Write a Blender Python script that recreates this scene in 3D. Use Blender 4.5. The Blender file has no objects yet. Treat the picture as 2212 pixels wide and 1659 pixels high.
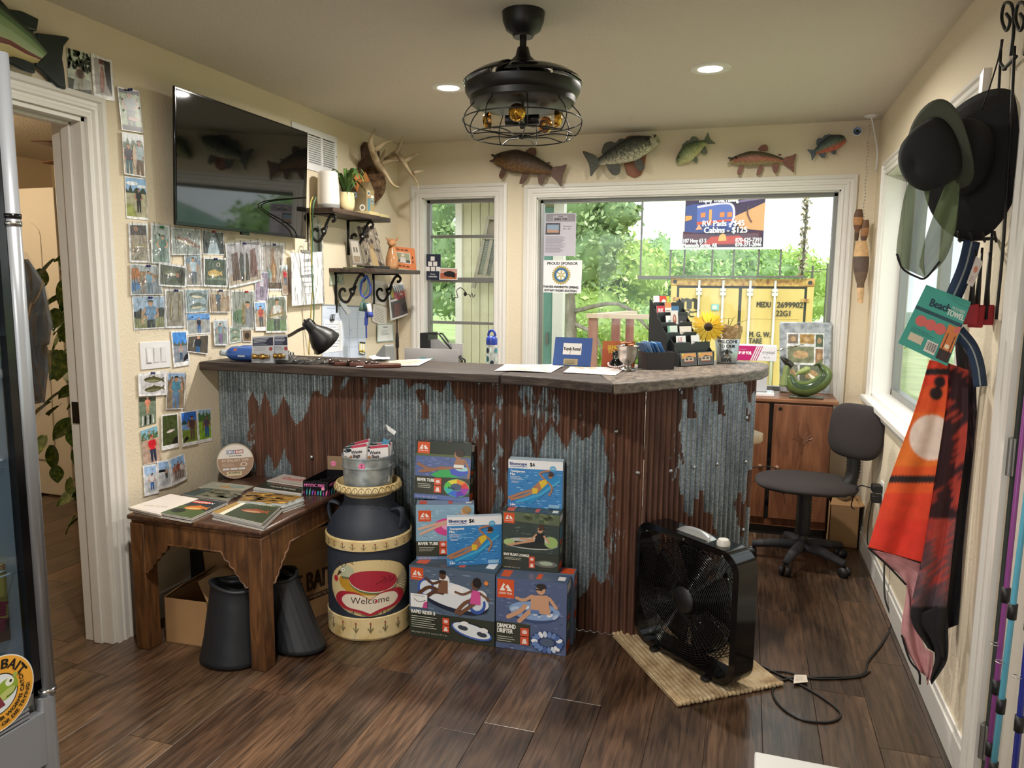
import bpy,bmesh,math,random
from mathutils import Vector as V,Matrix,noise
rnd = random.Random(7)
SC = bpy.context.scene
COL = SC.collection
# ------------------------------------------------------------------ camera
IW,IH,FPX = 2212,1659,1615.0
CAM = V((0,0,1.45))
_y,_p,_r = math.radians(17.37),math.radians(7.45),math.radians(.55)
FWD = V((-math.sin(_y)*math.cos(_p),math.cos(_y)*math.cos(_p),-math.sin(_p)))
_ri = V((math.cos(_y),math.sin(_y),0)); _up = _ri.cross(FWD)
RGT = _ri*math.cos(_r) + _up*math.sin(_r); UPV = _up*math.cos(_r) - _ri*math.sin(_r)
cd = bpy.data.cameras.new('camera'); cam = bpy.data.objects.new('camera',cd); COL.objects.link(cam)
cd.sensor_width = 36; cd.lens = FPX/IW*36; cd.clip_start = .02; cd.clip_end = 400
cam.matrix_world = Matrix(((RGT.x,UPV.x,-FWD.x,0),(RGT.y,UPV.y,-FWD.y,0),(RGT.z,UPV.z,-FWD.z,CAM.z),(0,0,0,1)))
SC.camera = cam
# ------------------------------------------------------------------ world, light, exposure
SC.view_settings.view_transform = 'Standard'; SC.view_settings.look = 'None'
SC.view_settings.gamma = 1; SC.view_settings.use_curve_mapping = False
SC.view_settings.exposure = 0.2
SC.cycles.use_denoising = True; SC.cycles.max_bounces = 8; SC.cycles.diffuse_bounces = 4
SC.cycles.transparent_max_bounces = 24; SC.cycles.caustics_reflective = False; SC.cycles.caustics_refractive = False
SC.cycles.sample_clamp_indirect = 6
wd = bpy.data.worlds.new('overcast_sky'); SC.world = wd; wd.use_nodes = True
_n = wd.node_tree.nodes; _l = wd.node_tree.links
_bg = _n['Background']; _tc = _n.new('ShaderNodeTexCoord'); _nz = _n.new('ShaderNodeTexNoise'); _cr = _n.new('ShaderNodeValToRGB')
_nz.inputs['Scale'].default_value = 2.5; _nz.inputs['Detail'].default_value = 6
_l.new(_tc.outputs['Generated'],_nz.inputs['Vector']); _l.new(_nz.outputs['Fac'],_cr.inputs['Fac'])
_cr.color_ramp.elements[0].position = .35; _cr.color_ramp.elements[0].color = (.86,.93,1,1)
_cr.color_ramp.elements[1].position = .6; _cr.color_ramp.elements[1].color = (1,1,1,1)
_l.new(_cr.outputs['Color'],_bg.inputs['Color']); _bg.inputs['Strength'].default_value = 1.75

def lamp(name,kind,loc,power,col=(1,1,1),size=.1,rot=(0,0,0),spread=180,**k):
    d = bpy.data.lights.new(name,kind); d.energy = power; d.color = col
    if kind == 'AREA':
        d.shape = 'DISK'; d.size = size; d.spread = math.radians(spread)
    elif kind == 'SUN': d.angle = size
    else: d.shadow_soft_size = size
    o = bpy.data.objects.new(name,d); o.location = loc; o.rotation_euler = rot; COL.objects.link(o); return o
lamp('hazy_sun','SUN',(0,0,20),1.5,(1,.96,.88),math.radians(25),(math.radians(40),math.radians(22),0))
CANS = [(-1.46,3.57),(-.21,3.58),(-1.2,1.4),(-1.2,-.6)]  # last two are unseen, added to brighten the room
CAN_POWER = 28
# ------------------------------------------------------------------ helpers: pixels of the photograph to points on real surfaces
def ray(px,py): return FWD*FPX + RGT*(px - IW/2) - UPV*(py - IH/2)
def on(px,py,ax,val):
    d = ray(px,py); return CAM + d*((val - CAM[ax])/d[ax])
def onpl(px,py,P,N):
    d = ray(px,py); return CAM + d*((P - CAM).dot(N)/d.dot(N))
def proj(P):
    d = P - CAM; w = d.dot(FWD); return (IW/2 + FPX*d.dot(RGT)/w,IH/2 - FPX*d.dot(UPV)/w)
XL,XR,YB,ZC,YF = -2.38,.677,4.88,2.42,-1.6
def lin(c):
    return tuple((x/255 /12.92 if x/255 <= .04045 else ((x/255 + .055)/1.055) ** 2.4) for x in c[:3]) + (1,)
def hx(s): return tuple(int(s[i:i + 2],16) for i in (0,2,4))
def C(c): return lin(hx(c) if isinstance(c,str) else c)
# ------------------------------------------------------------------ materials
MC = {}
def mat(name,col=(200,200,200),rough=.5,metal=0,alpha=1,trans=0,coat=0,emit=None,spec=None):
    if name in MC: return MC[name]
    m = bpy.data.materials.new(name); m.use_nodes = True; b = m.node_tree.nodes['Principled BSDF']
    b.inputs['Base Color'].default_value = C(col); b.inputs['Roughness'].default_value = rough
    b.inputs['Metallic'].default_value = metal; b.inputs['Alpha'].default_value = alpha
    b.inputs['Transmission Weight'].default_value = trans; b.inputs['Coat Weight'].default_value = coat
    if spec is not None: b.inputs['Specular IOR Level'].default_value = spec
    if emit: b.inputs['Emission Color'].default_value = C(emit[0]); b.inputs['Emission Strength'].default_value = emit[1]
    MC[name] = m; return m
def nodes(m): return m.node_tree.nodes,m.node_tree.links,m.node_tree.nodes['Principled BSDF']
def nd(m,t,**k):
    n = m.node_tree.nodes.new('ShaderNode' + t)
    for a,v in k.items():
        if a in n.inputs: n.inputs[a].default_value = v
        else: setattr(n,a,v)
    return n
def bump(m,scale=60,strength=.2,dist=.01,detail=3,stretch=(1,1,1),coord='Object'):
    N,L,b = nodes(m); t = nd(m,'TexCoord'); mp = nd(m,'Mapping'); mp.inputs['Scale'].default_value = stretch
    z = nd(m,'TexNoise',Scale=scale,Detail=detail); u = nd(m,'Bump',Strength=strength,Distance=dist)
    L.new(t.outputs[coord],mp.inputs['Vector']); L.new(mp.outputs[0],z.inputs['Vector']); L.new(z.outputs['Fac'],u.inputs['Height']); L.new(u.outputs[0],b.inputs['Normal']); return m
def mottle(m,cols,scale=6,detail=4,stretch=(1,1,1),pos=None,coord='Object',rand=False,dist=0):
    """colour variation that belongs to the stuff itself: a stretched noise through a ramp"""
    N,L,b = nodes(m); t = nd(m,'TexCoord'); mp = nd(m,'Mapping'); mp.inputs['Scale'].default_value = stretch
    z = nd(m,'TexNoise',Scale=scale,Detail=detail,Distortion=dist); r = nd(m,'ValToRGB'); e = r.color_ramp.elements
    pos = pos or [.3 + .4 *i/max(1,len(cols) - 1) for i in range(len(cols))]
    while len(e) < len(cols): e.new(.5)
    for i,c in enumerate(cols): e[i].position = pos[i]; e[i].color = C(c)
    L.new(t.outputs[coord],mp.inputs['Vector']); L.new(mp.outputs[0],z.inputs['Vector']); L.new(z.outputs['Fac'],r.inputs['Fac'])
    if rand:
        oi = nd(m,'ObjectInfo'); mu = nd(m,'Math',operation='MULTIPLY'); mu.inputs[1].default_value = 40
        z.noise_dimensions = '4D'; L.new(oi.outputs['Random'],mu.inputs[0]); L.new(mu.outputs[0],z.inputs['W'])
    L.new(r.outputs['Color'],b.inputs['Base Color']); return m
def paint(name,rough=.5,noise_amt=0.,nscale=60,coat=0,bumpk=0,bscale=25,metal=0,bstretch=(1,1,1),spec=None):
    """printed or painted surface: colours come from the mesh's own 'Col' attribute"""
    if name in MC: return MC[name]
    m = mat(name,rough=rough,coat=coat,metal=metal,spec=spec); N,L,b = nodes(m); a = nd(m,'VertexColor',layer_name='Col')
    out = a.outputs['Color']
    if noise_amt:
        t = nd(m,'TexCoord'); z = nd(m,'TexNoise',Scale=nscale,Detail=5); r = nd(m,'MapRange')
        r.inputs[1].default_value = .3; r.inputs[2].default_value = .7
        r.inputs[3].default_value = 1 - noise_amt; r.inputs[4].default_value = 1 + noise_amt*.7
        x = nd(m,'Mix',data_type='RGBA',blend_type='MULTIPLY'); x.inputs[0].default_value = 1
        L.new(t.outputs['Object'],z.inputs['Vector']); L.new(z.outputs['Fac'],r.inputs[0]); L.new(out,x.inputs[6]); L.new(r.outputs[0],x.inputs[7]); out = x.outputs[2]
    L.new(out,b.inputs['Base Color'])
    if bumpk: bump(m,bscale,bumpk,.01,3,bstretch)
    return m
PR = paint('print',.45); PRG = paint('print_glossy',.25)
PHOTO = paint('photo_print',.3,.38,46); SLEEVE = paint('photo_in_plastic_sleeve',.22,.5,42,coat=.8,bumpk=.9,bscale=16,bstretch=(1,1,.35))
def glass(name,tint=(240,248,244),refl=.06,rough=.0,fac=None):
    if name in MC: return MC[name]
    m = bpy.data.materials.new(name); m.use_nodes = True; N = m.node_tree.nodes; L = m.node_tree.links
    N.remove(N['Principled BSDF']); a = N.new('ShaderNodeBsdfTransparent'); a.inputs[0].default_value = C(tint)
    g = N.new('ShaderNodeBsdfGlossy'); g.inputs['Roughness'].default_value = rough; x = N.new('ShaderNodeMixShader')
    if fac is None:
        lw = N.new('ShaderNodeLayerWeight'); lw.inputs['Blend'].default_value = .5; pw = N.new('ShaderNodeMath'); pw.operation = 'POWER'; pw.inputs[1].default_value = 5
        ml = N.new('ShaderNodeMath'); ml.operation = 'MULTIPLY_ADD'; ml.inputs[1].default_value = .8; ml.inputs[2].default_value = refl
        L.new(lw.outputs['Facing'],pw.inputs[0]); L.new(pw.outputs[0],ml.inputs[0]); L.new(ml.outputs[0],x.inputs[0])
    else: x.inputs[0].default_value = fac
    L.new(a.outputs[0],x.inputs[1]); L.new(g.outputs[0],x.inputs[2]); L.new(x.outputs[0],N['Material Output'].inputs['Surface']); MC[name] = m; return m
# ------------------------------------------------------------------ mesh building
FR = {}
def frame_of(o):
    return FR.get(o,Matrix.Identity(4)) if o else Matrix.Identity(4)
def tag(o,label=None,cat=None,group=None,kind=None):
    if label: o['label'] = label
    if cat: o['category'] = cat
    if group: o['group'] = group
    if kind: o['kind'] = kind
    return o
def thing(name,label,cat,loc=(0,0,0),rz=0,group=None,kind=None):
    o = bpy.data.objects.new(name,None); o.empty_display_size = .05; COL.objects.link(o)
    o.location = loc; o.rotation_euler = (0,0,rz); FR[o] = Matrix.Translation(loc) @ Matrix.Rotation(rz,4,'Z')
    return tag(o,label,cat,group,kind)
def perp(d):
    d = d.normalized(); a = V((0,0,1)) if abs(d.z) < .9 else V((1,0,0)); u = d.cross(a).normalized(); return u,d.cross(u).normalized()
class MB:
    def __init__(s,T=None): s.v = []; s.f = []; s.c = []; s.T = T; s.col = None
    def add(s,vs,fs,col=None):
        b = len(s.v); s.v += [(s.T @ V(p) if s.T else V(p)) for p in vs]; s.f += [tuple(i + b for i in f) for f in fs]
        s.c += [col if col is not None else s.col]*len(fs); return s
    def box(s,a,b,col=None):
        (x,y,z),(X,Y,Z) = a,b
        return s.add([(x,y,z),(X,y,z),(X,Y,z),(x,Y,z),(x,y,Z),(X,y,Z),(X,Y,Z),(x,Y,Z)],[(0,3,2,1),(4,5,6,7),(0,1,5,4),(1,2,6,5),(2,3,7,6),(3,0,4,7)],col)
    def obox(s,c,sz,rot=None,col=None):
        R = rot or Matrix.Identity(3); c = V(c)
        return s.add([c + R @ V((sz[0]*i/2,sz[1]*j/2,sz[2]*k/2)) for k in (-1,1) for i,j in ((-1,-1),(1,-1),(1,1),(-1,1))],[(0,3,2,1),(4,5,6,7),(0,1,5,4),(1,2,6,5),(2,3,7,6),(3,0,4,7)],col)
    def bar(s,p,q,w,h,upv=(0,0,1),col=None):
        p,q = V(p),V(q); d = (q - p); L = d.length; d.normalize(); u = V(upv).cross(d)
        if u.length < 1e-4: u = V((1,0,0)).cross(d)
        u.normalize(); n = d.cross(u); return s.obox((p + q)/2,(w,h,L),Matrix((u,n,d)).transposed(),col)
    def cyl(s,p,q,r,r2=None,n=16,col=None,caps=True):
        p,q = V(p),V(q); r2 = r if r2 is None else r2; u,w = perp(q - p)
        vs = [o + (u*math.cos(a) + w*math.sin(a))*rr for o,rr in ((p,r),(q,r2)) for a in [math.tau*i/n for i in range(n)]]
        fs = [(i,(i + 1) % n,n + (i + 1) % n,n + i) for i in range(n)]
        if caps: fs += [tuple(range(n))[::-1],tuple(range(n,2 *n))]
        return s.add(vs,fs,col)
    def lathe(s,c,prof,n=32,col=None,ax=None,cols=None):
        c = V(c); A = V(ax or (0,0,1)).normalized(); u,w = (V((1,0,0)),V((0,1,0))) if abs(A.z) > .999 and A.z > 0 else perp(A)
        b = len(s.v); vs = [c + A*z + (u*math.cos(math.tau*i/n) + w*math.sin(math.tau*i/n))*max(r,1e-5) for r,z in prof for i in range(n)]
        for k in range(len(prof) - 1):
            s_f = [(k*n + i,k*n + (i + 1) % n,(k + 1)*n + (i + 1) % n,(k + 1)*n + i) for i in range(n)]
            s.f += [tuple(b + j for j in f) for f in s_f]; s.c += [(cols[k] if cols else (col if col is not None else s.col))]*n
        s.v += [(s.T @ p if s.T else p) for p in vs]; return s
    def tube(s,pts,r,n=8,closed=False,col=None,flat=1):
        pts = [V(p) for p in pts]; m = len(pts); rs = r if isinstance(r,(list,tuple)) else [r]*m; vs = []; u0 = None
        for i,p in enumerate(pts):
            d = (pts[(i + 1) % m] - pts[i - 1]) if closed or 0 < i < m - 1 else (pts[1] - pts[0] if i == 0 else pts[-1] - pts[-2])
            d = d.normalized() if d.length > 1e-9 else V((0,0,1))
            if u0 is None: u0,_ = perp(d)
            u0 = u0 - d*u0.dot(d); u0 = u0.normalized() if u0.length > 1e-6 else perp(d)[0]; w = d.cross(u0)
            vs += [p + (u0*math.cos(a) + w*math.sin(a)*flat)*rs[i] for a in [math.tau*k/n for k in range(n)]]
        fs = [(i*n + k,i*n + (k + 1) % n,(i + 1) % m*n + (k + 1) % n,(i + 1) % m*n + k) for i in range(m if closed else m - 1) for k in range(n)]
        if not closed: fs += [tuple(range(n))[::-1],tuple(range((m - 1)*n,m*n))]
        return s.add(vs,fs,col)
    def prism(s,pts,n,col=None,side=None):
        """closed outline (3D points, counter-clockwise seen from +n) given thickness n (a vector pointing backwards from the face)"""
        pts = [V(p) for p in pts]; n = V(n); k = len(pts)
        s.add(pts + [p + n for p in pts],[tuple(range(k))],col)
        b = len(s.v) - 2 *k; sc = side if side is not None else (col if col is not None else s.col)
        s.f += [tuple(b + i for i in range(2 *k - 1,k - 1,-1))] + [(b + (i + 1) % k,b + i,b + k + i,b + k + (i + 1) % k) for i in range(k)]; s.c += [sc]*(k + 1); return s
    def grid(s,fn,nu,nv,col=None,closeu=False,colfn=None):
        vs = [fn(i/nu,j/nv) for j in range(nv + 1) for i in range(nu + (0 if closeu else 1))]; k = nu if closeu else nu + 1
        fs = [(j*k + i,j*k + (i + 1) % k,(j + 1)*k + (i + 1) % k,(j + 1)*k + i) for j in range(nv) for i in range(nu)]
        b = len(s.f); s.add(vs,fs,col)
        if colfn:
            for q,(j,i) in enumerate((j,i) for j in range(nv) for i in range(nu)): s.c[b + q] = colfn((i + .5)/nu,(j + .5)/nv)
        return s
    def sph(s,c,r,n=16,col=None,R=None):
        c = V(c); r = (r,r,r) if not isinstance(r,(tuple,list)) else r; R = R or Matrix.Identity(3)
        return s.grid(lambda u,v: c + R @ V((r[0]*math.cos(u*math.tau)*math.sin(v*math.pi),r[1]*math.sin(u*math.tau)*math.sin(v*math.pi),-r[2]*math.cos(v*math.pi))),n,n // 2,col,True)
    def build(s,name,m,parent=None,smooth=None,bev=0,local=False,label=None,cat=None,group=None,kind=None,segs=2,sub=0,solid=0):
        me = bpy.data.meshes.new(name); o = bpy.data.objects.new(name,me); COL.objects.link(o); vs = s.v
        if parent:
            if not local:
                I = frame_of(parent).inverted(); vs = [I @ p for p in vs]
            o.parent = parent; FR[o] = frame_of(parent)
        else:
            lo = [min(p[i] for p in vs) for i in range(3)]; hi = [max(p[i] for p in vs) for i in range(3)]
            B = V(((lo[0] + hi[0])/2,(lo[1] + hi[1])/2,lo[2])); vs = [p - B for p in vs]; o.location = B; FR[o] = Matrix.Translation(B)
        me.from_pydata([tuple(p) for p in vs],[],s.f); me.validate()
        if any(c is not None for c in s.c) and len(me.polygons) == len(s.c):
            a = me.color_attributes.new('Col','FLOAT_COLOR','CORNER'); buf = []
            lc = {}
            for p,c in zip(me.polygons,s.c):
                if c not in lc: lc[c] = C(c) if c is not None else (.5,.5,.5,1)
                buf += list(lc[c])*p.loop_total
            a.data.foreach_set('color',buf)
        me.materials.append(m if not isinstance(m,str) else MC[m])
        if smooth:
            me.polygons.foreach_set('use_smooth',[True]*len(me.polygons))
            if smooth is not True: me.set_sharp_from_angle(angle=math.radians(smooth))
        if solid: md = o.modifiers.new('t','SOLIDIFY'); md.thickness = solid; md.offset = 0
        if sub: md = o.modifiers.new('s','SUBSURF'); md.levels = sub; md.render_levels = sub
        if bev:
            md = o.modifiers.new('b','BEVEL'); md.width = bev; md.segments = segs; md.limit_method = 'ANGLE'; md.angle_limit = math.radians(40)
            me.polygons.foreach_set('use_smooth',[True]*len(me.polygons)); me.set_sharp_from_angle(angle=math.radians(50))
        return tag(o,label,cat,group,kind)
def vcol(o,cols):
    o.data.color_attributes['Col'].data.foreach_set('color',[x for l in o.data.loops for x in cols[l.vertex_index]]); return o
def lerpc(a,b,t): return tuple(x + (y - x)*t for x,y in zip(a,b))
def copy_thing(o,loc=None,rz=None,label=None,parent=None):
    c = o.copy(); COL.objects.link(c)
    if parent: c.parent = parent
    if loc is not None: c.location = loc
    if rz is not None: c.rotation_euler = (0,0,rz)
    if label: c['label'] = label
    for k in o.children: copy_thing(k,parent=c)
    return c
def spline(pts,n=8,closed=False):
    pts = [V(p) for p in pts]; out = []; m = len(pts)
    for i in range(m if closed else m - 1):
        a,b,c,d = (pts[(i - 1) % m] if closed or i else pts[0]*2 - pts[1]),pts[i],pts[(i + 1) % m],(pts[(i + 2) % m] if closed or i + 2 < m else pts[-1]*2 - pts[-2])
        for k in range(n):
            t = k/n; out.append(.5 *((2 *b) + (c - a)*t + (2 *a - 5 *b + 4 *c - d)*t*t + (3 *b - a - 3 *c + d)*t ** 3))
    if not closed: out.append(pts[-1])
    return out
# ------------------------------------------------------------------ flat prints: layered ink shapes lying on a surface
_TX = {}
def text_mesh(t,bold=0,ser=False):
    k = t
    if k not in _TX:
        cu = bpy.data.curves.new('t','FONT'); cu.body = t; cu.resolution_u = 3; cu.size = 1
        o = bpy.data.objects.new('t',cu); COL.objects.link(o); me = o.to_mesh()
        vs = [(v.co.x,v.co.y) for v in me.vertices]; fs = [tuple(p.vertices) for p in me.polygons]; o.to_mesh_clear()
        COL.objects.unlink(o); bpy.data.objects.remove(o); bpy.data.curves.remove(cu)
        xs = [v[0] for v in vs] or [0]; _TX[k] = (vs,fs,min(xs),max(xs))
    return _TX[k]
class Print:
    def __init__(s,c00,c10,c11,c01,step=.00009,start=1,fn=None,cuts=0,nrm=None):
        s.q = [V(p) for p in (c00,c10,c11,c01)]; a,b,c,d = s.q; s.n = V(nrm) if nrm else ((b - a).cross(d - a)).normalized()
        s.w = ((b - a).length + (c - d).length)/2; s.h = ((d - a).length + (c - b).length)/2; s.L = start; s.st = step; s.mb = MB(); s.fn = fn; s.cuts = cuts; s.raw = []; s.clip = False
    def P(s,u,v,L):
        if s.fn: return s.fn(u,v,L*s.st)
        a,b,c,d = s.q; return a*(1 - u)*(1 - v) + b*u*(1 - v) + c*u*v + d*(1 - u)*v + s.n*(L*s.st)
    def _emit(s,vs,fs,col):
        if s.clip:
            for f in fs:
                q = [vs[i] for i in f]
                for ax,lim,sg in ((0,0,1),(0,1,-1),(1,0,1),(1,1,-1)):
                    o = []
                    for i,b in enumerate(q):
                        a = q[i - 1]; da,db = (a[ax] - lim)*sg,(b[ax] - lim)*sg
                        if (da < 0) != (db < 0): t = da/(da - db); o.append((a[0] + (b[0] - a[0])*t,a[1] + (b[1] - a[1])*t))
                        if db >= 0: o.append(b)
                    q = o
                if len(q) > 2: s.mb.add([s.P(u,v,s.L) for u,v in q],[tuple(range(len(q)))],col)
            s.L += 1; return s
        if s.fn: s.raw.append((vs,fs,col,s.L))
        else: s.mb.add([s.P(u,v,s.L) for u,v in vs],fs,col)
        s.L += 1; return s
    def poly(s,pts,col):
        return s._emit(list(pts),[tuple(range(len(pts)))],col)
    def rect(s,u0,v0,u1,v1,col): return s.poly([(u0,v0),(u1,v0),(u1,v1),(u0,v1)],col)
    def bg(s,col): return s.rect(0,0,1,1,col)
    def ell(s,cu,cv,ru,rv,col,n=20,rot=0,a0=0,a1=360):
        k = s.h/s.w; ca,sa = math.cos(rot),math.sin(rot); pts = []
        for i in range(n + (a1 - a0 < 360)):
            t = math.radians(a0 + (a1 - a0)*i/n); x,y = ru*math.cos(t),rv*math.sin(t)*k
            pts.append((cu + x*ca - y*sa,cv + (x*sa + y*ca)/k))
        return s.poly(pts,col)
    def circ(s,cu,cv,r,col,n=20): return s.ell(cu,cv,r*s.h/s.w,r,col,n)
    def ring(s,cu,cv,ru,rv,wd,col,n=24,rot=0):
        k = s.h/s.w; ca,sa = math.cos(rot),math.sin(rot); vs = []
        for q in (1,1 - wd):
            for i in range(n):
                t = math.tau*i/n; x,y = ru*q*math.cos(t),rv*q*math.sin(t)*k; vs.append((cu + x*ca - y*sa,cv + (x*sa + y*ca)/k))
        return s._emit(vs,[(i,(i + 1) % n,n + (i + 1) % n,n + i) for i in range(n)],col)
    def stroke(s,pts,wd,col,smooth=0,taper=None):
        """wd: width as a fraction of the height"""
        k = s.h/s.w
        if smooth: pts = [(p.x,p.y) for p in spline([(a,b,0) for a,b in pts],smooth)]
        P = [V((a/k,b)) for a,b in pts]; vs = []; m = len(P)
        for i,p in enumerate(P):
            d = P[min(i + 1,m - 1)] - P[max(i - 1,0)]; d = d.normalized() if d.length else V((1,0)); nn = V((-d.y,d.x))*wd/2 *(1 if not taper else taper[0] + (taper[1] - taper[0])*i/(m - 1))
            vs += [((p + nn).x*k,(p + nn).y),((p - nn).x*k,(p - nn).y)]
        return s._emit(vs,[(2 *i,2 *i + 1,2 *i + 3,2 *i + 2) for i in range(m - 1)],col)
    def text(s,t,u,v,h,col,al='L',bold=0,rot=0,wmax=None,sx=1,arc=None):
        """h: cap height as a fraction of the canvas height; v: base line"""
        if bold:
            e = (.03,.05,.06,.07,.08,.09)[bold]*h
            for a,b in ((-e,0),(0,e*.6),(0,-e*.6)): s.text(t,u + a*s.h/s.w,v + b,h,col,al,0,rot,wmax,sx,arc)
            u += e*s.h/s.w
        vs,fs,x0,x1 = text_mesh(t); k = s.h/s.w; q = h/.71; wd = (x1 - x0)*q*k*sx
        if wmax and wd > wmax: sx *= wmax/wd; wd = wmax
        off = {'L': 0,'C': -wd/2,'R': -wd}[al]; ca,sa = math.cos(rot),math.sin(rot); out = []
        for x,y in vs:
            X,Y = off + (x - x0)*q*k*sx,y*q
            if arc:
                R,a0 = arc; A = a0 - (X/k)/R if R > 0 else a0 - (X/k)/R; rr = abs(R) + Y if R > 0 else abs(R) - Y
                out.append((u + rr*math.cos(A)*k,v + rr*math.sin(A))); continue
            Y2 = Y; out.append((u + X*ca - Y2*k*sa,v + X/k*sa + Y2*ca))
        return s._emit(out,fs,col)
    def lines(s,u0,v0,u1,v1,n,col,wd=.4,ragged=.3):
        for i in range(n):
            v = v1 - (v1 - v0)*(i + .5)/n; hh = (v1 - v0)/n*wd/2; s.rect(u0,v - hh,u1 - (u1 - u0)*rnd.random()*ragged,v + hh,col); s.L -= 1
        s.L += 1; return s
    def build(s,name='printed_face',m=None,parent=None,**k):
        if s.fn:
            for vs,fs,col,L in s.raw:
                bm = bmesh.new(); bv = [bm.verts.new((u,v,0)) for u,v in vs]
                for f in fs:
                    try: bm.faces.new([bv[i] for i in f])
                    except ValueError: pass
                bmesh.ops.triangulate(bm,faces=bm.faces[:])
                for i in range(1,s.cuts):
                    bmesh.ops.bisect_plane(bm,geom=bm.verts[:] + bm.edges[:] + bm.faces[:],plane_co=(i/s.cuts,0,0),plane_no=(1,0,0))
                bm.verts.index_update(); s.mb.add([s.P(v.co.x,v.co.y,L) for v in bm.verts],[tuple(v.index for v in f.verts) for f in bm.faces],col); bm.free()
        return s.mb.build(name,m or PR,parent,**k)
def pxq(quad,ax,val):
    """photo corners given clockwise from top left -> bottom-left, bottom-right, top-right, top-left on a real plane"""
    a,b,c,d = quad; return [on(*p,ax,val) for p in (d,c,b,a)]
# ================================================================== the setting
WALL = bump(mat('cream_wall_paint',(226,213,188),.75),80,.5,.005,4)
CEIL = bump(mat('ceiling_paint',(214,206,192),.85),105,.8,.006,3)
TRIM = mat('white_trim_paint',(226,223,217),.38)
ALU = mat('grey_aluminium',(150,150,148),.35,.8)
PANE = glass('window_pane',(246,250,248),.03)
FLOORB = mat('floor_underlay',(40,30,24),.9)
PLANK = mat('vinyl_wood_plank',rough=.3,spec=.6,coat=.15)
def plank_nodes(m):
    N,L,b = nodes(m); t = nd(m,'TexCoord'); oi = nd(m,'ObjectInfo'); mu = nd(m,'Math',operation='MULTIPLY'); mu.inputs[1].default_value = 37
    L.new(oi.outputs['Random'],mu.inputs[0])
    def nz(sc,stretch,det,dist=0):
        mp = nd(m,'Mapping'); mp.inputs['Scale'].default_value = stretch; z = nd(m,'TexNoise',Scale=sc,Detail=det,Distortion=dist); z.noise_dimensions = '4D'
        L.new(t.outputs['Object'],mp.inputs['Vector']); L.new(mp.outputs[0],z.inputs['Vector']); L.new(mu.outputs[0],z.inputs['W']); return z.outputs['Fac']
    def ramp(f,cs):
        r = nd(m,'ValToRGB'); e = r.color_ramp.elements
        while len(e) < len(cs): e.new(.5)
        for i,(p,c) in enumerate(cs): e[i].position = p; e[i].color = C(c)
        L.new(f,r.inputs['Fac']); return r.outputs['Color']
    base = ramp(oi.outputs['Random'],[(0,'58473a'),(.2,'6c5545'),(.38,'795e49'),(.52,'635449'),(.66,'886c55'),(.8,'6f5c4f'),(.92,'937b64'),(1,'534439')])
    big = ramp(nz(3.0,(2.2,.7,1),4,1.2),[(.3,'6a5a50'),(.5,'c8beb4'),(.68,'f4eade')])
    gr = ramp(nz(16,(5,.35,1),6,.8),[(.36,'5a5048'),(.5,'d0c8c0'),(.64,'ffffff')])
    x = nd(m,'Mix',data_type='RGBA',blend_type='MULTIPLY'); x.inputs[0].default_value = .85; L.new(base,x.inputs[6]); L.new(big,x.inputs[7])
    y = nd(m,'Mix',data_type='RGBA',blend_type='MULTIPLY'); y.inputs[0].default_value = .75; L.new(x.outputs[2],y.inputs[6]); L.new(gr,y.inputs[7])
    L.new(y.outputs[2],b.inputs['Base Color']); u = nd(m,'Bump',Strength=.25,Distance=.002); L.new(nz(26,(6,.3,1),4),u.inputs['Height']); L.new(u.outputs[0],b.inputs['Normal'])
plank_nodes(PLANK)
def struct(name,mb,m,**k): return mb.build(name,m,kind='structure',**k)
floor = struct('floor',MB().box((-5.6,YF,-.1),(XR + .14,YB + .12,-.007)),FLOORB)
def planks(x0,x1,y0,y1):
    x = x0; k = 0
    while x < x1 - .02:
        w = min(.178,x1 - x); y = y0 - rnd.random()*1.2
        while y < y1:
            L = rnd.choice((1.22,1.22,.95,.6)); a,b = max(y,y0),min(y + L,y1); y += L
            if b - a < .06: continue
            c = V((x + w/2,(a + b)/2,0)); gx,gy = w/2 - .0006,(b - a)/2 - .0006
            me = bpy.data.meshes.new('plank'); me.from_pydata([(-gx,-gy,-.007),(gx,-gy,-.007),(gx,gy,-.007),(-gx,gy,-.007),(-gx,-gy,-.0008),(gx,-gy,-.0008),(gx,gy,-.0008),(-gx,gy,-.0008),(-gx + .001,-gy + .001,0),(gx - .001,-gy + .001,0),(gx - .001,gy - .001,0),(-gx + .001,gy - .001,0)],[],[(8,9,10,11)] + [(i + o,(i + 1) % 4 + o,(i + 1) % 4 + 4 + o,i + 4 + o) for o in (0,4) for i in range(4)])
            me.materials.append(PLANK); o = bpy.data.objects.new('plank',me); COL.objects.link(o); o.parent = floor; o.location = c - floor.location
        x += .178
planks(XL,XR,-.6,YB); planks(XL - .178 *12,XL,.6,YB)
# ceiling, with the round holes left for the recessed lamps covered by their trims
struct('ceiling',MB().box((-5.6,YF,ZC),(XR + .14,YB + .12,ZC + .1)),CEIL)
def wall_holes(axis,pos,thick,a0,a1,z0,z1,holes):
    """wall slab along one axis with rectangular openings, built from bands"""
    mb = MB(); cuts = sorted({a0,a1,*[h[0] for h in holes],*[h[1] for h in holes]})
    for i in range(len(cuts) - 1):
        u0,u1 = cuts[i],cuts[i + 1]; hs = sorted([h for h in holes if h[0] <= u0 + 1e-6 and h[1] >= u1 - 1e-6],key=lambda h: h[2]); z = z0
        for h in hs + [(0,0,z1,z1)]:
            if h[2] > z + 1e-4:
                a,b = ((u0,pos,z),(u1,pos + thick,h[2])) if axis == 'x' else ((pos,u0,z),(pos + thick,u1,h[2]))
                mb.box([min(p,q) for p,q in zip(a,b)],[max(p,q) for p,q in zip(a,b)])
            z = h[3]
    return mb
DY0,DY1,DZ = 1.50,2.265,2.055
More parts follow.
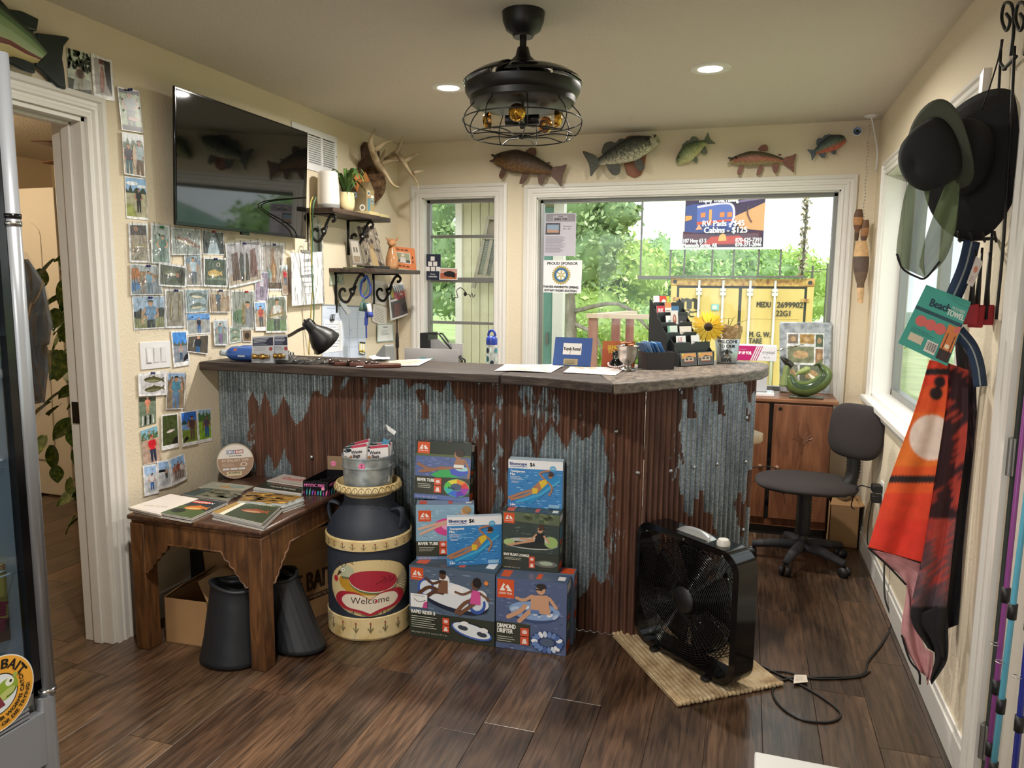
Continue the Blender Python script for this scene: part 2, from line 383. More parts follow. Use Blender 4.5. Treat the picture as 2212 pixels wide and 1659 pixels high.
W1 = (-2.19,-1.655,.80,2.05); W2 = (-1.365,.49,.80,2.03); W3 = (2.80,4.50,.87,2.06)
struct('wall_left',wall_holes('y',XL,-.13,YF,YB + .12,0,ZC,[(DY0,DY1,0,DZ)]),WALL)
struct('wall_back',wall_holes('x',YB,.12,XL,XR,0,ZC,[W1,W2]),WALL)
struct('wall_right',wall_holes('y',XR,.14,YF,YB + .12,0,ZC,[W3,(1.25,2.235,0,2.05)]),WALL)
struct('wall_front',wall_holes('x',YF,-.12,XL,XR + .14,0,ZC,[(-2.25,.1,.2,2.25)]),WALL)  # unseen opening behind the camera, shaped to admit fill daylight
struct('wall_far_room',wall_holes('x',YB,.12,-5.6,XL - .13,0,ZC,[]),WALL)
struct('wall_far_room_left',wall_holes('y',-5.6,.1,.5,YB,0,ZC,[]),WALL)
struct('wall_far_room_front',wall_holes('x',.4,.1,-5.6,XL - .13,0,ZC,[]),WALL)
def casing(mb,axis,pos,out,a0,a1,z0,z1,w=.085,bottom=True,sill=None):
    """stepped picture-frame casing round an opening; out = direction into the room"""
    prof = ((0,0),(0,.019),(.24,.024),(.30,.014),(.44,.014),(.50,.019),(.62,.019),(.68,.012),(.78,.012),(.84,.017),(1,.015),(1,0))
    path = [(a0,z0,-1,-1),(a0,z1,-1,1),(a1,z1,1,1),(a1,z0,1,-1)] if bottom else [(a0,z0,-1,0),(a0,z1,-1,1),(a1,z1,1,1),(a1,z0,1,0)]
    k = len(prof); vs = [((u,pos + out*t,v) if axis == 'x' else (pos + out*t,u,v)) for a,z,su,sz in path for s,t in prof for u,v in ((a + su*w*(1 - s),z + sz*w*(1 - s)),)]
    mb.add(vs,[(i*k + j,i*k + j + 1,(i + 1) % 4 *k + j + 1,(i + 1) % 4 *k + j) for i in range(4 if bottom else 3) for j in range(k - 1)]); return mb
def window(name,axis,pos,out,depth,a0,a1,z0,z1,rails=(),w=.085,fr=.03):
    wt = thing(name,None,None,((a0 + a1)/2,pos,z0) if axis == 'x' else (pos,(a0 + a1)/2,z0),kind='structure')
    casing(MB(),axis,pos,out,a0,a1,z0,z1,w).build('casing',TRIM,wt)
    mb = MB(); al = MB(); gl = MB(); g = pos - out*depth
    def bx(m_,u0,u1,v0,v1,d0,d1):
        a,b = ((u0,pos - out*d0,v0),(u1,pos - out*d1,v1)) if axis == 'x' else ((pos - out*d0,u0,v0),(pos - out*d1,u1,v1))
        m_.box([min(p,q) for p,q in zip(a,b)],[max(p,q) for p,q in zip(a,b)])
    D = depth + .02
    bx(mb,a0,a0 + .008,z0,z1,-.002,D); bx(mb,a1 - .008,a1,z0,z1,-.002,D); bx(mb,a0,a1,z1 - .008,z1,-.002,D); bx(mb,a0,a1,z0,z0 + .012,-.002,D)
    mb.build('jamb_lining',TRIM,wt)
    for u0,u1,v0,v1 in ((a0 + .008,a0 + fr,z0,z1),(a1 - fr,a1 - .008,z0,z1),(a0,a1,z1 - fr,z1 - .008),(a0,a1,z0 + .012,z0 + fr + .012)): bx(al,u0,u1,v0,v1,depth - .02,depth + .02)
    al.build('metal_frame',ALU,wt,bev=.002)
    for k,(v,hh) in enumerate(rails): r = MB(); bx(r,a0 + fr,a1 - fr,v - hh/2,v + hh/2,depth - .018,depth + .01); r.build('sash_rail',ALU,wt,bev=.002)
    bx(gl,a0 + fr - .005,a1 - fr + .005,z0 + fr,z1 - fr + .004,depth + .012,depth + .012 + .004); gl.build('pane',PANE,wt)
    return wt
w1 = window('window_1','x',YB,-1,.08,*W1,rails=((1.79,.02),(1.49,.035),(1.19,.02)),fr=.032)
w2 = window('window_2','x',YB,-1,.08,*W2,fr=.03)
w3 = window('window_3','y',XR,-1,.11,*W3,rails=(),fr=.035,w=.07)
# apron ledge under the side window, and the meeting stile of its sliding sash
MB().box((XR - .05,W3[0] - .08,W3[2] - .032),(XR + .02,W3[1] + .08,W3[2] - .002)).build('window_sill',TRIM,w3,bev=.006)
MB().box((XR + .09,3.58,W3[2] + .03),(XR + .13,3.63,W3[3] - .03)).build('sash_stile',ALU,w3,bev=.002)
# doorway on the left
d1 = thing('door_1',None,None,(XL,(DY0 + DY1)/2,0),kind='structure')
casing(MB(),'y',XL,1,DY0,DY1,0,DZ,.085,bottom=False).build('casing',TRIM,d1)
jb = MB(); jb.box((XL - .14,DY1 - .018,0),(XL + .002,DY1,DZ)); jb.box((XL - .14,DY0,0),(XL + .002,DY0 + .018,DZ)); jb.box((XL - .14,DY0,DZ - .018),(XL + .002,DY1,DZ))
jb.build('jamb',TRIM,d1,bev=.002)
st = MB(); st.box((XL - .085,DY1 - .03,0),(XL - .045,DY1 - .018,DZ - .018)); st.box((XL - .085,DY0 + .018,DZ - .03),(XL - .045,DY1 - .018,DZ - .018)); st.build('door_stop',TRIM,d1,bev=.003)
BLK = mat('black_metal',(22,21,20),.4,.3)
sp = MB(); sp.box((XL - .128,DY1 - .021,.90),(XL - .092,DY1 - .017,.985)).build('strike_plate',BLK,d1)
# entry door in the right wall, closed, seen edge-on
d2 = thing('door_2',None,None,(XR,1.74,0),kind='structure')
DOORP = mat('beige_door_paint',(206,200,188),.35)
casing(MB(),'y',XR,-1,1.25,2.235,0,2.05,.105,bottom=False).build('casing',TRIM,d2)
lf = MB(); lf.box((XR + .012,1.26,.01),(XR + .055,2.205,2.04)).build('door_leaf',DOORP,d2,bev=.004)
pn = MB()
for z0,z1 in ((.22,.86),(1.02,1.86)):
    for y0,y1 in ((1.36,1.68),(1.78,2.10)):
        pn.box((XR + .004,y0,z0),(XR + .014,y1,z1)); pn.box((XR + .0,y0 + .03,z0 + .03),(XR + .006,y1 - .03,z1 - .03))
pn.build('raised_panel',DOORP,d2,bev=.006)
RUB = mat('weatherstrip_rubber',(40,46,44),.8); MB().box((XR + .004,2.207,0),(XR + .05,2.232,2.05)).build('weatherstrip',RUB,d2)
for z in (.22,1.02,1.82):
    hg = MB(); hg.cyl((XR - .004,2.219,z - .05),(XR - .004,2.219,z + .05),.0075); hg.box((XR - .001,2.206,z - .05),(XR + .004,2.24,z + .05)); hg.build('hinge',ALU,d2,bev=.001)
# baseboards
def bb(name,a,b): return struct(name,MB().box(a,b),TRIM,bev=.006)
o = struct('baseboard_right',MB().box((XR - .014,2.34,0),(XR,YB,.10)).box((XR - .009,2.34,.10),(XR,YB,.125)),TRIM,bev=.003)
bb('baseboard_left',(XL,DY1 + .085,0),(XL + .013,YB,.12)); bb('baseboard_back',(XL + .013,YB - .013,0),(XR - .014,YB,.12))
bb('baseboard_far_room',(-5.5,YB - .013,0),(XL - .14,YB,.12))
# recessed ceiling lamps
CANT = mat('can_trim_white',(226,224,218),.5); CANL = mat('lamp_lens',(255,250,235),.5,emit=((255,246,226),14))
for i,(x,y) in enumerate(CANS):
    c = thing('recessed_light',None,'ceiling light',(x,y,ZC),group='recessed ceiling lights'); r = MB(); r.lathe((x,y,ZC),[(.052,-.003),(.055,-.006),(.088,-.005),(.09,0)],40); r.build('trim_ring',CANT,c,True)
    l = MB(); l.lathe((x,y,ZC),[(.0,-.0042),(.053,-.0042)],40); l.build('lens',CANL,c,True)
    c['label'] = ('lit round recessed ceiling light half behind the ceiling fan','lit round recessed ceiling light to the right of the ceiling fan','lit recessed ceiling light over the magazine table, above the frame','lit recessed ceiling light behind the camera')[i]
    lamp('recessed_lamp_glow','AREA',(x,y,ZC - .008),CAN_POWER,(1,.95,.87),.1,(0,0,0),170)
# ------------------------------------------------------------------ the far room through the doorway
wl = lamp('far_room_lamp','POINT',(-4.5,2.7,2.1),26,(1,.74,.45),.08)
# ================================================================== the corrugated sales counter
def inpoly(x,y,P):
    r = False; j = len(P) - 1
    for i in range(len(P)):
        (xi,yi),(xj,yj) = P[i],P[j]
        if (yi > y) != (yj > y) and x < (xj - xi)*(y - yi)/(yj - yi) + xi: r = not r
        j = i
    return r
# where the old sheets have rusted (1) or kept their zinc (0), traced as patches on the sheets
RUST = [([(537,835),(560,855),(600,880),(640,900),(672,880),(690,850),(722,830),(735,790),(790,790),(790,1080),(640,1080),(622,1000),(600,985),(580,985),(562,1080),(537,1080)],1),([(537,900),(550,900),(552,1080),(537,1080)],.45),([(742,800),(750,800),(750,870),(742,870)],.2),
        ([(784,790),(797,790),(797,1080),(784,1080)],.45),([(797,795),(840,795),(840,856),(797,856)],1),([(838,795),(1066,795),(1066,845),(985,845),(960,830),(838,832)],.85),([(905,840),(925,840),(925,905),(905,905)],.6),([(985,820),(1066,820),(1066,1400),(1035,1400),(1020,960),(1005,905),(995,870)],.95),([(1018,840),(1030,840),(1032,930),(1018,930)],.4),([(1042,850),(1050,850),(1050,1010),(1042,1010)],.4),
        ([(1066,795),(1084,795),(1084,1060),(1066,1060)],.42),([(1084,800),(1400,800),(1400,1400),(1340,1400),(1325,1000),(1310,950),(1210,935),(1190,950),(1140,965),(1118,985),(1100,985),(1084,1120)],1),([(1126,835),(1205,835),(1205,930),(1126,930)],.42),([(1222,880),(1300,870),(1300,925),(1222,925)],.68),([(1340,950),(1352,950),(1352,1320),(1340,1320)],.7),([(1310,960),(1335,960),(1335,1290),(1310,1290)],.55),([(1226,1290),(1400,1240),(1400,1400),(1226,1400)],.9),
        ([(1388,790),(1400,790),(1400,1400),(1388,1400)],1),([(1400,790),(1468,790),(1468,1300),(1400,1300)],1),([(1448,955),(1470,930),(1470,1080),(1448,1080)],.55),([(1468,790),(1502,790),(1500,868),(1468,875)],1),([(1530,790),(1562,790),(1560,862),(1530,862)],.85),([(1455,1070),(1500,1085),(1548,1110),(1550,1300),(1455,1300)],.95),([(1610,790),(1640,790),(1640,880),(1614,880)],.9),([(1590,1060),(1640,1040),(1640,1130),(1590,1130)],.65)]
def rust_at(px,py):
    v = .04
    for P,k in RUST:
        if inpoly(px,py,P): v = k
    return v
RUSTM = mat('rusty_corrugated_iron',rough=.5)
def rust_nodes(m):
    N,L,b = nodes(m); at = nd(m,'Attribute',attribute_name='rust'); t = nd(m,'TexCoord')
    def nz(sc,st,det,off=0):
        mp = nd(m,'Mapping'); mp.inputs['Scale'].default_value = st; mp.inputs['Location'].default_value = (off,off,off); z = nd(m,'TexNoise',Scale=sc,Detail=det,Roughness=.65)
        L.new(t.outputs['Object'],mp.inputs['Vector']); L.new(mp.outputs[0],z.inputs['Vector']); return z.outputs['Fac']
    def ramp(f,cs):
        r = nd(m,'ValToRGB'); e = r.color_ramp.elements
        while len(e) < len(cs): e.new(.5)
        for i,(p,c) in enumerate(cs): e[i].position = p; e[i].color = C(c)
        L.new(f,r.inputs['Fac']); return r.outputs['Color']
    a = nd(m,'Math',operation='MULTIPLY_ADD'); a.inputs[1].default_value = 1.95; L.new(nz(30,(1.8,1.8,.5),10),a.inputs[0]); L.new(at.outputs['Fac'],a.inputs[2])
    mr = nd(m,'MapRange',interpolation_type='SMOOTHSTEP'); mr.inputs[1].default_value = 1.37; mr.inputs[2].default_value = 1.43; L.new(a.outputs[0],mr.inputs[0])
    vo = nd(m,'TexVoronoi',Scale=170); L.new(t.outputs['Object'],vo.inputs['Vector'])
    zi = ramp(vo.outputs['Color'],[(.1,'7e8b92'),(.5,'98a5ab'),(.9,'b2bdc2')])
    z2 = ramp(nz(7,(2,2,.5),4,3),[(.35,'8d949a'),(.65,'ffffff')]); zx = nd(m,'Mix',data_type='RGBA',blend_type='MULTIPLY'); zx.inputs[0].default_value = .7; L.new(zi,zx.inputs[6]); L.new(z2,zx.inputs[7])
    ru = ramp(nz(9,(3,3,.35),6,9),[(.28,'36241d'),(.45,'543629'),(.58,'644232'),(.72,'7c553d'),(.85,'946843')])
    x = nd(m,'Mix',data_type='RGBA'); L.new(mr.outputs[0],x.inputs[0]); L.new(zx.outputs[2],x.inputs[6]); L.new(ru,x.inputs[7]); L.new(x.outputs[2],b.inputs['Base Color'])
    q = nd(m,'MapRange'); q.inputs[3].default_value = .55; q.inputs[4].default_value = 0; L.new(mr.outputs[0],q.inputs[0]); L.new(q.outputs[0],b.inputs['Metallic'])
    q = nd(m,'MapRange'); q.inputs[3].default_value = .38; q.inputs[4].default_value = .62; L.new(mr.outputs[0],q.inputs[0]); L.new(q.outputs[0],b.inputs['Roughness'])
    u = nd(m,'Bump',Strength=.35,Distance=.002); L.new(mr.outputs[0],u.inputs['Height']); L.new(u.outputs[0],b.inputs['Normal'])
rust_nodes(RUSTM)
counter = thing('counter','L shaped sales counter faced with rusty corrugated metal under a dark wooden top','counter',(-1.2,3.05,0))
def panel(A,B,off=0,zt=1.056,ph=0):
    A,B = V((*A,0)),V((*B,0)); d = B - A; L = d.length; d.normalize(); nn = V((d.y,-d.x,0)); pitch = .0318; nu = int(L/pitch*8); nv = 88; mb = MB(); rv = []
    jit = {k: (rnd.random() - .5)*74 for k in range(-2,60)}
    for j in range(nv + 1):
        z = .001 + zt*j/nv
        for i in range(nu + 1):
            s = L*i/nu; h = .0085 *math.sin(math.tau*s/pitch + ph) + off; P = A + d*s + nn*h + V((0,0,z)); mb.v.append(P)
            px,py = proj(A + d*s + V((0,0,z))); k = s/pitch; q = int(k); f = k - q; f = f*f*(3 - 2 *f)
            rv.append(rust_at(px + 5 *math.sin(z*31 + q),py + jit[q]*(1 - f) + jit[q + 1]*f))
    mb.f = [(j*(nu + 1) + i,j*(nu + 1) + i + 1,(j + 1)*(nu + 1) + i + 1,(j + 1)*(nu + 1) + i) for j in range(nv) for i in range(nu)]; mb.c = [None]*len(mb.f)
    o = mb.build('metal_panel',RUSTM,counter,True); a = o.data.attributes.new('rust','FLOAT','POINT'); a.data.foreach_set('value',rv); return o
fy = lambda x: 2.94 + (x + 2.38)/2.01 *.045
for x0,x1,off in ((-2.378,-2.20,0),(-2.218,-1.604,.003),(-1.622,-.962,.0055),(-.978,-.372,.003)): panel((x0,fy(x0)),(x1,fy(x1)),off)
panel((-.372,2.982),(.046,3.515),.002)
OLDW = mottle(mat('dark_rough_sawn_wood',rough=.55),['241c17','3c302a','50443a'],5,8,(1.0,14,14),[.3,.5,.72],dist=.6); bump(OLDW,40,.5,.004,6,(.4,6,6))
GREYW = mottle(mat('grey_brown_weathered_wood',rough=.5),['40362f','665b51','86796d'],5,8,(9,3,14),[.3,.5,.72],dist=.8); bump(GREYW,40,.35,.003,6,(5,1.5,6))
def slab(name,pts,z0,z1,m,par,bev=.006): return MB().prism([(x,y,z1) for x,y in pts],(0,0,z0 - z1)).build(name,m,par,bev=bev)
slab('counter_board',[(-2.379,2.812),(-1.6,2.83),(-.946,2.852),(-.946,3.245),(-2.379,3.255)],1.057,1.095,OLDW,counter)
slab('counter_board',[(-.944,2.852),(-.75,2.83),(-.62,2.79),(-.52,2.752),(-.463,2.742),(-.665,3.27),(-.944,3.25)],1.055,1.095,OLDW,counter)
arc = [(.083 + .075 *math.cos(a) - .07,3.74 + .09 *math.sin(a)) for a in [math.radians(k) for k in range(0,150,18)]]
slab('counter_board',[(-.461,2.742),(-.40,2.80),(-.2,3.055),(.0,3.32),(.075,3.45),(.105,3.6),(.108,3.70),(.095,3.775),(.06,3.82),(.0,3.85),(-.08,3.87),(-.18,3.84),(-.38,3.63),(-.60,3.36),(-.663,3.272)],1.052,1.095,GREYW,counter)
# frame behind the sheets and the lower worktop
WOODP = mottle(mat('pale_plywood',rough=.5),['a88d6c','c3a984','d2bb98'],3,6,(1,8,8))
slab('lower_worktop',[(-2.378,3.03),(-.46,3.06),(-.1,3.52),(.02,3.62),(.085,3.66),(.10,3.74),(.06,3.82),(-.06,3.86),(-.35,3.62),(-.62,3.56),(-2.378,3.6)],.72,.762,WOODP,counter)
def stud(a,b): MB().box(a,b).build('stud',WOODP,counter)
for x in (-2.35,-1.6,-.95): stud((x,3.005,0),(x + .04,3.06,.72)); stud((x,3.005,.762),(x + .04,3.06,1.055))
stud((-.43,3.06,0),(-.39,3.10,.72)); stud((-.02,3.57,0),(.02,3.60,.72)); stud((-2.35,3.5,0),(-2.31,3.54,.72)); stud((-.62,3.47,0),(-.58,3.51,.72)); stud((-.02,3.64,.762),(.02,3.68,1.052))
SCR = mat('zinc_screw_head',(176,180,182),.35,.9)
def screw(px,py,A,B):
    A,B = V((*A,0)),V((*B,0)); d = (B - A).normalized(); nn = V((d.y,-d.x,0)); P = onpl(px,py,A + nn*.0145,nn)
    m = MB(); m.lathe(P,[(.0001,.004),(.0045,.0035),(.006,0),(.009,-.001),(.0095,-.003),(.004,-.016)],12,ax=nn); m.build('screw',SCR,counter,True)
fA,fB = (-2.38,2.94),(-.37,2.985)
for p in ((523,800),(575,803),(623,806),(664,808),(786,812),(822,813),(925,817),(1001,820),(1070,823),(1115,826),(672,988),(1066,1014),(1377,1022),(1330,932)): screw(*p,fA,fB)
for p in ((1450,1018),(1500,1010),(1550,1003),(1614,903),(1612,998),(1607,1145)): screw(*p,(-.372,2.982),(.046,3.515))
# ================================================================== outdoors, seen through the windows
GZ = -1.0
GRASS = mottle(mat('lawn_grass',rough=.95),['849a5c','a6ba74','c2d094'],.8,6); bump(GRASS,9,.6,.1)  # grass mottled at random in pale greens
struct('ground',MB().grid(lambda u,v: V((-90 + 180 *u,5.3 + 115 *v ** 2,GZ + .02 *math.sin(u*90) - 2.2 *v*v)),40,30),GRASS,smooth=True)
struct('bounce_slab',MB().box((-9,5.05,GZ - .1),(6,10.5,GZ + .03)),mottle(mat('neutral_bounce',rough=.95),['9c948a','b8b0a4','ccc6ba'],12,5))  # unseen neutral slab, added to keep green bounce off the ceiling
struct('ground_side',MB().box((.9,-20,GZ - .1),(60,5.3,GZ)),GRASS)
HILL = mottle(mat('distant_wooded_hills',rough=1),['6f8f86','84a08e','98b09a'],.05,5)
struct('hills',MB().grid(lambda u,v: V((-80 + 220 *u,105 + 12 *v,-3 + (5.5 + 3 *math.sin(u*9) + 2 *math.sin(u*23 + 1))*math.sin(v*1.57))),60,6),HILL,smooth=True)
LEAF = paint('tree_leaf',.65); N_,L_,b_ = nodes(LEAF); b_.inputs['Subsurface Weight'].default_value = .0
BARK = mottle(mat('grey_bark',rough=.9),['6b6158','8a8076','a59c90'],8,6,(1,1,.3))
def tree(name,label,cat,x,y,blobs,cols,n=1500,sz=.22,trunk=.18,th=None,group=None,seed=1,branches=()):
    r = random.Random(seed); t = thing(name,label,cat,(x,y,GZ),group=group); lm = MB(); core = MB()
    for bx,by,bz,rx,rz in blobs:
        c = V((x + bx,y + by,bz))
        def fn(u,v,c=c,rx=rx,rz=rz):
            d = V((math.cos(u*math.tau)*math.sin(v*math.pi),math.sin(u*math.tau)*math.sin(v*math.pi),-math.cos(v*math.pi))); k = .72 + .35 *noise.noise(d*2.2 + c)
            return c + V((d.x*rx*k,d.y*rx*k,d.z*rz*k))
        core.grid(fn,14,9,cols[0],True)
        for i in range(int(2.2 *n*rx*rz/sum(b[3]*b[4] for b in blobs))):
            d = V((r.gauss(0,1),r.gauss(0,1),r.gauss(0,1))).normalized(); k = (.72 + .35 *noise.noise(d*2.2 + c))*(.9 + .32 *r.random())
            P = c + V((d.x*rx*k,d.y*rx*k,d.z*rz*k)); s = .62 *sz*(.5 + r.random()); a = V((r.gauss(0,1),r.gauss(0,1),r.gauss(0,1))).normalized(); q = a.cross(V((r.gauss(0,1),r.gauss(0,1),r.gauss(0,1)))).normalized()
            lm.add([P - a*s,P - q*s*.5,P + a*s,P + q*s*.5],[(0,1,2,3)],r.choice(cols[1:]))
    core.build('inner_crown',LEAF,t,True); lm.build('foliage',LEAF,t,kind='stuff')
    m = MB(); zt = th or min(b[2] for b in blobs); m.tube(spline([(x,y,GZ - .1),(x + trunk*.5,y,GZ + (zt - GZ)*.5),(x,y,zt + .3)],4),[trunk*(1 - .05 *i) for i in range(9)],8)
    m.build('trunk',BARK,t,True)
    for p in branches: b = MB(); q = spline(p,4); b.tube(q,[trunk*.35 *(1 - .9 *i/len(q)) for i in range(len(q))],6); b.build('branch',BARK,t,True)
    return t
DG = ['7c9868','96b078','a8c08a','84a06c','c4d4a8']; YG = ['a0bc68','c0d878','d0e48c','a8c868','e0eca8']; MG = ['8cac74','a0c474','b4d486','8cb068','c8e0a0']
G = 'trees beyond the yard'
tree('oak_tree','grey-trunked dark green oak at the left of the big window','tree',-3.75,16,[(-.4,0,3.2,1.5,1.3),(.3,.2,2.2,1.1,.9),(-.5,.1,1.9,.9,.8),(.9,.3,3.0,.7,.6),(-.2,0,4.6,1.3,1.0)],DG,3600,.10,.17,1.6,G,3,[[(-3.7,16,.9),(-2.6,15.8,1.1),(-1.9,15.7,.55),(-1.6,15.7,.35)],[(-3.7,16,.7),(-3.1,15.9,.4),(-2.9,15.9,-.2)]])
tree('broadleaf_tree','yellow green broad tree behind the oak, left of the banner','tree',-4.9,22.5,[(.3,0,2.3,1.7,1.5),(1.7,.3,1.9,1.2,1.1),(-1.2,.4,1.6,1.3,1.3),(.2,0,.6,2.0,1.2)],YG,3200,.14,.2,.2,G,4)
tree('broadleaf_tree','mid green tree standing to the left of the yellow container','tree',-3.2,29.5,[(0,0,2.2,1.6,1.3),(-1.1,0,1.4,1.4,1.3),(1.2,.2,1.6,1.4,1.2),(0,0,.3,2.4,1.0)],MG,2800,.16,.2,.2,G,5)
tree('broadleaf_tree','rounded green tree rising behind the left end of the container','tree',-1.1,36.5,[(0,0,2.4,1.9,1.4),(1.5,0,2.2,1.8,1.4),(0,0,.6,2.6,1.2)],MG,2600,.17,.2,.2,G,6)
tree('broadleaf_tree','bright green tree behind the right half of the container','tree',1.9,43,[(0,0,2.3,2.3,1.6),(-1.2,.2,2.7,1.6,1.2),(1.2,0,1.7,1.8,1.4),(0,0,.4,2.7,1.3)],YG,2600,.17,.2,.2,G,7)
tree('shrub','low yellow green bush between the railing and the container','bush',-3.4,19.6,[(0,0,.0,1.1,.85),(.9,.2,-.2,.8,.7),(-.9,.1,-.3,.8,.6)],YG,1800,.10,.08,-.4,G,8)
tree('oak_tree','leafy oak filling the small window on its left side','tree',-7.6,15.5,[(0,0,3.0,1.7,1.4),(.9,0,2.0,1.2,.9),(-.9,0,2.0,1.3,.9),(.4,0,4.3,1.5,1.1),(1.2,0,1.2,.7,.5)],DG,3600,.11,.2,1.6,G,9)
tree('broadleaf_tree','pale distant tree line beyond the lawn, left','tree',-14,36,[(0,0,1.2,4,1.6),(4,0,1.0,3,1.4),(-4,0,1.0,3,1.4)],MG,2400,.25,.2,.2,G,10)
tree('broadleaf_tree','green tree seen through the side window under the hats','tree',6.5,17,[(0,0,1.6,1.9,1.5),(-1.3,.3,.8,1.3,1.0),(1.4,0,.9,1.5,1.1)],MG,2400,.16,.2,.3,G,11)
tree('shrub','bush at the foot of the hill right of the container','bush',3.4,25,[(0,0,-.1,1.2,.7)],MG,900,.13,.08,-.5,G,12)
# --- shipping container
CY = 14.0; k = CY/11.5; cx0,cx1,cz0,cz1 = -1.115 *k,.885 *k,-.97,1.62
YEL = mottle(mat('container_yellow_paint',rough=.5),['d4b468','dfc278','e6cd8c'],2,5,(1,1,.4)); RUSTY = mottle(mat('container_rusty_edge',rough=.7),['8a5a3c','c89a5a','e0c070'],14,5); GASK = mat('door_gasket',(58,60,62),.7); BARM = mat('pale_lock_bar',(226,224,214),.4,.3)
ct = thing('shipping_container','yellow shipping container with white lock bars standing in the yard','container',((cx0 + cx1)/2,CY,cz0))
MB().box((cx0 + .03,CY + .12,cz0 + .15),(cx1 - .03,CY + 6,cz1 - .04)).build('body',YEL,ct)
MB().box((cx0,CY,cz1 - .13),(cx1,CY + .15,cz1)).build('top_rail',RUSTY,ct,bev=.01); MB().box((cx0,CY,cz0),(cx1,CY + .15,cz0 + .16)).build('bottom_rail',YEL,ct,bev=.01)
for a in (cx0,cx1 - .11): MB().box((a,CY,cz0 + .16),(a + .11,CY + .15,cz1 - .13)).build('corner_post',YEL,ct,bev=.01)
for a in (cx0 - .01,cx1 - .15):
    MB().box((a,CY - .012,cz1 - .125),(a + .16,CY + .16,cz1 + .01)).build('corner_casting',RUSTY,ct,bev=.015)
    h = MB(); h.lathe((a + .08,CY - .013,cz1 - .06),[(.0,0),(.03,0),(.035,.004)],16,ax=(0,-1,0)); h.build('casting_hole',GASK,ct)
MB().box((cx0 + .10,CY + .03,cz0 + .15),(cx1 - .10,CY + .10,cz1 - .125)).build('gasket',GASK,ct)
cm = (cx0 + cx1)/2 - .0
for a,b in ((cx0 + .15,cm - .025),(cm + .025,cx1 - .15)):
    d = MB(); d.box((a,CY + .005,cz0 + .2),(b,CY + .05,cz1 - .17)); d.build('door',YEL,ct,bev=.01)
    for z0,z1 in ((.32,.95),(-.35,.28),(-.85,-.4)):
        MB().box((a + .07,CY - .004,z0 + .01),(b - .07,CY + .012,z0 + .05)).box((a + .07,CY - .004,z1 - .03),(b - .07,CY + .012,z1 + .0)).build('door_rib',YEL,ct,kind='stuff')
    for q in (.34,.74):
        x = a + (b - a)*q + (.0 if a < cm - .5 else -.215)
        l = MB(); l.cyl((x,CY - .03,cz0 + .1),(x,CY - .03,cz1 - .03),.022,n=10); lb = l.build('lock_bar',BARM,ct,True)
        for z in (cz1 - .2,cz1 - .27,.2): MB().box((x - .05,CY - .05,z - .03),(x + .05,CY + .006,z + .03)).build('bar_bracket',BARM,lb,bev=.006)
    for z in (1.25,.6,0): xx = (cx0 + .05) if a < cm - .5 else (cx1 - .2); MB().box((xx,CY - .02,z - .03),(xx + .14,CY + .006,z + .03)).build('hinge',RUSTY,ct,bev=.006)
p = Print((cx0,CY - .001,cz0),(cx1,CY - .001,cz0),(cx1,CY - .001,cz1),(cx0,CY - .001,cz1),step=.0006); CW = cx1 - cx0; CH = cz1 - cz0
cu = lambda px: (px - 1450)/310; cv = lambda py: 1 - (py - 602)/(310 *CH/CW); ink = (70,66,56)
p.text('m',cu(1474),cv(671),.105,ink,bold=5,wmax=.14,sx=1.2); p.ring(cu(1500),cv(684),.028,.021,.42,ink); p.rect(cu(1503),cv(688),cu(1513),cv(680),'e8d288'); p.stroke([(cu(1477),cv(679)),(cu(1488),cv(674)),(cu(1502),cv(679)),(cu(1518),cv(674))],.008,ink,4)
p.text('MEDU',cu(1642),cv(665),.038,ink,bold=1,wmax=.095); p.text('269990',cu(1685),cv(665),.038,ink,bold=1,wmax=.15); p.text('2',cu(1732),cv(665),.038,ink,bold=1); p.text('22G1',cu(1684),cv(684),.038,ink,bold=1,wmax=.095)
p.text('M. G. W.',cu(1629),cv(732),.036,ink,bold=1,wmax=.145); p.text('TARE',cu(1629),cv(747),.036,ink,bold=1,wmax=.09)
p.rect(cu(1543),cv(674),cu(1560),cv(660),'8cc4c4'); p.ell(cu(1550),cv(667),.018,.013,'e8f0c8'); p.build('stencilled_lettering',PR,ct)
# --- banner on its steel frame, standing on the container
ky = 13.95 /11.4; FRM = mat('weathered_steel',(112,108,104),.6,.4); sf = thing('sign_frame','grey steel frame of upright bars carrying the banner above the container','frame',(-.2,13.95,1.62))
for x in (-1.564,-1.126,-.924,-.527,-.228,.116,.411): MB().bar((x*ky,13.95,1.63),(x*ky,13.95,4.6),.03,.03).build('upright',FRM,sf)
MB().box((-1.60 *ky,13.93,1.60),(-1.115 *k + .0,13.97,1.66)).box((-1.115 *k,13.93,1.632),(.95,13.97,1.67)).build('beam',FRM,sf)
bn = thing('banner','printed banner with a camper and prices hung on the steel frame','banner',(-.4,13.9,2.1)); bx0,bx1,bz0,bz1 = -1.13 *13.9 /11.3,.465 *13.9 /11.3,2.13,4.05
MB().box((bx0,13.895,bz0),(bx1,13.905,bz1)).build('sheet',mat('white_vinyl',(240,240,240),.5),bn)
p = Print((bx0,13.895,bz0),(bx1,13.895,bz0),(bx1,13.895,bz1),(bx0,13.895,bz1),step=.001); a0,a1 = .125,.81
def bp(px,py): return ((px - 1450)/247,(540 - py)/241)
def q(*pp): return [bp(*z) for z in pp]
p.rect(a0,.02,a1,.97,'3c2c4c'); p.poly(q((1585,470),(1650,440),(1650,500),(1600,495)),'e0a070'); p.poly(q((1590,440),(1650,432),(1650,424),(1590,436)),'7c6890')
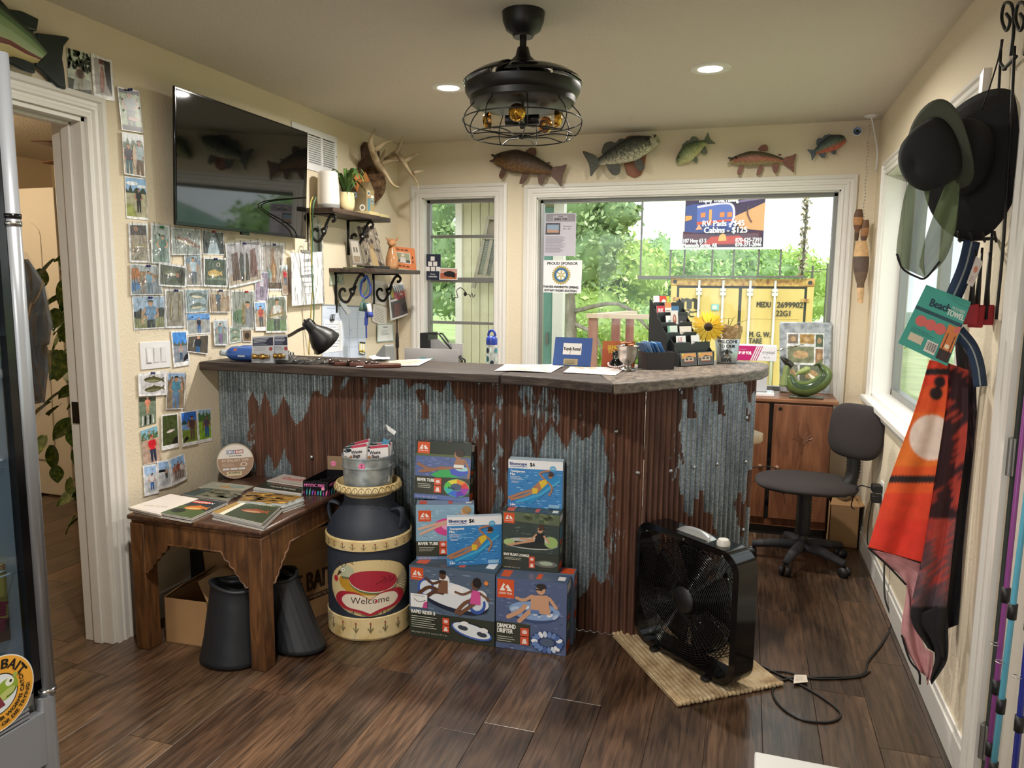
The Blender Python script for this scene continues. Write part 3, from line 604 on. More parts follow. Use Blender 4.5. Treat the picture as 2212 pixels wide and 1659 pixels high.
p.poly(q((1482,445),(1500,440),(1585,443),(1588,500),(1482,505)),'40508c'); p.poly(q((1507,450),(1520,441),(1578,442),(1586,460),(1580,490),(1507,490)),'5a6ab0'); p.stroke(q((1507,447),(1560,440),(1582,445),(1586,470),(1578,492)),.02,'d8cce8',4)
for x in (1515,1556,1572): p.poly(q((x,470),(x + 10,469),(x + 10,459),(x,460)),'e88448')
p.poly(q((1533,487),(1539,487),(1539,453),(1533,453)),'f0a060'); p.poly(q((1507,480),(1582,474),(1582,478),(1507,486)),'d85a40'); p.poly(q((1482,478),(1496,474),(1496,466),(1482,466)),'e89858')
p.poly(q((1478,534),(1645,530),(1645,500),(1560,512),(1478,500)),'54283c'); p.poly(q((1520,530),(1620,527),(1600,510),(1540,512)),'b83c34'); p.poly(q((1555,522),(1573,521),(1570,508),(1564,505),(1557,510)),'f4a860'); p.poly(q((1505,497),(1520,496),(1512,484)),'e8a488')
p.stroke(q((1616,448),(1614,460),(1618,472),(1624,482)),.012,'604848',3)
for t,x,y,h,w in (('RV PARK & CABINS',1500,426,.075,.58),('"Trophy Trout Fishing"',1506,437,.05,.37),('RV Pads - $45',1520,489,.05,.36),('Cabins - $125',1524,504,.052,.37),('107 Hwy 63 S',1480,525,.036,.2),('Mammoth Spring, AR',1479,535,.036,.3),('870-625-7393',1592,524,.036,.22),('870-371-2046',1592,534,.036,.22)):
    p.text(t,*bp(x,y),h,'f6f2f2',bold=2,wmax=w)
p.build('printed_face',PR,bn)
vp = thing('vine_post','post wrapped in a pale flowering vine beside the banner','post',(.9,14.1,1.62)); c = on(1735,560,1,14.1); m = MB(); m.cyl((c.x,14.1,1.62),(c.x + .02,14.1,4.3),.02); m.build('pole',FRM,vp); m = MB(); r = random.Random(5)
for i in range(420):
    z = 1.65 + 2.5 *i/420; P = V((c.x + r.gauss(0,.035),14.1 + r.gauss(0,.04),z)); a = V((r.gauss(0,1),r.gauss(0,1),r.gauss(0,1))).normalized()*.05; b = perp(a)[0]*.03
    m.add([P - a,P - b,P + a,P + b],[(0,1,2,3)],r.choice(['b8ac94','d8ccb4','8c8a6c','e8e0d0']))
m.build('vine',LEAF,vp,kind='stuff')
# --- railing of the ramp
RAILW = mottle(mat('pinkish_weathered_rail',rough=.8),['7c4c42','966458','a87c6c'],6,4,(1,1,.3)); RAILT = mat('pale_top_rail',(206,180,158),.7)
rl = thing('ramp_railing','weathered red wooden railing with a pale top rail outside the big window','railing',(-1.3,8,GZ))
for x,y in ((-1.587,8),(-1.44,8.6),(-1.37,9.2),(-.8,8.0)): MB().box((x - .045,y - .045,GZ),(x + .045,y + .045,1.12)).build('post',RAILW,rl)
MB().box((-1.65,7.93,1.12),(-.74,8.07,1.165)).build('top_rail',RAILT,rl); MB().bar((-1.6,8,1.14),(-1.36,9.3,1.14),.13,.045).build('top_rail',RAILT,rl); MB().box((-1.6,7.97,.45),(-.74,8.03,.55)).build('mid_rail',RAILW,rl); MB().bar((-1.59,8,.5),(-1.37,9.2,.5),.1,.04).build('mid_rail',RAILW,rl)
# --- the neighbouring shed close behind the small window
SID = mottle(mat('cream_board_siding',rough=.7),['b8b49a','c8c4a8','d0ccb2'],3,4,(3,3,.3)); TEAL = mat('teal_storm_door',(108,152,142),.45); SY = 6.3
sh = thing('garden_shed','cream board shed with a teal door close behind the back windows','shed',(-2,SY,GZ))
for i in range(9):
    x = -2.44 + .082 *i; MB().box((x,SY,GZ),(x + .078,SY + .03,2.42)).build('siding_board',SID,sh,bev=.004)
MB().box((-2.5,SY - .03,GZ),(-2.44,SY + .04,2.42)).build('corner_trim',TRIM,sh); MB().box((-1.70,SY - .01,GZ),(-1.605,SY + .03,2.12)).build('door',TEAL,sh,bev=.004); MB().box((-1.60,SY - .05,GZ),(-1.51,SY + .04,2.42)).build('corner_trim',TRIM,sh)
MB().box((-2.44,SY + .03,GZ),(-1.6,SY + .3,2.40)).build('shed_body',SID,sh)
rf = MB(); rf.prism([(-2.6,SY - .25,2.2),(-1.45,SY - .25,2.2),(-1.45,SY + .5,2.38),(-2.6,SY + .5,2.38)],(0,0,.06)); rf.build('roof',TRIM,sh); MB().box((-1.66,SY - .012,.95),(-1.64,SY - .03,1.05)).build('door_handle',ALU,sh)
ls = thing('old_shutter','weathered louvred shutter leaning against the cream shed','shutter',tuple(on(1050,600,1,6.15)))
def o2(px,py): return on(px,py,1,6.2)
OLDG = mat('grey_weathered_wood',(150,142,128),.8); LOU = mat('blue_grey_louvre',(104,112,110),.7)
for a,b in (((1056,468),(1023,622)),((1102,470),(1078,622)),((1063,515),(1047,598)),((1079,515),(1064,598))): MB().bar(o2(*a),o2(*b),.028,.03).build('stile',OLDG,ls)
for a,b in (((1056,470),(1102,472)),((1044,512),(1094,514)),((1028,597),(1083,603))): MB().bar(o2(*a),o2(*b),.04,.034).build('rail',OLDG,ls)
for i in range(15):
    f = i/15; MB().bar(o2(1047 - 14 *f,519 + 76 *f),o2(1096 - 14 *f,521 + 76 *f),.012,.012).build('louvre',LOU,ls)
MB().prism([o2(1056,472),o2(1046,511),o2(1092,513),o2(1100,474)],(0,.01,0)).build('top_panel',mat('brown_board',(128,116,100),.8),ls)
# --- plank fence beyond the side window
fc = thing('plank_fence','pale plank fence beyond the side window','fence',(3.5,7.5,GZ)); FW = mat('pale_fence_wood',(196,180,150),.8)
for i in range(16): MB().box((2.2 + .15 *i,8.6,GZ),(2.335 + .15 *i,8.63,.62 + .02 *(i % 3))).build('board',FW,fc)
MB().box((2.2,8.63,.3),(4.6,8.67,.4)).build('back_rail',FW,fc)
# --- far right: pale building and poles across the road
fb = thing('white_building','low white building across the road, right of the container','building',(6.2,60,-2)); MB().box((4.6,60,-2),(9,66,.75)).build('wall',mat('white_siding',(232,232,232),.6),fb); MB().prism([(4.4,59.7,.75),(9.2,59.7,.75),(9.2,63,1.5),(4.4,63,1.5)],(0,.1,.06)).build('roof',mat('pale_metal_roof',(214,222,226),.4),fb)
for i,(px,h) in enumerate(((1752,2.6),(1784,2.7))):
    c = on(px,640,1,40); m = MB(); m.cyl((c.x,40,-1.8),(c.x,40,h),.05,n=8); m.cyl((c.x - .4,40,h - .3),(c.x + .4,40,h - .3),.03,n=6); tag(m.build('utility_pole',FRM),('thin grey utility pole beside the vine post, nearer the container','thin grey utility pole near the right edge of the big window')[i],'pole','utility poles')
# ================================================================== photographs pinned to the left wall
CARD = 'f2f2f4'
PINM = {c: mat('push_pin_' + c,col,.35) for c,col in (('navy',(30,40,110)),('green',(40,120,60)),('red',(190,50,40)))}
FILM = glass('plastic_film',(252,253,255),.05,.12); _fn = FILM.node_tree
_t = _fn.nodes.new('ShaderNodeTexCoord'); _m = _fn.nodes.new('ShaderNodeMapping'); _m.inputs['Scale'].default_value = (1,1.6,.5); _z = _fn.nodes.new('ShaderNodeTexNoise'); _z.inputs['Scale'].default_value = 9; _z.inputs['Detail'].default_value = 1; _z.inputs['Distortion'].default_value = 2
_b = _fn.nodes.new('ShaderNodeBump'); _b.inputs['Strength'].default_value = 1; _b.inputs['Distance'].default_value = .03
_fn.links.new(_t.outputs['Object'],_m.inputs[0]); _fn.links.new(_m.outputs[0],_z.inputs['Vector']); _fn.links.new(_z.outputs['Fac'],_b.inputs['Height'])
for _q in _fn.nodes:
    if _q.type in ('BSDF_GLOSSY','LAYER_WEIGHT'): _fn.links.new(_b.outputs[0],_q.inputs['Normal'])
    if _q.type == 'MATH' and _q.operation == 'MULTIPLY_ADD': _q.inputs[2].default_value = .09
SKIN = 'c89878'
def person(p,cx,base,H,shirt,pants='3c4658',skin=SKIN,hat=None,fish=None,wide=1):
    """a standing figure drawn in flat ink; H = height as a fraction of the picture"""
    k = p.h/p.w*wide; e = lambda x: cx + x*H*k
    p.poly([(e(-.10),base),(e(-.03),base),(e(-.005),base + .46 *H),(e(.03),base),(e(.10),base),(e(.12),base + .52 *H),(e(-.12),base + .52 *H)],pants)
    p.poly([(e(-.13),base + .47 *H),(e(.13),base + .47 *H),(e(.17),base + .80 *H),(e(.06),base + .84 *H),(e(-.06),base + .84 *H),(e(-.17),base + .80 *H)],shirt)
    p.stroke([(e(-.16),base + .78 *H),(e(-.21),base + .6 *H),(e(-.10),base + .5 *H)],.065 *H,skin); p.stroke([(e(.16),base + .78 *H),(e(.21),base + .6 *H),(e(.08),base + .52 *H)],.065 *H,skin)
    p.rect(e(-.03),base + .82 *H,e(.03),base + .88 *H,skin); p.ell(cx,base + .92 *H,.062 *H*k,.075 *H,skin,14)
    if hat: p.ell(cx,base + .965 *H,.068 *H*k,.045 *H,hat,12,0,0,180); p.rect(e(-.09),base + .955 *H,e(.09),base + .972 *H,hat)
    else: p.ell(cx,base + .95 *H,.064 *H*k,.05 *H,'3c2c20',12,0,0,180)
    if fish: fish_ink(p,cx,base + .56 *H,.34 *H*k,.055 *H,fish,.12)
def fish_ink(p,cu,cv,ru,rv,col,rot=0,belly='d8d4c0'):
    p.ell(cu,cv,ru,rv,col,20,rot); k = p.h/p.w; ca,sa = math.cos(rot),math.sin(rot)
    T = lambda x,y: (cu + x*ru*ca - y*rv*k*sa,cv + (x*ru*sa)/k + y*rv*ca)
    p.poly([T(.8,0),T(1.35,.9),T(1.22,0),T(1.35,-.9)],col); p.poly([T(-.3,.85),T(.1,1.35),T(.45,.8)],col); p.ell(*T(-.05,-.42),ru*.75,rv*.4,belly,16,rot); p.ell(*T(-.72,.2),ru*.05,rv*.14,'181818',8)
def outdoor(p,sky,mid,ground,h1=.62,h2=.5,b=(.0,.0)):
    u0,u1,v0,v1 = b[0],1 - b[0],b[1],1 - b[0]
    V_ = lambda v: v0 + (v1 - v0)*v
    p.rect(u0,v0,u1,v1,sky); pts = [(u0,V_(h2)),(u1,V_(h2))] + [(u1 - (u1 - u0)*i/9,V_(h1 + .08 *math.sin(i*2.3 + p.w*99) + .04 *(i % 2))) for i in range(10)]
    p.poly(pts,mid); p.rect(u0,v0,u1,V_(h2 + .01),ground)
_ph = [0]
def photo(quad,label,draw,border=.05,foot=.05,sleeve=False,pin=None,ax=0,val=XL,out=1,name='pinned_photo',cat='photo',group='photographs pinned to the left wall',z=None,m=None,card=CARD):
    k = _ph[0]; _ph[0] += 1; z = (.003 + .0028 *(k % 4)) if z is None else z
    Q = pxq(quad,ax,val + out*z); p = Print(*Q); p.mb.prism(Q,p.n*-.0016,card,'e4e4e2')
    b = border*p.h/p.w
    inner = Print(p.P(b,foot,0),p.P(1 - b,foot,0),p.P(1 - b,1 - border,0),p.P(b,1 - border,0)); inner.mb = p.mb; inner.L = 1; inner.clip = True; draw(inner)
    o = p.mb.build(name,m or PHOTO,None,label=label,cat=cat,group=group)
    if sleeve:
        s = MB(); e = .03 *p.h/p.w; s.grid(lambda u,v: p.P(-e + (1 + 2 *e)*u,-.04 + 1.08 *v,0) + p.n*(.0062 + .0016 *noise.noise(V((u*5,v*3,k*7)))),10,12); s.build('plastic_sleeve',FILM,o,True)
    if pin:
        u,v = pin[1] if len(pin) > 1 else (.5,.975); P = p.P(u,v,0); s = MB(); n = p.n; s.lathe(P,[(.0001,.016),(.0055,.0155),(.005,.012),(.003,.009),(.0035,.006),(.0055,.0035),(.0055,.002),(.0005,.0015),(.0005,-.001)],12,ax=n); s.build('push_pin',PINM[pin[0]],o,True)
    return o
def z1(*p): return [(x/3.456,y/3.456) for x,y in p]
def z2(*p): return [(x/4.424 + 240,y/4.424 + 440) for x,y in p]
def z3(*p): return [(x/4.148 + 240,y/4.148 + 700) for x,y in p]
def leaves(p,n,c,u0,v0,u1,v1,s=.03):
    for i in range(n): p.ell(u0 + rnd.random()*(u1 - u0),v0 + rnd.random()*(v1 - v0),s*1.3,s,rnd.choice(c),7); p.L -= 1
    p.L += 1
def d_tree(p): p.bg('c8d2c4'); p.rect(0,0,1,.3,'4c5048'); p.poly([(.2,.05),(1,.15),(1,.35),(.3,.4)],'b4b8b4'); leaves(p,70,['1c2418','2c3a24','48583c','10140e'],0,.55,1,1,.05); person(p,.52,.08,.58,'4c3a30','a8a090','8c6a54','2c2420')
def d_trout(p): p.bg('b8b4b4'); p.poly([(.6,1),(1,1),(1,0),(.7,.3)],'2c2826'); p.poly([(.3,.05),(.5,.08),(.6,.45),(.52,.8),(.4,.8),(.3,.45)],'9c7468'); p.poly([(.36,.2),(.42,.2),(.45,.7),(.4,.7)],'c89088'); p.rect(.3,.86,.6,1,'6c4840')
def d_hat(p): p.bg('141416'); p.rect(0,.12,1,.9,'9cb08c'); leaves(p,30,['6c8858','b4c49c','88a470'],0,.45,1,.88,.05); person(p,.5,.12,.82,'8c98a0','5c6870','c09078','34485c',None,1.5); fish_ink(p,.62,.3,.34,.055,'b4948c',0,'d0b4a8')
def d_two(p): outdoor(p,'dce4ea','5c7058','c0b4a0',.8,.62); person(p,.24,-.02,.78,'38303c','4c6c78','b88468',None,None,1.2); person(p,.78,-.05,.92,'9cb0b8','6c5848','b07c64','4c4a44',None,1.2); p.ell(.52,.45,.1,.3,'c8b4a0',14)
def d_rock(p): outdoor(p,'8cb4dc','2c3a2c','a8a488',.7,.6); p.ell(.3,.86,.3,.05,'e8eef4'); p.ell(.8,.8,.25,.04,'e8eef4'); p.poly([(0,0),(.5,0),(.3,.3),(0,.35)],'98a058'); person(p,.6,.12,.62,'1c1c22','101014','a88068','202020')
photo(z1((500,355),(672,405),(686,722),(510,668)),'photo of a hunter under dark leaves, next to the fish plaque tail',d_tree,.0,.0,pin=None)
photo(z1((677,395),(835,450),(858,757),(703,728)),'white-bordered photo of one long trout hanging, over the door corner',d_trout,.07,.1)
photo(z1((875,645),(1040,680),(1070,995),(910,970)),'photo of a person in a dark wide hat and overalls holding a trout',d_hat,.03,.02,pin=('navy',(.5,.98)))
photo(z1((910,985),(1070,1010),(1085,1325),(928,1300)),'photo of two people by dry grass, second down the door casing',d_two,.02,.03)
photo(z1((930,1315),(1090,1335),(1108,1645),(945,1630)),'photo of an angler in black standing on rocks under clouds',d_rock,.02,.06)
def gen(sky,mid,gr,shirt,pants='3c4658',hat=None,fish=None,cx=.5,H=.8,base=.02,h1=.7,h2=.55,skin=SKIN,wide=1.25,extra=None):
    def f(p):
        outdoor(p,sky,mid,gr,h1,h2); leaves(p,14,[mid,gr,sky],0,h2,1,min(1,h1 + .1),.04); person(p,cx,base,H,shirt,pants,skin,hat,fish,wide)
        if extra: extra(p)
    return f
def d_fishes(bg,col,n,vert=False,belly='d8d0b8',bg2=None):
    def f(p):
        p.bg(bg)
        if bg2: p.poly([(0,0),(1,0),(1,.35),(0,.55)],bg2)
        for i in range(n):
            if vert: u = (i + .5)/n; p.poly([(u - .07,.18),(u,.08),(u + .07,.18),(u + .085,.5),(u + .03,.82),(u + .07,.93),(u - .07,.93),(u - .03,.82),(u - .085,.5)],col); p.poly([(u - .02,.2),(u + .035,.3),(u + .03,.7),(u,.78)],belly)
            else: fish_ink(p,.5,(i + .5)/n,.36,.30 /max(n,1.6),col,.06 *(-1) ** i,belly)
    return f
photo(z2((165,185),(345,190),(372,565),(180,560)),'sleeved photo of a trout on gravel with a dark header, beside the door',lambda p: (p.bg('a09484'),p.rect(0,.72,1,1,'50484c'),p.ell(.35,.9,.12,.08,'9c7058'),fish_ink(p,.5,.42,.38,.06,'a89468',.05),leaves(p,30,['7c6c58','b8a890','8ca0a0'],0,0,1,.6)),.05,.05,True)
photo(z2((380,185),(560,210),(570,575),(385,570)),'sleeved photo of a girl in green water, top row second',gen('b4c0bc','6c8078','8c9c94','5c7c74','58706c',None,None,.6,.75),.05,.03,True,('green',(.5,.93)))
photo(z2((575,225),(850,252),(858,490),(580,490)),'wide sleeved photo of a red-sided trout on grey stones',lambda p: (p.bg('a0a8a4'),fish_ink(p,.5,.5,.42,.14,'8c6c60',-.25),leaves(p,20,['c8d0d0','788480'],0,0,1,1)),.04,.04,True)
photo(z2((865,250),(1075,275),(1085,490),(875,485)),'sleeved photo of one pale fish against a dark net, under the television',lambda p: (p.bg('343a3e'),p.poly([(.2,0),(.8,0),(.6,.75),(.4,.75)],'a8b8c0'),p.stroke([(.2,.9),(.5,.75),(.8,.9)],.03,'14181c')),.04,.04,True,('red',(.45,.97)))
photo(z2((690,410),(855,420),(880,790),(715,790)),'tall sleeved photo of someone in pale blue beside water',gen('a8bcc8','74889c','9c948c','b8ccd8','5c6878',None,None,.5,.75),.05,.04,True)
photo(z2((885,510),(1105,520),(1115,800),(885,790)),'sleeved photo of one golden sunfish on dark planks',lambda p: (p.bg('4c5a50'),p.rect(0,.2,1,.3,'74806c'),fish_ink(p,.42,.45,.30,.13,'c8a45c',.02,'e0cc90'),p.ring(.62,.8,.09,.09,.4,'c8c4b0')),.06,.06,True,('navy',(.45,.95)))
photo(z2((1090,380),(1425,350),(1440,740),(1130,810)),'large sleeved photo of two big trout held up by dark figures',lambda p: (p.bg('a8a4a8'),p.rect(0,0,1,.25,'b8a894'),p.poly([(.1,.1),(.35,.1),(.3,.8),(.12,.75)],'5c4440'),p.poly([(.65,.1),(.9,.1),(.85,.85),(.68,.8)],'6c4c48'),p.poly([(.36,.05),(.46,.05),(.48,.7),(.40,.8),(.34,.6)],'3c3c3e'),p.poly([(.5,.05),(.64,.05),(.62,.7),(.55,.78)],'48423c')),.03,.05,True,('navy',(.5,.96)))
photo(z2((1435,375),(1655,380),(1640,830),(1450,830)),'sleeved photo of a single brown trout hanging over stones',lambda p: (p.bg('a49c94'),p.poly([(0,.35),(.6,.5),(.6,.3),(0,.2)],'8cb0b0'),p.rect(0,0,1,.14,'58443a'),p.poly([(.5,.12),(.64,.16),(.68,.5),(.52,.75),(.56,.95),(.38,.9),(.42,.7),(.36,.45)],'8c6848'),p.poly([(.54,.2),(.6,.25),(.6,.5),(.5,.6)],'c09c6c')),.04,.04,True,('navy',(.5,.97)))
photo(z2((1605,590),(1690,585),(1725,860),(1640,875)),'narrow photo of a person in red on a gravel bank',gen('d8e4e8','8c9c94','a89484','c84858','5c6878',None,None,.5,.6,.3,.85,.65),.02,.02)
photo(z2((185,575),(440,590),(500,870),(190,875)),'sleeved photo of two people with an orange tent and blue water',lambda p: (gen('b0b8bc','9c7c5c','8c949c','78a0b8','5c6c80',None,None,.62,.8)(p),p.poly([(0,.5),(.35,.6),(.25,.9),(0,.9)],'b87850'),p.poly([(0,.1),(.3,.2),(.2,.4),(0,.4)],'4c7cb4'),person(p,.36,0,.8,'8c7868','908070',SKIN)),.03,.03,True,('navy',(.6,.96)))
photo(z2((455,555),(725,600),(715,800),(455,785)),'tilted photo with a dark angler leaning over an olive fish',lambda p: (p.bg('5c6058'),fish_ink(p,.45,.6,.3,.12,'7c8068'),p.ell(.8,.5,.18,.4,'2c2620'),p.ell(.68,.55,.07,.12,'a87458')),.09,.07,True)
photo(z2((200,885),(510,880),(515,1190),(220,1205)),'sleeved photo of a man in a blue T-shirt beside parked cars',lambda p: (outdoor(p,'a8c0d8','3c444c','8c9068',.55,.4),p.ell(.12,.42,.12,.12,'28323c'),p.ell(.9,.5,.14,.16,'2c3238'),person(p,.55,-.3,1.2,'6c90b4','3c4048',SKIN,'48505c',None,1.3),p.poly([(.2,.1),(.3,.1),(.33,.5),(.24,.6)],'b09878')),.03,.04,True,('navy',(.5,.95)))
photo(z2((515,815),(700,820),(710,1185),(520,1190)),'photo of three hanging bass against grey stones',d_fishes('9c9488','6c6450',2,True,'c0b090'),.05,.05,True,('navy',(.5,.97)))
photo(z2((710,815),(930,820),(920,1035),(715,1045)),'sleeved photo of two grey crappie lying on a pale cooler',d_fishes('a0b4bc','6c7874',2),.04,.04,True)
photo(z2((930,815),(1135,825),(1140,1040),(945,1040)),'sleeved photo of a person in a checked shirt in autumn',gen('c4b8a8','a08468','b09880','48586c','585c64',None,None,.42,.95),.04,.04,True,('navy',(.5,.95)))
photo(z2((1145,830),(1370,830),(1370,1195),(1160,1195)),'tall sleeved photo of a child behind one large bass',lambda p: (p.bg('989c94'),p.ell(.3,.3,.3,.2,'5c7c60'),p.ell(.75,.35,.22,.35,'8c8c94'),p.ell(.7,.62,.1,.08,SKIN),p.ell(.7,.68,.11,.06,'3c3430',12,0,0,180),p.poly([(.42,.08),(.58,.1),(.6,.5),(.5,.75),(.42,.55)],'84744c')),.03,.03,True,('red',(.6,.97)))
photo(z2((1375,640),(1505,655),(1500,940),(1375,925)),'glossy violet-tinted photo overlapping the brown trout photo',lambda p: (p.bg('a898b0'),person(p,.5,.1,.85,'d8d0dc','6c6078','d8a8b0')),.03,.03,True)
photo(z2((1365,935),(1480,930),(1500,1215),(1380,1215)),'polaroid of a bearded angler with a bass, blue sky behind',gen('88b0e0','8c8c84','a89888','a84c48','48505c','30343c',None,.5,.85),.05,.13)
photo(z2((1490,890),(1670,880),(1685,1230),(1480,1235)),'sleeved photo of a man in white holding a bass before bare trees',lambda p: (outdoor(p,'b8c4c4','7c8474','6c8c60',.98,.3),person(p,.5,-.15,1.1,'d8d8d4','48504c',SKIN,'342c28','98885c',1.2)),.03,.05,True)
photo(z2((715,1045),(945,1040),(955,1240),(730,1255)),'photo of a man in a navy jacket on a concrete ramp by blue water',gen('6ca0e0','4c78b8','a0a4a4','283448','3c6cb0',None,None,.5,.8,.02,.75,.7),.05,.05)
photo(z2((570,1215),(725,1210),(755,1540),(600,1565)),'polaroid with bright blue sky and a fish held over pavement',lambda p: (outdoor(p,'4c90e0','5c6458','9098a4',.62,.54),person(p,.5,.08,.5,'a0a8b0','3c5878',SKIN),p.poly([(.48,.42),(.58,.42),(.56,.62),(.5,.62)],'c08c6c'),p.poly([(.6,.0),(1,.1),(1,.3),(.75,.2)],'28282c')),.05,.12,pin=None)
photo(z2((735,1265),(935,1250),(925,1440),(725,1415)),'dim photo of a person crouching in a dark garage',lambda p: (p.bg('5c5448'),p.ell(.5,.6,.16,.3,'2c3038'),p.ell(.5,.9,.08,.09,SKIN),p.rect(.4,0,.6,.35,'3c6c9c'),p.stroke([(.3,.8),(.25,.3)],.05,'c8ccd0')),.04,.05)
photo(z2((975,1110),(1110,1105),(1120,1355),(990,1355)),'crinkled sleeved photo of a pale person above the blue bottles',gen('c0ccd0','8c98a0','98a49c','7c9ca8','8c6ca0',None,None,.45,.9),.06,.06,True)
photo(z2((1125,1175),(1240,1165),(1245,1320),(1130,1340)),'small crinkled sleeved photo of a green-backed fish',d_fishes('9cac9c','7c9078',2),.08,.06,True)
photo(z2((1250,1205),(1340,1200),(1345,1320),(1260,1320)),'small brown photo half hidden behind the brass fitting packs',lambda p: (p.bg('7c6450'),p.ell(.5,.5,.3,.3,'3c2c24')),.06,.06)
photo(z3((240,445),(495,415),(505,635),(250,648)),'photo of two crappie laid in a white tub, below the light switch',d_fishes('d4d4d8','5c5c3c',2,False,'8c8c6c',None),.12,.08,pin=('navy',(.46,.96)))
photo(z3((505,435),(665,435),(655,760),(495,765)),'sleeved photo of a man in a teal T-shirt holding up a dark fish',gen('a8c8e8','a07c60','98846c','5c94ac','6c8cb0','282420',None,.5,.92,.0,.8,.7),.02,.02,True)
photo(z3((248,660),(400,650),(405,885),(258,925)),'photo of a smiling child above a row of silver fish',lambda p: (p.bg('7c8c78'),p.rect(0,.85,1,1,'404438'),person(p,.5,.4,.62,'e8947c','c89878',SKIN,'d8c8b8'),[p.poly([(.12 + .16 *i,.02),(.2 + .16 *i,.04),(.22 + .15 *i,.34),(.16 + .15 *i,.36)],'e4e8e8' if i % 2 == 0 else '282c28') for i in range(5)]),.0,.0)
photo(z3((265,960),(410,910),(455,1235),(295,1265)),'tilted photo of a boy in a red swim shirt on gravel',gen('8cc0d8','5c7854','c4a898','d82c38','34405c','b83434',None,.58,.74,.04,.85,.68),.0,.02)
photo(z3((450,815),(600,795),(610,1100),(455,1135)),'polaroid of one tiny silver fish in dark green grass',lambda p: (p.bg('47512e'),leaves(p,30,['3c4626','57633a'],0,0,1,1),p.poly([(.6,0),(1,0),(1,.25),(.75,.2)],'241e1c'),fish_ink(p,.5,.46,.25,.045,'c8bcc0',.15)),.04,.12)
photo(z3((620,790),(765,770),(785,1070),(640,1100)),'polaroid of an angler in waders by a lake under blue hills',lambda p: (outdoor(p,'3c74d0','3c5444','7c9440',.68,.6),p.rect(0,.42,.55,.6,'7ca4dc'),person(p,.68,.06,.8,'584440','6c5848','a87858','343030',None,1.2),p.poly([(.05,0),(.4,.12),(.3,.22),(.1,.14)],'241e1c')),.03,.1)
photo(z3((770,765),(895,755),(905,1045),(790,1070)),'polaroid of a person in a plaid shirt on bright green lawn',lambda p: (outdoor(p,'a8c4e4','4c7040','8cb83c',.85,.6),person(p,.65,.06,.72,'5c4c60','2c5cb0','a87858','40383c',None,1.2),p.poly([(.3,.3),(.38,.3),(.4,.68),(.33,.66)],'7c6450')),.03,.1)
photo(z3((285,1270),(410,1250),(430,1515),(300,1545)),'polaroid of a child in blue shorts, left of the three lowest photos',gen('a8c8f0','e0e4e8','c8ccd4','d8d4d8','3870b8',None,None,.58,.62,.08,.66,.5),.05,.1)
photo(z3((412,1230),(520,1215),(550,1455),(428,1485)),'polaroid with a black strip and a small figure, centre of the three lowest photos',lambda p: (gen('a0c4f0','d8dce4','d0d4dc','a89890','34383c',None,None,.68,.45,.3,.6,.5)(p),p.rect(.0,.58,.6,.68,'181a1e')),.05,.1)
photo(z3((520,1210),(655,1155),(685,1385),(555,1450)),'polaroid of three people standing on a beach, right of the three lowest photos',lambda p: (outdoor(p,'98c0f0','d4dce8','c4bcb4',.5,.42),[person(p,.25 + .25 *i,.06,.7 + .08 *(i % 2),c,'8c7c74','b88c74',None,None,1) for i,c in enumerate(('a8685c','8c5048','d8d0d4'))]),.05,.1)
# ================================================================== left wall: television, shelves and what is on them
BLKG = mat('black_gloss_plastic',(12,12,13),.12); SCRN = mat('dark_screen',(6,7,7),.04,coat=.6,spec=.6); BLKP = mat('black_plastic',(24,24,25),.45); WHP = mat('white_plastic',(232,232,234),.4); IRON = mat('black_wrought_iron',(20,19,19),.55,.2)
STEEL = mat('bright_steel',(196,196,194),.22,1); BRASS = mat('brass',(196,150,80),.3,1); CREAM = mat('cream_glaze',(226,206,160),.2)
TX = -2.295; ty0,ty1,tz0,tz1 = 2.628,3.606,1.692,2.252
tv = thing('television','large black flat television hung on the left wall above the photos','television',(XL,3.1,1.69))
TT = Matrix.Translation((TX,0,(tz0 + tz1)/2)) @ Matrix.Rotation(math.radians(2.9),4,'Y') @ Matrix.Translation((-TX,0,-(tz0 + tz1)/2))
MB(TT).box((TX - .012,ty0,tz0),(TX,ty1,tz1)).build('bezel',BLKG,tv,bev=.003); MB(TT).box((TX,ty0 + .008,tz0 + .016),(TX + .0016,ty1 - .008,tz1 - .009)).build('screen',SCRN,tv)
MB(TT).box((TX - .04,ty0 + .15,tz0 + .06),(TX - .012,ty1 - .15,tz1 - .12)).build('back_housing',BLKP,tv,bev=.008); MB().box((XL,2.95,1.85),(TX - .03,3.25,2.1)).build('wall_mount',BLKP,tv)
MB(TT).box((TX - .011,3.06,tz0 - .012),(TX + .003,3.12,tz0)).build('sensor_box',BLKG,tv,bev=.002)
# air vent
ve = thing('air_vent','white louvred return air vent high on the wall behind the television','vent',(XL,3.83,2.1)); vy0,vy1,vz0,vz1 = 3.60,4.06,2.085,2.315
f = MB()
for a,b in (((vy0,vz0),(vy1,vz0 + .035)),((vy0,vz1 - .035),(vy1,vz1)),((vy0,vz0 + .035),(vy0 + .04,vz1 - .035)),((vy1 - .03,vz0 + .035),(vy1,vz1 - .035)),((3.735,vz0 + .035),(3.755,vz1 - .035)),((3.885,vz0 + .035),(3.905,vz1 - .035))): f.box((XL,a[0],a[1]),(XL + .008,b[0],b[1]))
f.build('frame',WHP,ve,bev=.002); MB().box((XL + .0005,vy0 + .03,vz0 + .03),(XL + .001,vy1 - .03,vz1 - .03)).build('shade_sheet',mat('duct_shade',(50,48,44),.9),ve)  # thin dark sheet stands for the shade behind the louvres
for a,b in ((3.64,3.735),(3.755,3.885),(3.905,4.03)):
    for i in range(13): z = vz0 + .038 + i*.0122; MB().obox((XL + .006,(a + b)/2,z),(.0015,b - a,.0088),Matrix.Rotation(.6,3,'Y')).build('louvre',WHP,ve)
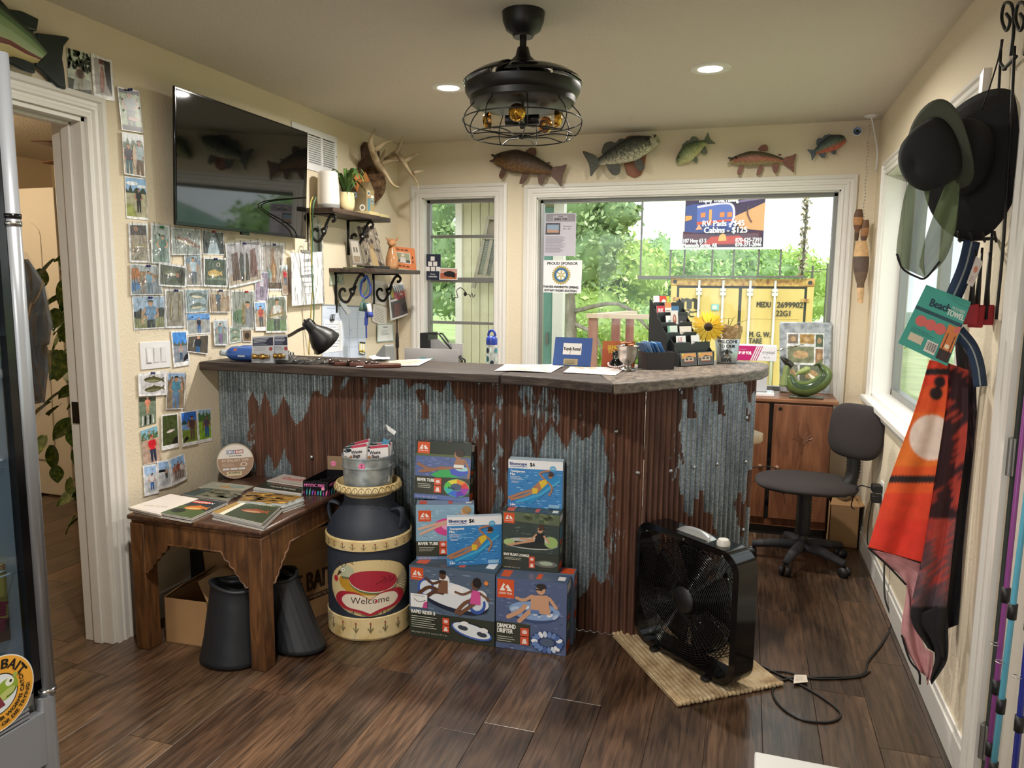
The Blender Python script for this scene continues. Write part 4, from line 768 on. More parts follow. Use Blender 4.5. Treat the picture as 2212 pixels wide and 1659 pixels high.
sc_ = MB(); sc_.cyl((XL + .008,vy1 - .012,2.2),(XL + .0095,vy1 - .012,2.2),.004,n=8); sc_.build('screw',IRON,ve)
# shelves with scrolled iron brackets
def bracket(par,y,z,s=1.0):
    m = MB(); m.box((XL,y - .011,z - .21 *s),(XL + .007,y + .011,z)); m.box((XL,y - .011,z - .007),(XL + .16 *s,y + .011,z))
    def sc(pts,w): m.tube([V((XL + .007 + px*s,y,z - pz*s)) for px,pz in [(p.x,p.y) for p in spline([(a,b,0) for a,b in pts],6)]],w,8,flat=1.6)
    sc([(.052,.100),(.047,.088),(.034,.086),(.020,.098),(.020,.125),(.040,.150),(.066,.150),(.085,.122),(.10,.085),(.112,.055),(.135,.018),(.156,.012),(.168,.026),(.160,.042),(.146,.043)],.0055)
    m.prism([V((XL + .007 + a*s,y - .006,z - b*s)) for a,b in ((.074,.085),(.088,.128),(.104,.112),(.118,.068),(.104,.072))],(0,.012,0)); b = m.build('bracket',IRON,par,True)
    for q in (-.015,): k = MB(); k.cyl((XL + .007 + .098 *s,y - .0075,z - .098 *s),(XL + .007 + .098 *s,y + .0075,z - .098 *s),.006,n=10); k.build('rivet',mat('pale_rivet',(190,186,180),.4),b)
    return b
SHW = mottle(mat('dark_stained_shelf',rough=.5),['2a201a','43342b','584539'],6,6,(8,1,8))
s1 = thing('wall_shelf','upper dark wooden wall shelf on scrolled iron brackets beside the television','shelf',(XL + .1,4.03,1.84)); MB().box((XL,3.683,1.842),(-2.183,4.374,1.868)).build('board',SHW,s1,bev=.003); bracket(s1,3.74,1.842); bracket(s1,4.18,1.842)
s2 = thing('wall_shelf','lower dark wooden wall shelf near the corner, with photo frames on it','shelf',(XL + .15,4.26,1.52)); MB().box((XL,3.949,1.522),(-2.075,4.582,1.547)).build('board',SHW,s2,bev=.003); bracket(s2,4.02,1.522,1.15); bracket(s2,4.50,1.522,1.15)
def at(px,py,y): return on(px,py,1,y)
# smart speaker
c = at(710,440,3.80); c.z = 1.868; sp = thing('smart_speaker','white rounded cylinder speaker with grey base on the upper shelf','speaker',c); m = MB(); r0 = .062
m.lathe(c,[(r0*.96,.028),(r0*.99,.05),(r0*.94,.14),(r0*.90,.19),(r0*.86,.203),(r0*.7,.210),(0,.2105)],36); m.build('shell',mat('speaker_white',(226,218,210),.5),sp,True)
m = MB(); m.lathe(c,[(0,0),(r0*.9,0),(r0*.98,.008),(r0,.027),(r0*.96,.029)],36); bump(m.build('grille_base',mat('speaker_grey_base',(128,128,124),.7),sp,True).data.materials[0],300,.5,.002)
# plant in a cream pot
c = at(748,447,3.93); c.z = 1.868; pl = thing('potted_plant','spiky green plant in a cream pot behind the speaker','plant',c); m = MB(); m.lathe(c,[(0,0),(.038,0),(.047,.03),(.05,.06),(.046,.1),(.044,.108),(.04,.108),(.038,.09),(0,.088)],28); m.build('pot',CREAM,pl,True); r = random.Random(4)
SPK = mottle(mat('spider_plant_leaf',rough=.45),['2c4a24','4c6e34','8c9c4c'],12,3)
for i in range(26):
    a = r.random()*math.tau; L = .13 + .1 *r.random(); h = .13 + .12 *r.random(); w = .009 + .004 *r.random(); d = V((math.cos(a),math.sin(a),0)); s = V((-d.y,d.x,0)); m = MB(); P = [c + V((0,0,.09)) + d*(.01 + L*.75 *t) + V((0,0,h*2.1 *t - (h*1.6 + .04)*t*t)) for t in [k/7 for k in range(8)]]
    P = [V((max(p.x,XL + .01),p.y,max(p.z,1.875) if p.x < -2.17 else p.z)) for p in P]; q = [w*math.sin(math.pi*(.15 + .85 *k/7)) ** .7 for k in range(8)]
    for k in range(7): m.add([P[k] + s*q[k],P[k] - s*q[k] ,P[k + 1] - s*q[k + 1],P[k + 1] + s*q[k + 1]],[(0,1,2,3)])
    m.build('leaf',SPK,pl,True)
# little painted house
hb = at(790,455,4.16); hx0,hy0,hz = -2.33,4.10,1.868; ho = thing('ornament_house','small painted wooden ornament house with an orange roof and blue door on the upper shelf','ornament',(hx0 + .07,hy0 + .06,hz))
HW = mottle(mat('house_brown_wood',rough=.7),['6c5c40','857454','97866a'],8,4); OR = mat('house_orange_roof',(188,116,62),.6); BL = mat('house_blue',(78,120,140),.6); LW = mat('house_cream',(206,190,140),.6)
MB().box((hx0,hy0,hz + .02),(hx0 + .125,hy0 + .10,hz + .15)).build('walls',HW,ho); MB().prism([(hx0 + .125,hy0,hz + .15),(hx0 + .125,hy0 + .1,hz + .15),(hx0 + .125,hy0 + .05,hz + .2)],(-.125,0,0)).build('gable',HW,ho)
for sgn in (-1,1): MB().bar((hx0 + .065,hy0 + .05 + sgn*.001,hz + .206),(hx0 + .065,hy0 + .05 + sgn*.065,hz + .146),.155,.008,(1,0,0)).build('roof_panel',OR,ho)
MB().box((hx0 - .01,hy0 - .012,hz),(hx0 + .15,hy0 + .112,hz + .02)).build('base',LW,ho)
p = Print((hx0 + .1252,hy0,hz + .02),(hx0 + .1252,hy0 + .1,hz + .02),(hx0 + .1252,hy0 + .1,hz + .15),(hx0 + .1252,hy0,hz + .15)); p.bg('a8956a'); p.rect(.12,.02,.46,.62,'5c8ca0'); p.rect(.08,.62,.5,.68,'c8883c'); p.rect(.15,.72,.46,.92,'d8dce0'); p.ell(.3,.82,.1,.06,'384048'); p.rect(.56,.35,.9,.62,'5c8ca0'); p.rect(.62,.40,.84,.58,'e8e8e0'); p.rect(.64,.42,.72,.56,'283848'); p.rect(.74,.42,.82,.56,'283848'); p.poly([(.52,.64),(.94,.64),(.9,.76),(.56,.76)],'f0ece0'); p.build('painted_front',PR,ho)
p = Print((hx0,hy0 - .0005,hz + .02),(hx0 + .125,hy0 - .0005,hz + .02),(hx0 + .125,hy0 - .0005,hz + .15),(hx0,hy0 - .0005,hz + .15)); p.rect(.2,.62,.5,.88,'6c98a8'); p.rect(.25,.66,.45,.84,'e0dcd0'); p.rect(.27,.68,.34,.82,'30343c'); p.rect(.36,.68,.43,.82,'30343c'); p.ring(.78,.16,.16,.15,.45,'f0ece0'); p.build('painted_side',PR,ho)
m = MB(); m.box((-2.325,4.245,1.868),(-2.19,4.36,1.886)); tag(m.build('wood_block',LW,bev=.002),'thin tan wooden block lying at the end of the upper shelf','block')
# antlers on a plaque
an = thing('antler_mount','deer antlers mounted on a dark wooden plaque high in the corner','antlers',(XL,4.45,1.98)); PLQ = mottle(mat('dark_plaque_wood',rough=.35),['2e1e18','4a3026','5c3e30'],6,4,(1,1,4))
m = MB(); o = [(.0,.17),(.07,.19),(.11,.15),(.10,.08),(.15,.04),(.14,-.06),(.09,-.15),(0,-.21)]; o = [(-a,b) for a,b in o[::-1]] + o[1:-1]; m.prism([(XL + .03,4.46 - a,2.16 + b) for a,b in o],(-.029,0,0)); m.build('plaque',PLQ,an,bev=.008)
FURM = mottle(mat('deer_fur',rough=1),['3c2a1e','6c5038','8c7050'],30,5); bump(FURM,90,1,.01); m = MB(); m.grid(lambda u,v: V((XL + .03 + .085 *math.sin(v*1.57) ,4.46,2.10)) + V((0,math.cos(u*math.tau)*.07 *math.cos(v*1.5),math.sin(u*math.tau)*.115 *math.cos(v*1.5) + .02 *math.sin(u*40)*.2)),40,10,None,True); m.build('fur_scalp',FURM,an,True)
ANT = mottle(mat('antler_bone',rough=.5),['7c6850','a89474','c8b898'],9,4); bump(ANT,50,.4,.003)
def ax(*pts): return spline([on(px,py,0,XL + d) for px,py,d in pts],5)
def ant(pts,r): P = ax(*pts); m = MB(); n = len(P); m.tube(P,[max(.0022,1.5 *r*(1 - (i/n) ** 1.6)) for i in range(n)],9); return m
for nm,pts,r in (('main_beam',[(822,365,.10),(812,345,.16),(803,320,.2),(800,307,.22),(806,290,.24),(811,278,.25)],.016),('main_beam',[(832,348,.10),(845,340,.18),(856,332,.24),(870,347,.30),(884,370,.34),(900,392,.36),(905,411,.37)],.015),('tine',[(806,326,.19),(818,318,.24),(832,308,.28),(850,304,.30)],.011),('tine',[(811,340,.15),(818,356,.20),(832,373,.25),(848,398,.29),(864,405,.31)],.013),('tine',[(825,354,.17),(842,348,.22),(858,347,.26),(872,350,.30)],.010),('tine',[(856,333,.25),(862,320,.27),(867,307,.29),(871,294,.30)],.011),('tine',[(874,348,.31),(888,340,.34),(900,333,.35),(910,329,.36)],.010),('tine',[(893,374,.35),(903,371,.37),(916,368,.38)],.009),('tine',[(822,352,.12),(827,335,.14),(832,323,.15)],.009)): ant(pts,r).build(nm,ANT,an,True)
# lower shelf: frames and figure
def frame3(name,label,quad,y0,y1,dep,m,cat='picture frame',face=None,tilt=0):
    """upright board on a shelf; quad = photo corners (TL TR BR BL) lying on a vertical plane through two floor points"""
    pass
def vplane(A,B):
    """vertical plane through two ground points: returns pixel->point and its outward normal towards the camera"""
    A,B = V((*A,0)),V((*B,0)); d = (B - A).normalized(); n = V((d.y,-d.x,0)); n = n if n.dot(CAM - A) > 0 else -n
    return (lambda px,py: onpl(px,py,A,n)),n
def board(name,label,cat,quad,A,B,th,m,draw=None,lean=0,group=None,fr=None,pm=None):
    f,n = vplane(A,B); Q = [f(*p) for p in quad]; top,rt,rb,lb = Q
    zb = min(lb.z,rb.z); Q = [top - n*lean,rt - n*lean,rb,lb]; c = (Q[2] + Q[3])/2; t = thing(name,label,cat,(c.x,c.y,zb),group=group)
    q = [Q[3],Q[2],Q[1],Q[0]]; mb = MB(); nn = (q[1] - q[0]).cross(q[3] - q[0]).normalized(); mb.prism(q,-nn*th); mb.build('board' if not fr else 'frame',m,t,bev=.0015)
    if draw: p = Print(*q); p.L = 2; draw(p); p.build('printed_face',pm or PR,t)
    return t,q,nn
DKB = mat('dark_brown_edge',(54,44,38),.6)
def d_deer(p): p.bg('8c8070'); leaves(p,60,['5c5248','74695c','a89c88','443c34'],0,0,1,1,.05); [p.stroke([(x,.1),(x + .05,1)],.012,'4c443c') for x in (.1,.3,.52,.8)]; p.poly([(.36,.0),(.7,.0),(.66,.3),(.54,.52),(.44,.5),(.38,.3)],'b0966c'); p.ell(.52,.52,.09,.07,'8c7450'); p.stroke([(.2,.45),(.6,.8)],.008,'c0b49c')
board('deer_picture','tall canvas picture of a deer in brush leaning on the lower shelf','picture',[(770,489),(812,492),(833,578),(790,573)],(-2.34,4.20),(-2.10,4.34),.014,DKB,d_deer)
board('picture_frame','grey wooden frame with letters standing behind the deer picture','picture frame',[(753,516),(775,519),(785,572),(762,572)],(-2.36,4.10),(-2.25,4.18),.012,mat('grey_frame',(128,120,110),.6),lambda p: (p.rect(.14,.08,.86,.94,'b8b0a4'),p.rect(.3,.5,.45,.7,'605850'),p.rect(.55,.5,.7,.7,'605850'),p.rect(.2,.1,.8,.35,'8c7c68')))
t_,q_,n_ = board('picture_frame','bright orange photo frame with little fish round the edge on the lower shelf','picture frame',[(842,531),(895,537),(899,584),(848,577)],(-2.29,4.46),(-2.09,4.52),.014,mat('orange_frame',(206,116,60),.5),lambda p: (p.bg('cc7440'),p.rect(.24,.26,.8,.76,'e8e0d0'),p.rect(.26,.28,.78,.74,'8c9478'),p.rect(.26,.28,.78,.42,'4c4c40'),p.ell(.46,.5,.08,.12,'b09c8c'),p.ell(.5,.64,.07,.06,'d0c0b0'),p.poly([(.34,.3),(.62,.3),(.58,.52),(.4,.52)],'c8c4bc'),[fish_ink(p,.32 + .17 *i,v,.055,.03,'3c2c24',0,'5c4434') for i in range(3) for v in (.88,.12)],[fish_ink(p,u,.36 + .2 *i,.05,.03,'3c2c24',1.5,'5c4434') for i in range(2) for u in (.12,.9)]))
c = on(828,576,1,4.42); c.z = 1.547; c.x = -2.2; fx = thing('fox_figurine','glazed tan animal figurine with pointed ears behind the orange frame','figurine',c); GL = mottle(mat('tan_glaze',rough=.15),['9c6a44','c08c60','d0a47c'],5,3); m = MB(); m.lathe(c,[(0,0),(.038,0),(.042,.03),(.04,.07),(.03,.11),(.022,.135),(.02,.15),(0,.151)],24); m.build('body',GL,fx,True); m = MB(); m.sph(c + V((.004,-.008,.172)),(.028,.034,.026),18); m.sph(c + V((.01,-.03,.163)),(.016,.022,.014),14); m.build('head',GL,fx,True)
for s in (-1,1): m = MB(); e = c + V((s*.022,0,.185)); m.prism([e + V((-.014,0,0)),e + V((.014,0,0)),e + V((s*.026,0,.026))],(0,.01,0)); m.build('ear',GL,fx,bev=.003)
m = MB(); a = on(716,574,1,4.0); m.obox((-2.26,4.06,1.5505),(.13,.12,.006),Matrix.Rotation(.3,3,'Z')); tag(m.build('notebook',mat('olive_cover',(96,104,60),.6)),'thin olive notebook lying at the near end of the lower shelf','book'); m = MB(); m.obox((-2.15,4.09,1.555),(.11,.15,.014),Matrix.Rotation(-.2,3,'Z')); tag(m.build('wallet',BLKP,bev=.003),'flat black wallet on the lower shelf by the olive notebook','wallet')
# mirror
mi = thing('wall_mirror','narrow arched mirror in a pale carved frame half behind the cabin note','mirror',(XL,3.81,1.4)); o = [(.07 *math.cos(a),.115 + .1 *math.sin(a)) for a in [math.pi*i/14 for i in range(15)]] + [(-.07,-.28),(.07,-.28)]
y_,z_ = 3.80,1.62; MB().prism([(XL + .018,y_ + a,z_ + b) for a,b in o],(-.0175,0,0)).build('frame',mottle(mat('pale_carved_frame',rough=.6),['8c8880','c0bcb0','d8d4c8'],40,4),mi,bev=.005); MB().prism([(XL + .0192,y_ + a*.68,z_ + (b - .02)*.8 + .008) for a,b in o],(-.001,0,0)).build('glass',mat('mirror_glass',(200,210,205),.03,1),mi)
# papers on the wall
def sheet(name,label,quad,draw,d=.004,ax=0,val=XL,sgn=1,cat='paper',curl=0,m=None,card='f4f4f6',group=None,pin=None):
    Q = pxq(quad,ax,val + sgn*d); p = Print(*Q); p.mb.prism(Q,p.n*-.0012,card,card); draw(p); return p.build(name,m or PR,None,label=label,cat=cat,group=group)
def z5(*p): return [(x/5.183 + 600,y/5.183 + 500) for x,y in p]
GI = '5c5c64'
n1 = sheet('notice','sleeved paper notice with cabin check-in times, clipped left of the cables',[(629,546),(695,544),(699,655),(631,661)],lambda p: [p.text(t,.5,v,h,GI,'C',1 if h > .05 else 0,0,.8) for t,v,h in (('CABINS',.82,.055),('Check-out at 10am',.715,.03),('Check-in at 2pm',.635,.03),('RV/TENTERS',.52,.055),('Check-out at 12 noon',.42,.03),('Check-in at 1pm',.335,.03),('THANK YOU FOR STAYING',.20,.016),('WITH US',.165,.016))],.03)
s = MB(); _Q = pxq([(628,543),(697,541),(701,657),(630,663)],0,XL + .033); s.grid(lambda u,v: (_Q[0]*(1 - u) + _Q[1]*u)*(1 - v) + (_Q[3]*(1 - u) + _Q[2]*u)*v + V((.002 *noise.noise(V((u*5,v*6,2))),0,0)),10,14); s.build('plastic_sleeve',FILM,n1,True)
c = on(661,541,0,XL + .032); s = MB(); s.box((c.x - .008,c.y - .045,c.z - .012),(c.x + .006,c.y + .045,c.z + .002)); s.tube(spline([c + V((0,-.03,0)),c + V((.004,-.02,.04)),c + V((0,0,.05)),c + V((.004,.02,.04)),c + V((0,.03,0))],5),.0025,6); s.build('bulldog_clip',STEEL,n1,bev=.001)
def d_cal(p):
    p.bg('d4dff2'); p.rect(0,.97,1,1,'8c9498'); p.text('I am the bread of life',.1,.92,.03,'3c50a0',wmax=.75)
    for i in range(1,5): p.rect(.0,.93 - .18 *i,1,.933 - .18 *i,'a8b4cc'); p.rect(i/5,0,i/5 + .006,.92,'b8c2d6')
    for t,u,v,h in (('Jim 2',.82,.86,.02),('cabin 4',.82,.82,.018),('closed',.6,.52,.025),('Fri 6',.6,.45,.02),('23',.64,.20,.018),('24',.74,.20,.018),('30',.74,.1,.018)): p.text(t,u,v,h,'4c68b0')
    p.poly([(.02,.10),(.44,.14),(.43,.70),(.03,.72)],'f2f4fa'); p.lines(.06,.2,.4,.66,9,'a8b0c4',.25)
wb = sheet('whiteboard_calendar','pale blue dry erase calendar with handwriting, behind the desk lamp',[(696,657),(788,661),(791,772),(696,775)],d_cal,.006,cat='calendar'); c = on(716,690,0,XL + .008); s = MB(); s.box((c.x,c.y - .02,c.z - .008),(c.x + .01,c.y + .02,c.z + .002)); s.tube([c + V((.005,-.018,0)),c + V((.012,-.022,.03)),c + V((.012,-.004,.03)),c + V((.005,0,0))],.002,6); s.tube([c + V((.005,.002,0)),c + V((.012,.004,.03)),c + V((.012,.022,.03)),c + V((.005,.018,0))],.002,6); s.build('binder_clip',BLKP,wb)
sheet('paper_strip','blank white paper strip stuck slantwise over the top of the calendar',z5((680,785),(715,755),(825,900),(785,935)),lambda p: p.bg('eef2fa'),.012)
def txtpage(p,n=12): p.bg('efe8e2'); p.lines(.12,.1,.9,.85,n,'a0948c',.3); p.text('NOTICE',.5,.89,.04,'6c605c','C')
sheet('paper_sheet','tan letter pinned behind the right hand bracket of the lower shelf',z5((1058,540),(1225,570),(1222,835),(1060,795)),txtpage,.004); sheet('paper_sheet','tan letter hanging below another, left of the curling poster',z5((1070,810),(1228,855),(1215,1075),(1058,1005)),lambda p: txtpage(p,9),.008)
sheet('certificate','small green-bordered certificate low on the wall left of the window',z5((1115,1040),(1290,1030),(1300,1225),(1112,1240)),lambda p: (p.bg('a8c4bc'),p.rect(.05,.05,.95,.95,'f2f4f2'),p.text('CERTIFICATE',.5,.78,.07,'506060','C',1,0,.7),p.lines(.25,.35,.75,.65,4,'909898',.3),p.stroke([(.6,.2),(.66,.28),(.72,.18),(.8,.24)],.012,'404848')),.01)
_Q = pxq(z5((1215,590),(1440,555),(1480,880),(1245,1000)),0,XL + .02); _Q = [q + V((0,0,0)) for q in _Q]
po = Print(*_Q,fn=lambda u,v,h: (_Q[0]*(1 - u) + _Q[1]*u)*(1 - v) + (_Q[3]*(1 - u) + _Q[2]*u)*v + V((h + .012 + .03 *math.sin(u*3.2)*(1 - v) + .035 *u*u*(1 - v),0,0)),cuts=10); po.bg('f0f0f0'); po.rect(.06,.05,.93,.92,'5c5458'); po.rect(.06,.62,.93,.92,'90a4c0'); po.rect(.1,.6,.2,.9,'b8a840'); po.poly([(.2,.5),(.85,.58),(.85,.74),(.2,.72)],'b04858'); po.rect(.06,.5,.3,.56,'e8e8e8'); po.poly([(.1,.05),(.3,.05),(.35,.4),(.15,.42)],'74504c'); po.ell(.6,.25,.2,.15,'403c44'); po.ell(.75,.35,.08,.1,'c0a898'); po.text('OPEN',.5,.62,.06,'e8d0d0','C',1)
po.build('poster',PR,None,label='curling photo poster hanging in the corner beside the small window',cat='poster')
sheet('banknote','dollar bill pinned under the near end of the lower shelf',z5((588,482),(735,478),(748,590),(582,606)),lambda p: (p.bg('9ca494'),p.rect(.05,.08,.95,.92,'c0c8b4'),p.ell(.5,.5,.13,.34,'5c6858'),p.ell(.5,.55,.06,.18,'b8c0ac'),p.text('1',.12,.36,.3,'4c5a4c','C',1),p.text('1',.88,.36,.3,'4c5a4c','C',1),p.text('ONE',.7,.2,.14,'5c6858','C',1)),.005,card='a8b0a0')
sheet('yellow_tag','small yellow and black product card at the foot of the calendar',z5((915,1232),(980,1240),(978,1385),(912,1370)),lambda p: (p.bg('f0d040'),p.rect(0,.0,1,.25,'38362c'),p.rect(.1,.06,.9,.18,'e8e0c0'),p.rect(.0,.86,1,1,'38362c'),p.rect(.12,.35,.45,.85,'f4f4ec'),p.rect(.55,.35,.88,.85,'f4f4ec'),p.circ(.5,.3,.08,'38362c')),.014,cat='card')
# lanyards on the bracket tip
la = thing('key_lanyards','blue and teal coiled key lanyards hanging from the shelf bracket','lanyard',on(790,700,1,4.02)); BLU = mat('blue_cord',(40,64,150),.5); TEA = mat('teal_cord',(110,160,166),.5); W = lambda x,y,d=0: on(x/5.183 + 600,y/5.183 + 500,1,4.0 + d)
for nm,m_,pts,r in (('blue_loop',BLU,[(990,500),(940,580),(930,690),(975,745),(1030,700),(1035,600),(1005,520)],.006),('teal_loop',TEA,[(975,520),(925,560),(920,650),(945,720),(1000,660),(1010,560),(990,520)],.005)):
    m = MB(); m.tube(spline([W(a,b,.01 *(nm[0] == 't')) for a,b in pts],6,True),r,8,True); m.build(nm,m_,la,True)
m = MB(); m.tube(spline([W(965,740),W(955,800),W(950,860)],4),.008,8); m.cyl(W(950,790),W(940,890),.01,.02,10); m.build('tassel',mat('grey_green_tassel',(92,120,108),.8),la,True); m = MB(); m.cyl(W(985,800),W(990,880),.014,.014,12); m.build('dark_bead',mat('dark_teal_bead',(40,80,84),.4),la,True); m = MB(); m.cyl(W(1015,810),W(1035,930),.013,.014,12); m.build('white_tube',WHP,la,True); m = MB(); m.cyl(W(1032,905),W(1040,958),.017,.017,12); m.build('blue_cap',BLU,la,True)
m = MB(); m.cyl(W(990,880),W(992,980),.008,.009,8); m.cyl(W(992,960),W(990,1050),.012,.011,8); m.cyl(W(990,1050),W(992,1195),.005,.005,8); tag(m.build('hanging_pen',BLU,smooth=40),'blue and white pen hanging below the lanyards in front of the calendar','pen')
m = MB(); P0,P1 = on(857,668,0,XL + .02),on(859,773,0,XL + .02); P1.z = .80; m.tube([P0,P1],[.004,.009],10); P = P0*.3 + P1*.7; fr_ = thing('fishing_rod','thin dark fishing rod with a cork grip standing in the left corner','fishing rod',P1); m.build('rod_blank',mat('dark_rod',(60,44,34),.4),fr_,True); q = P0*.35 + P1*.65; m = MB(); m.lathe(P0*.45 + P1*.55,[(.004,-.02),(.012,0),(.012,.06),(.007,.1)],12); m.build('reel_seat',BLKP,fr_,True); m = MB(); m.lathe(P0*.1 + P1*.9,[(.0,-.03),(.011,-.03),(.011,.02),(.0,.022)],12); m.build('ferrule',STEEL,fr_,True)
m = MB(); m.cyl(P1 + V((0,0,-.80)),P1,.011,.010,12); m.build('grip',mottle(mat('cork',rough=.8),['a8845c','c8a478'],60,3),fr_,True)
# cables from the shelf down the wall
for nm,col,pts,lab in (('yellow_cable',(176,160,70),[(676,425,.09),(670,445,.235),(671,500,.14),(673,570,.10),(675,625,.075),(670,700,.05),(667,765,.03)],'thin yellow cable hanging from the upper shelf past the cabin notice'),('green_cable',(70,112,80),[(683,425,.09),(676,447,.235),(675,500,.13),(674,590,.095),(678,660,.075),(677,720,.05),(680,765,.03)],'thin dark green cable twisted beside a yellow one past the cabin notice')):
    m = MB(); m.tube(spline([on(a,b,0,XL + d) for a,b,d in pts],8),.0033,6); tag(m.build(nm,mat(nm,col,.5),smooth=True),lab,'cable')
# light switches
sw = thing('light_switch','white three-gang rocker light switch plate between the photos','light switch',on(333,765,0,XL)); Q = pxq(z3((258,165),(530,150),(540,385),(272,412)),0,XL + .005); n = V((1,0,0)); MB().prism(Q,n*-.0048).build('plate',WHP,sw,bev=.0015)
for i,up in enumerate((0,1,1)):
    u = .17 + .235 *i; g = lambda a,b,h=0: (Q[0]*(1 - a) + Q[1]*a)*(1 - b) + (Q[3]*(1 - a) + Q[2]*a)*b + n*h; MB().prism([g(u,.22,.0015),g(u + .18,.22,.0015),g(u + .18,.8,.0015),g(u,.8,.0015)],n*-.0012).build('switch_frame',mat('switch_shade',(206,206,208),.4),sw); a,b = (.006,.002) if up else (.002,.006)
    MB().add([g(u + .02,.25,b),g(u + .16,.25,b),g(u + .16,.77,a),g(u + .02,.77,a),g(u + .02,.25,.001),g(u + .16,.25,.001),g(u + .16,.77,.001),g(u + .02,.77,.001)],[(0,1,2,3),(0,4,5,1),(1,5,6,2),(2,6,7,3),(3,7,4,0)]).build('rocker',WHP,sw)
# wooden fish plaque over the doorway
bf = thing('wooden_fish','big painted wooden largemouth fish hanging over the doorway, cut by the frame edge','wall decoration',on(40,90,0,XL)); BF = paint('painted_wood_fish',.25,.12,8); g = lambda px,py,d=.03: on(px,py,0,XL + d)
def fz(*p): return [(x/3.456,y/3.456) for x,y in p]
def flat(nm,pts,d,th,col,par=bf,m=BF,bev=.006): mb = MB(); P = [g(x,y,d) for x,y in pts]; mb.prism(P,(-th,0,0),col); return mb.build(nm,m,par,bev=bev)
flat('dorsal_fin',fz((-150,-190),(70,65),(140,75),(180,85),(295,140),(280,235),(120,190),(-150,0))[::-1],.035,.02,'20302a')
flat('tail_fin',fz((280,245),(400,258),(500,270),(527,285),(480,350),(470,440),(485,520),(500,670),(440,650),(270,480),(330,400))[::-1],.032,.02,'1c2a28'); flat('belly_fin',fz((62,430),(110,420),(180,440),(268,475),(268,552),(170,520),(90,475))[::-1],.045,.018,'1a2624')
m = MB()
def bfn(u,v):
    top = [(-420,-260),(-150,-130),(100,100),(240,230),(365,385)]; bot = [(-420,420),(-150,440),(60,425),(180,470),(280,470)]
    f = u*4; i = min(3,int(f)); t = f - i; a = V(top[i]).lerp(V(top[i + 1]),t); b = V(bot[i]).lerp(V(bot[i + 1]),t); q = a.lerp(b,v); return g(q.x/3.456,q.y/3.456,.03 + .055 *math.sin(math.pi*min(1,max(0,v)))*(1 - .6 *u))
m.grid(lambda u,v: bfn(1 - u,v),28,18,None,False,lambda u,v: ('2c3c30','5c7c58','88a474','9cb488','9cac80','6c3430','c8b880','d0bc80')[min(7,int(v*8))]); m.grid(lambda u,v: (lambda q: V((XL + .02,q.y,q.z)))(bfn(1 - u,1 - v)),28,18,'304030'); m.build('body',BF,bf,True)
# desk lamp
dl = thing('desk_lamp','black gooseneck desk lamp with a bell shade bent over the counter','lamp',(-2.17,3.33,.762)); LB = mat('satin_black_lamp',(26,25,24),.42)
a,b = on(661,695,1,3.22),on(706,742,1,3.30); ax_ = (b - a).normalized(); L = (b - a).length; m = MB(); m.lathe(a,[(.0,-.004),(.022,-.003),(.027,.004),(.0275,.04),(.033,.055),(.05,.08),(.068,.115),(.077,.155),(.0745,.155),(.064,.115),(.044,.08),(.0,.05)],36,ax=ax_); sh_ = m.build('shade',LB,dl,True)
for k in range(-2,3):
    s = MB(); u,w = perp(ax_); e = 1 if True else 0; aa = math.radians(-90 + k*22); rr = u*math.cos(aa) + w*math.sin(aa); s.tube([a + ax_*.012 + rr*.0275,a + ax_*.036 + rr*.028],.0018,6); s.build('vent_slot',BLKG,sh_)
m = MB(); m.cyl(a - ax_*.014,a - ax_*.003,.005,n=10); m.build('knob',LB,dl); m = MB(); m.tube(spline([V((-2.17,3.36,.78)),V((-2.19,3.36,1.0)),on(600,735,1,3.34),on(625,725,1,3.30),on(648,712,1,3.25),a + ax_*.03],8),.0085,10); m.build('gooseneck',LB,dl,True); m = MB(); m.lathe((-2.17,3.36,.762),[(0,0),(.075,0),(.075,.01),(.06,.02),(.02,.03),(0,.03)],32); m.build('base',LB,dl,True); m = MB(); m.sph(a + ax_*.085,.027,14); m.build('bulb',mat('frosted_bulb',(230,228,220),.4),dl,True)
# ================================================================== things on and behind the counter
CT = 1.0955
ORD = 'first second third fourth fifth sixth seventh eighth ninth'.split()
# two blue gas bottles
for i,(pc,lab) in enumerate((((452,762),'blue gas bottle lying at the left end of the counter, nearer the camera'),((443,757),'blue gas bottle lying behind another at the left end of the counter'))):
    r = .034; c = V((-2.33 + .0 *i,2.905 + .072 *i,CT + r)); t = thing('gas_bottle',lab,'bottle',(c.x + .1,c.y,CT),group='blue gas bottles on the counter'); a = V((1,.05,0)).normalized(); m = MB()
    m.lathe(c,[(.0,.035),(.014,.036),(.022,.045),(r*.93,.062),(r,.085),(r,.24),(r*.94,.262),(r*.6,.272),(0,.274)],28,ax=a); m.build('body',mat('blue_anodised',(70,110,190),.25,.3),t,True)
    m = MB(); m.lathe(c,[(.0,.004),(.011,.004),(.0125,0),(.0135,.012),(.015,.034),(.0,.037)],20,ax=a); m.build('neck',mat('frosted_plastic',(196,206,214),.35),t,True)
    p = Print(c,c,c,c,step=.0002,fn=lambda u,v,h: c + a*(.09 + .12 *u) + (V((0,-math.cos(-.35 + 1.3 *v),math.sin(-.35 + 1.3 *v))))*(r + .0004 + h),cuts=2); p.q = [V((0,0,0)),V((.12,0,0)),V((.12,.044,0)),V((0,.044,0))]; p.w,p.h = .12,.044
    p.rect(.0,.62,.12,.9,'e07a3c'); p.ring(.06,.76,.03,.08,.4,'6c3018'); p.rect(.2,.0,.5,.18,'d8dce4'); p.build('label',PR,t)
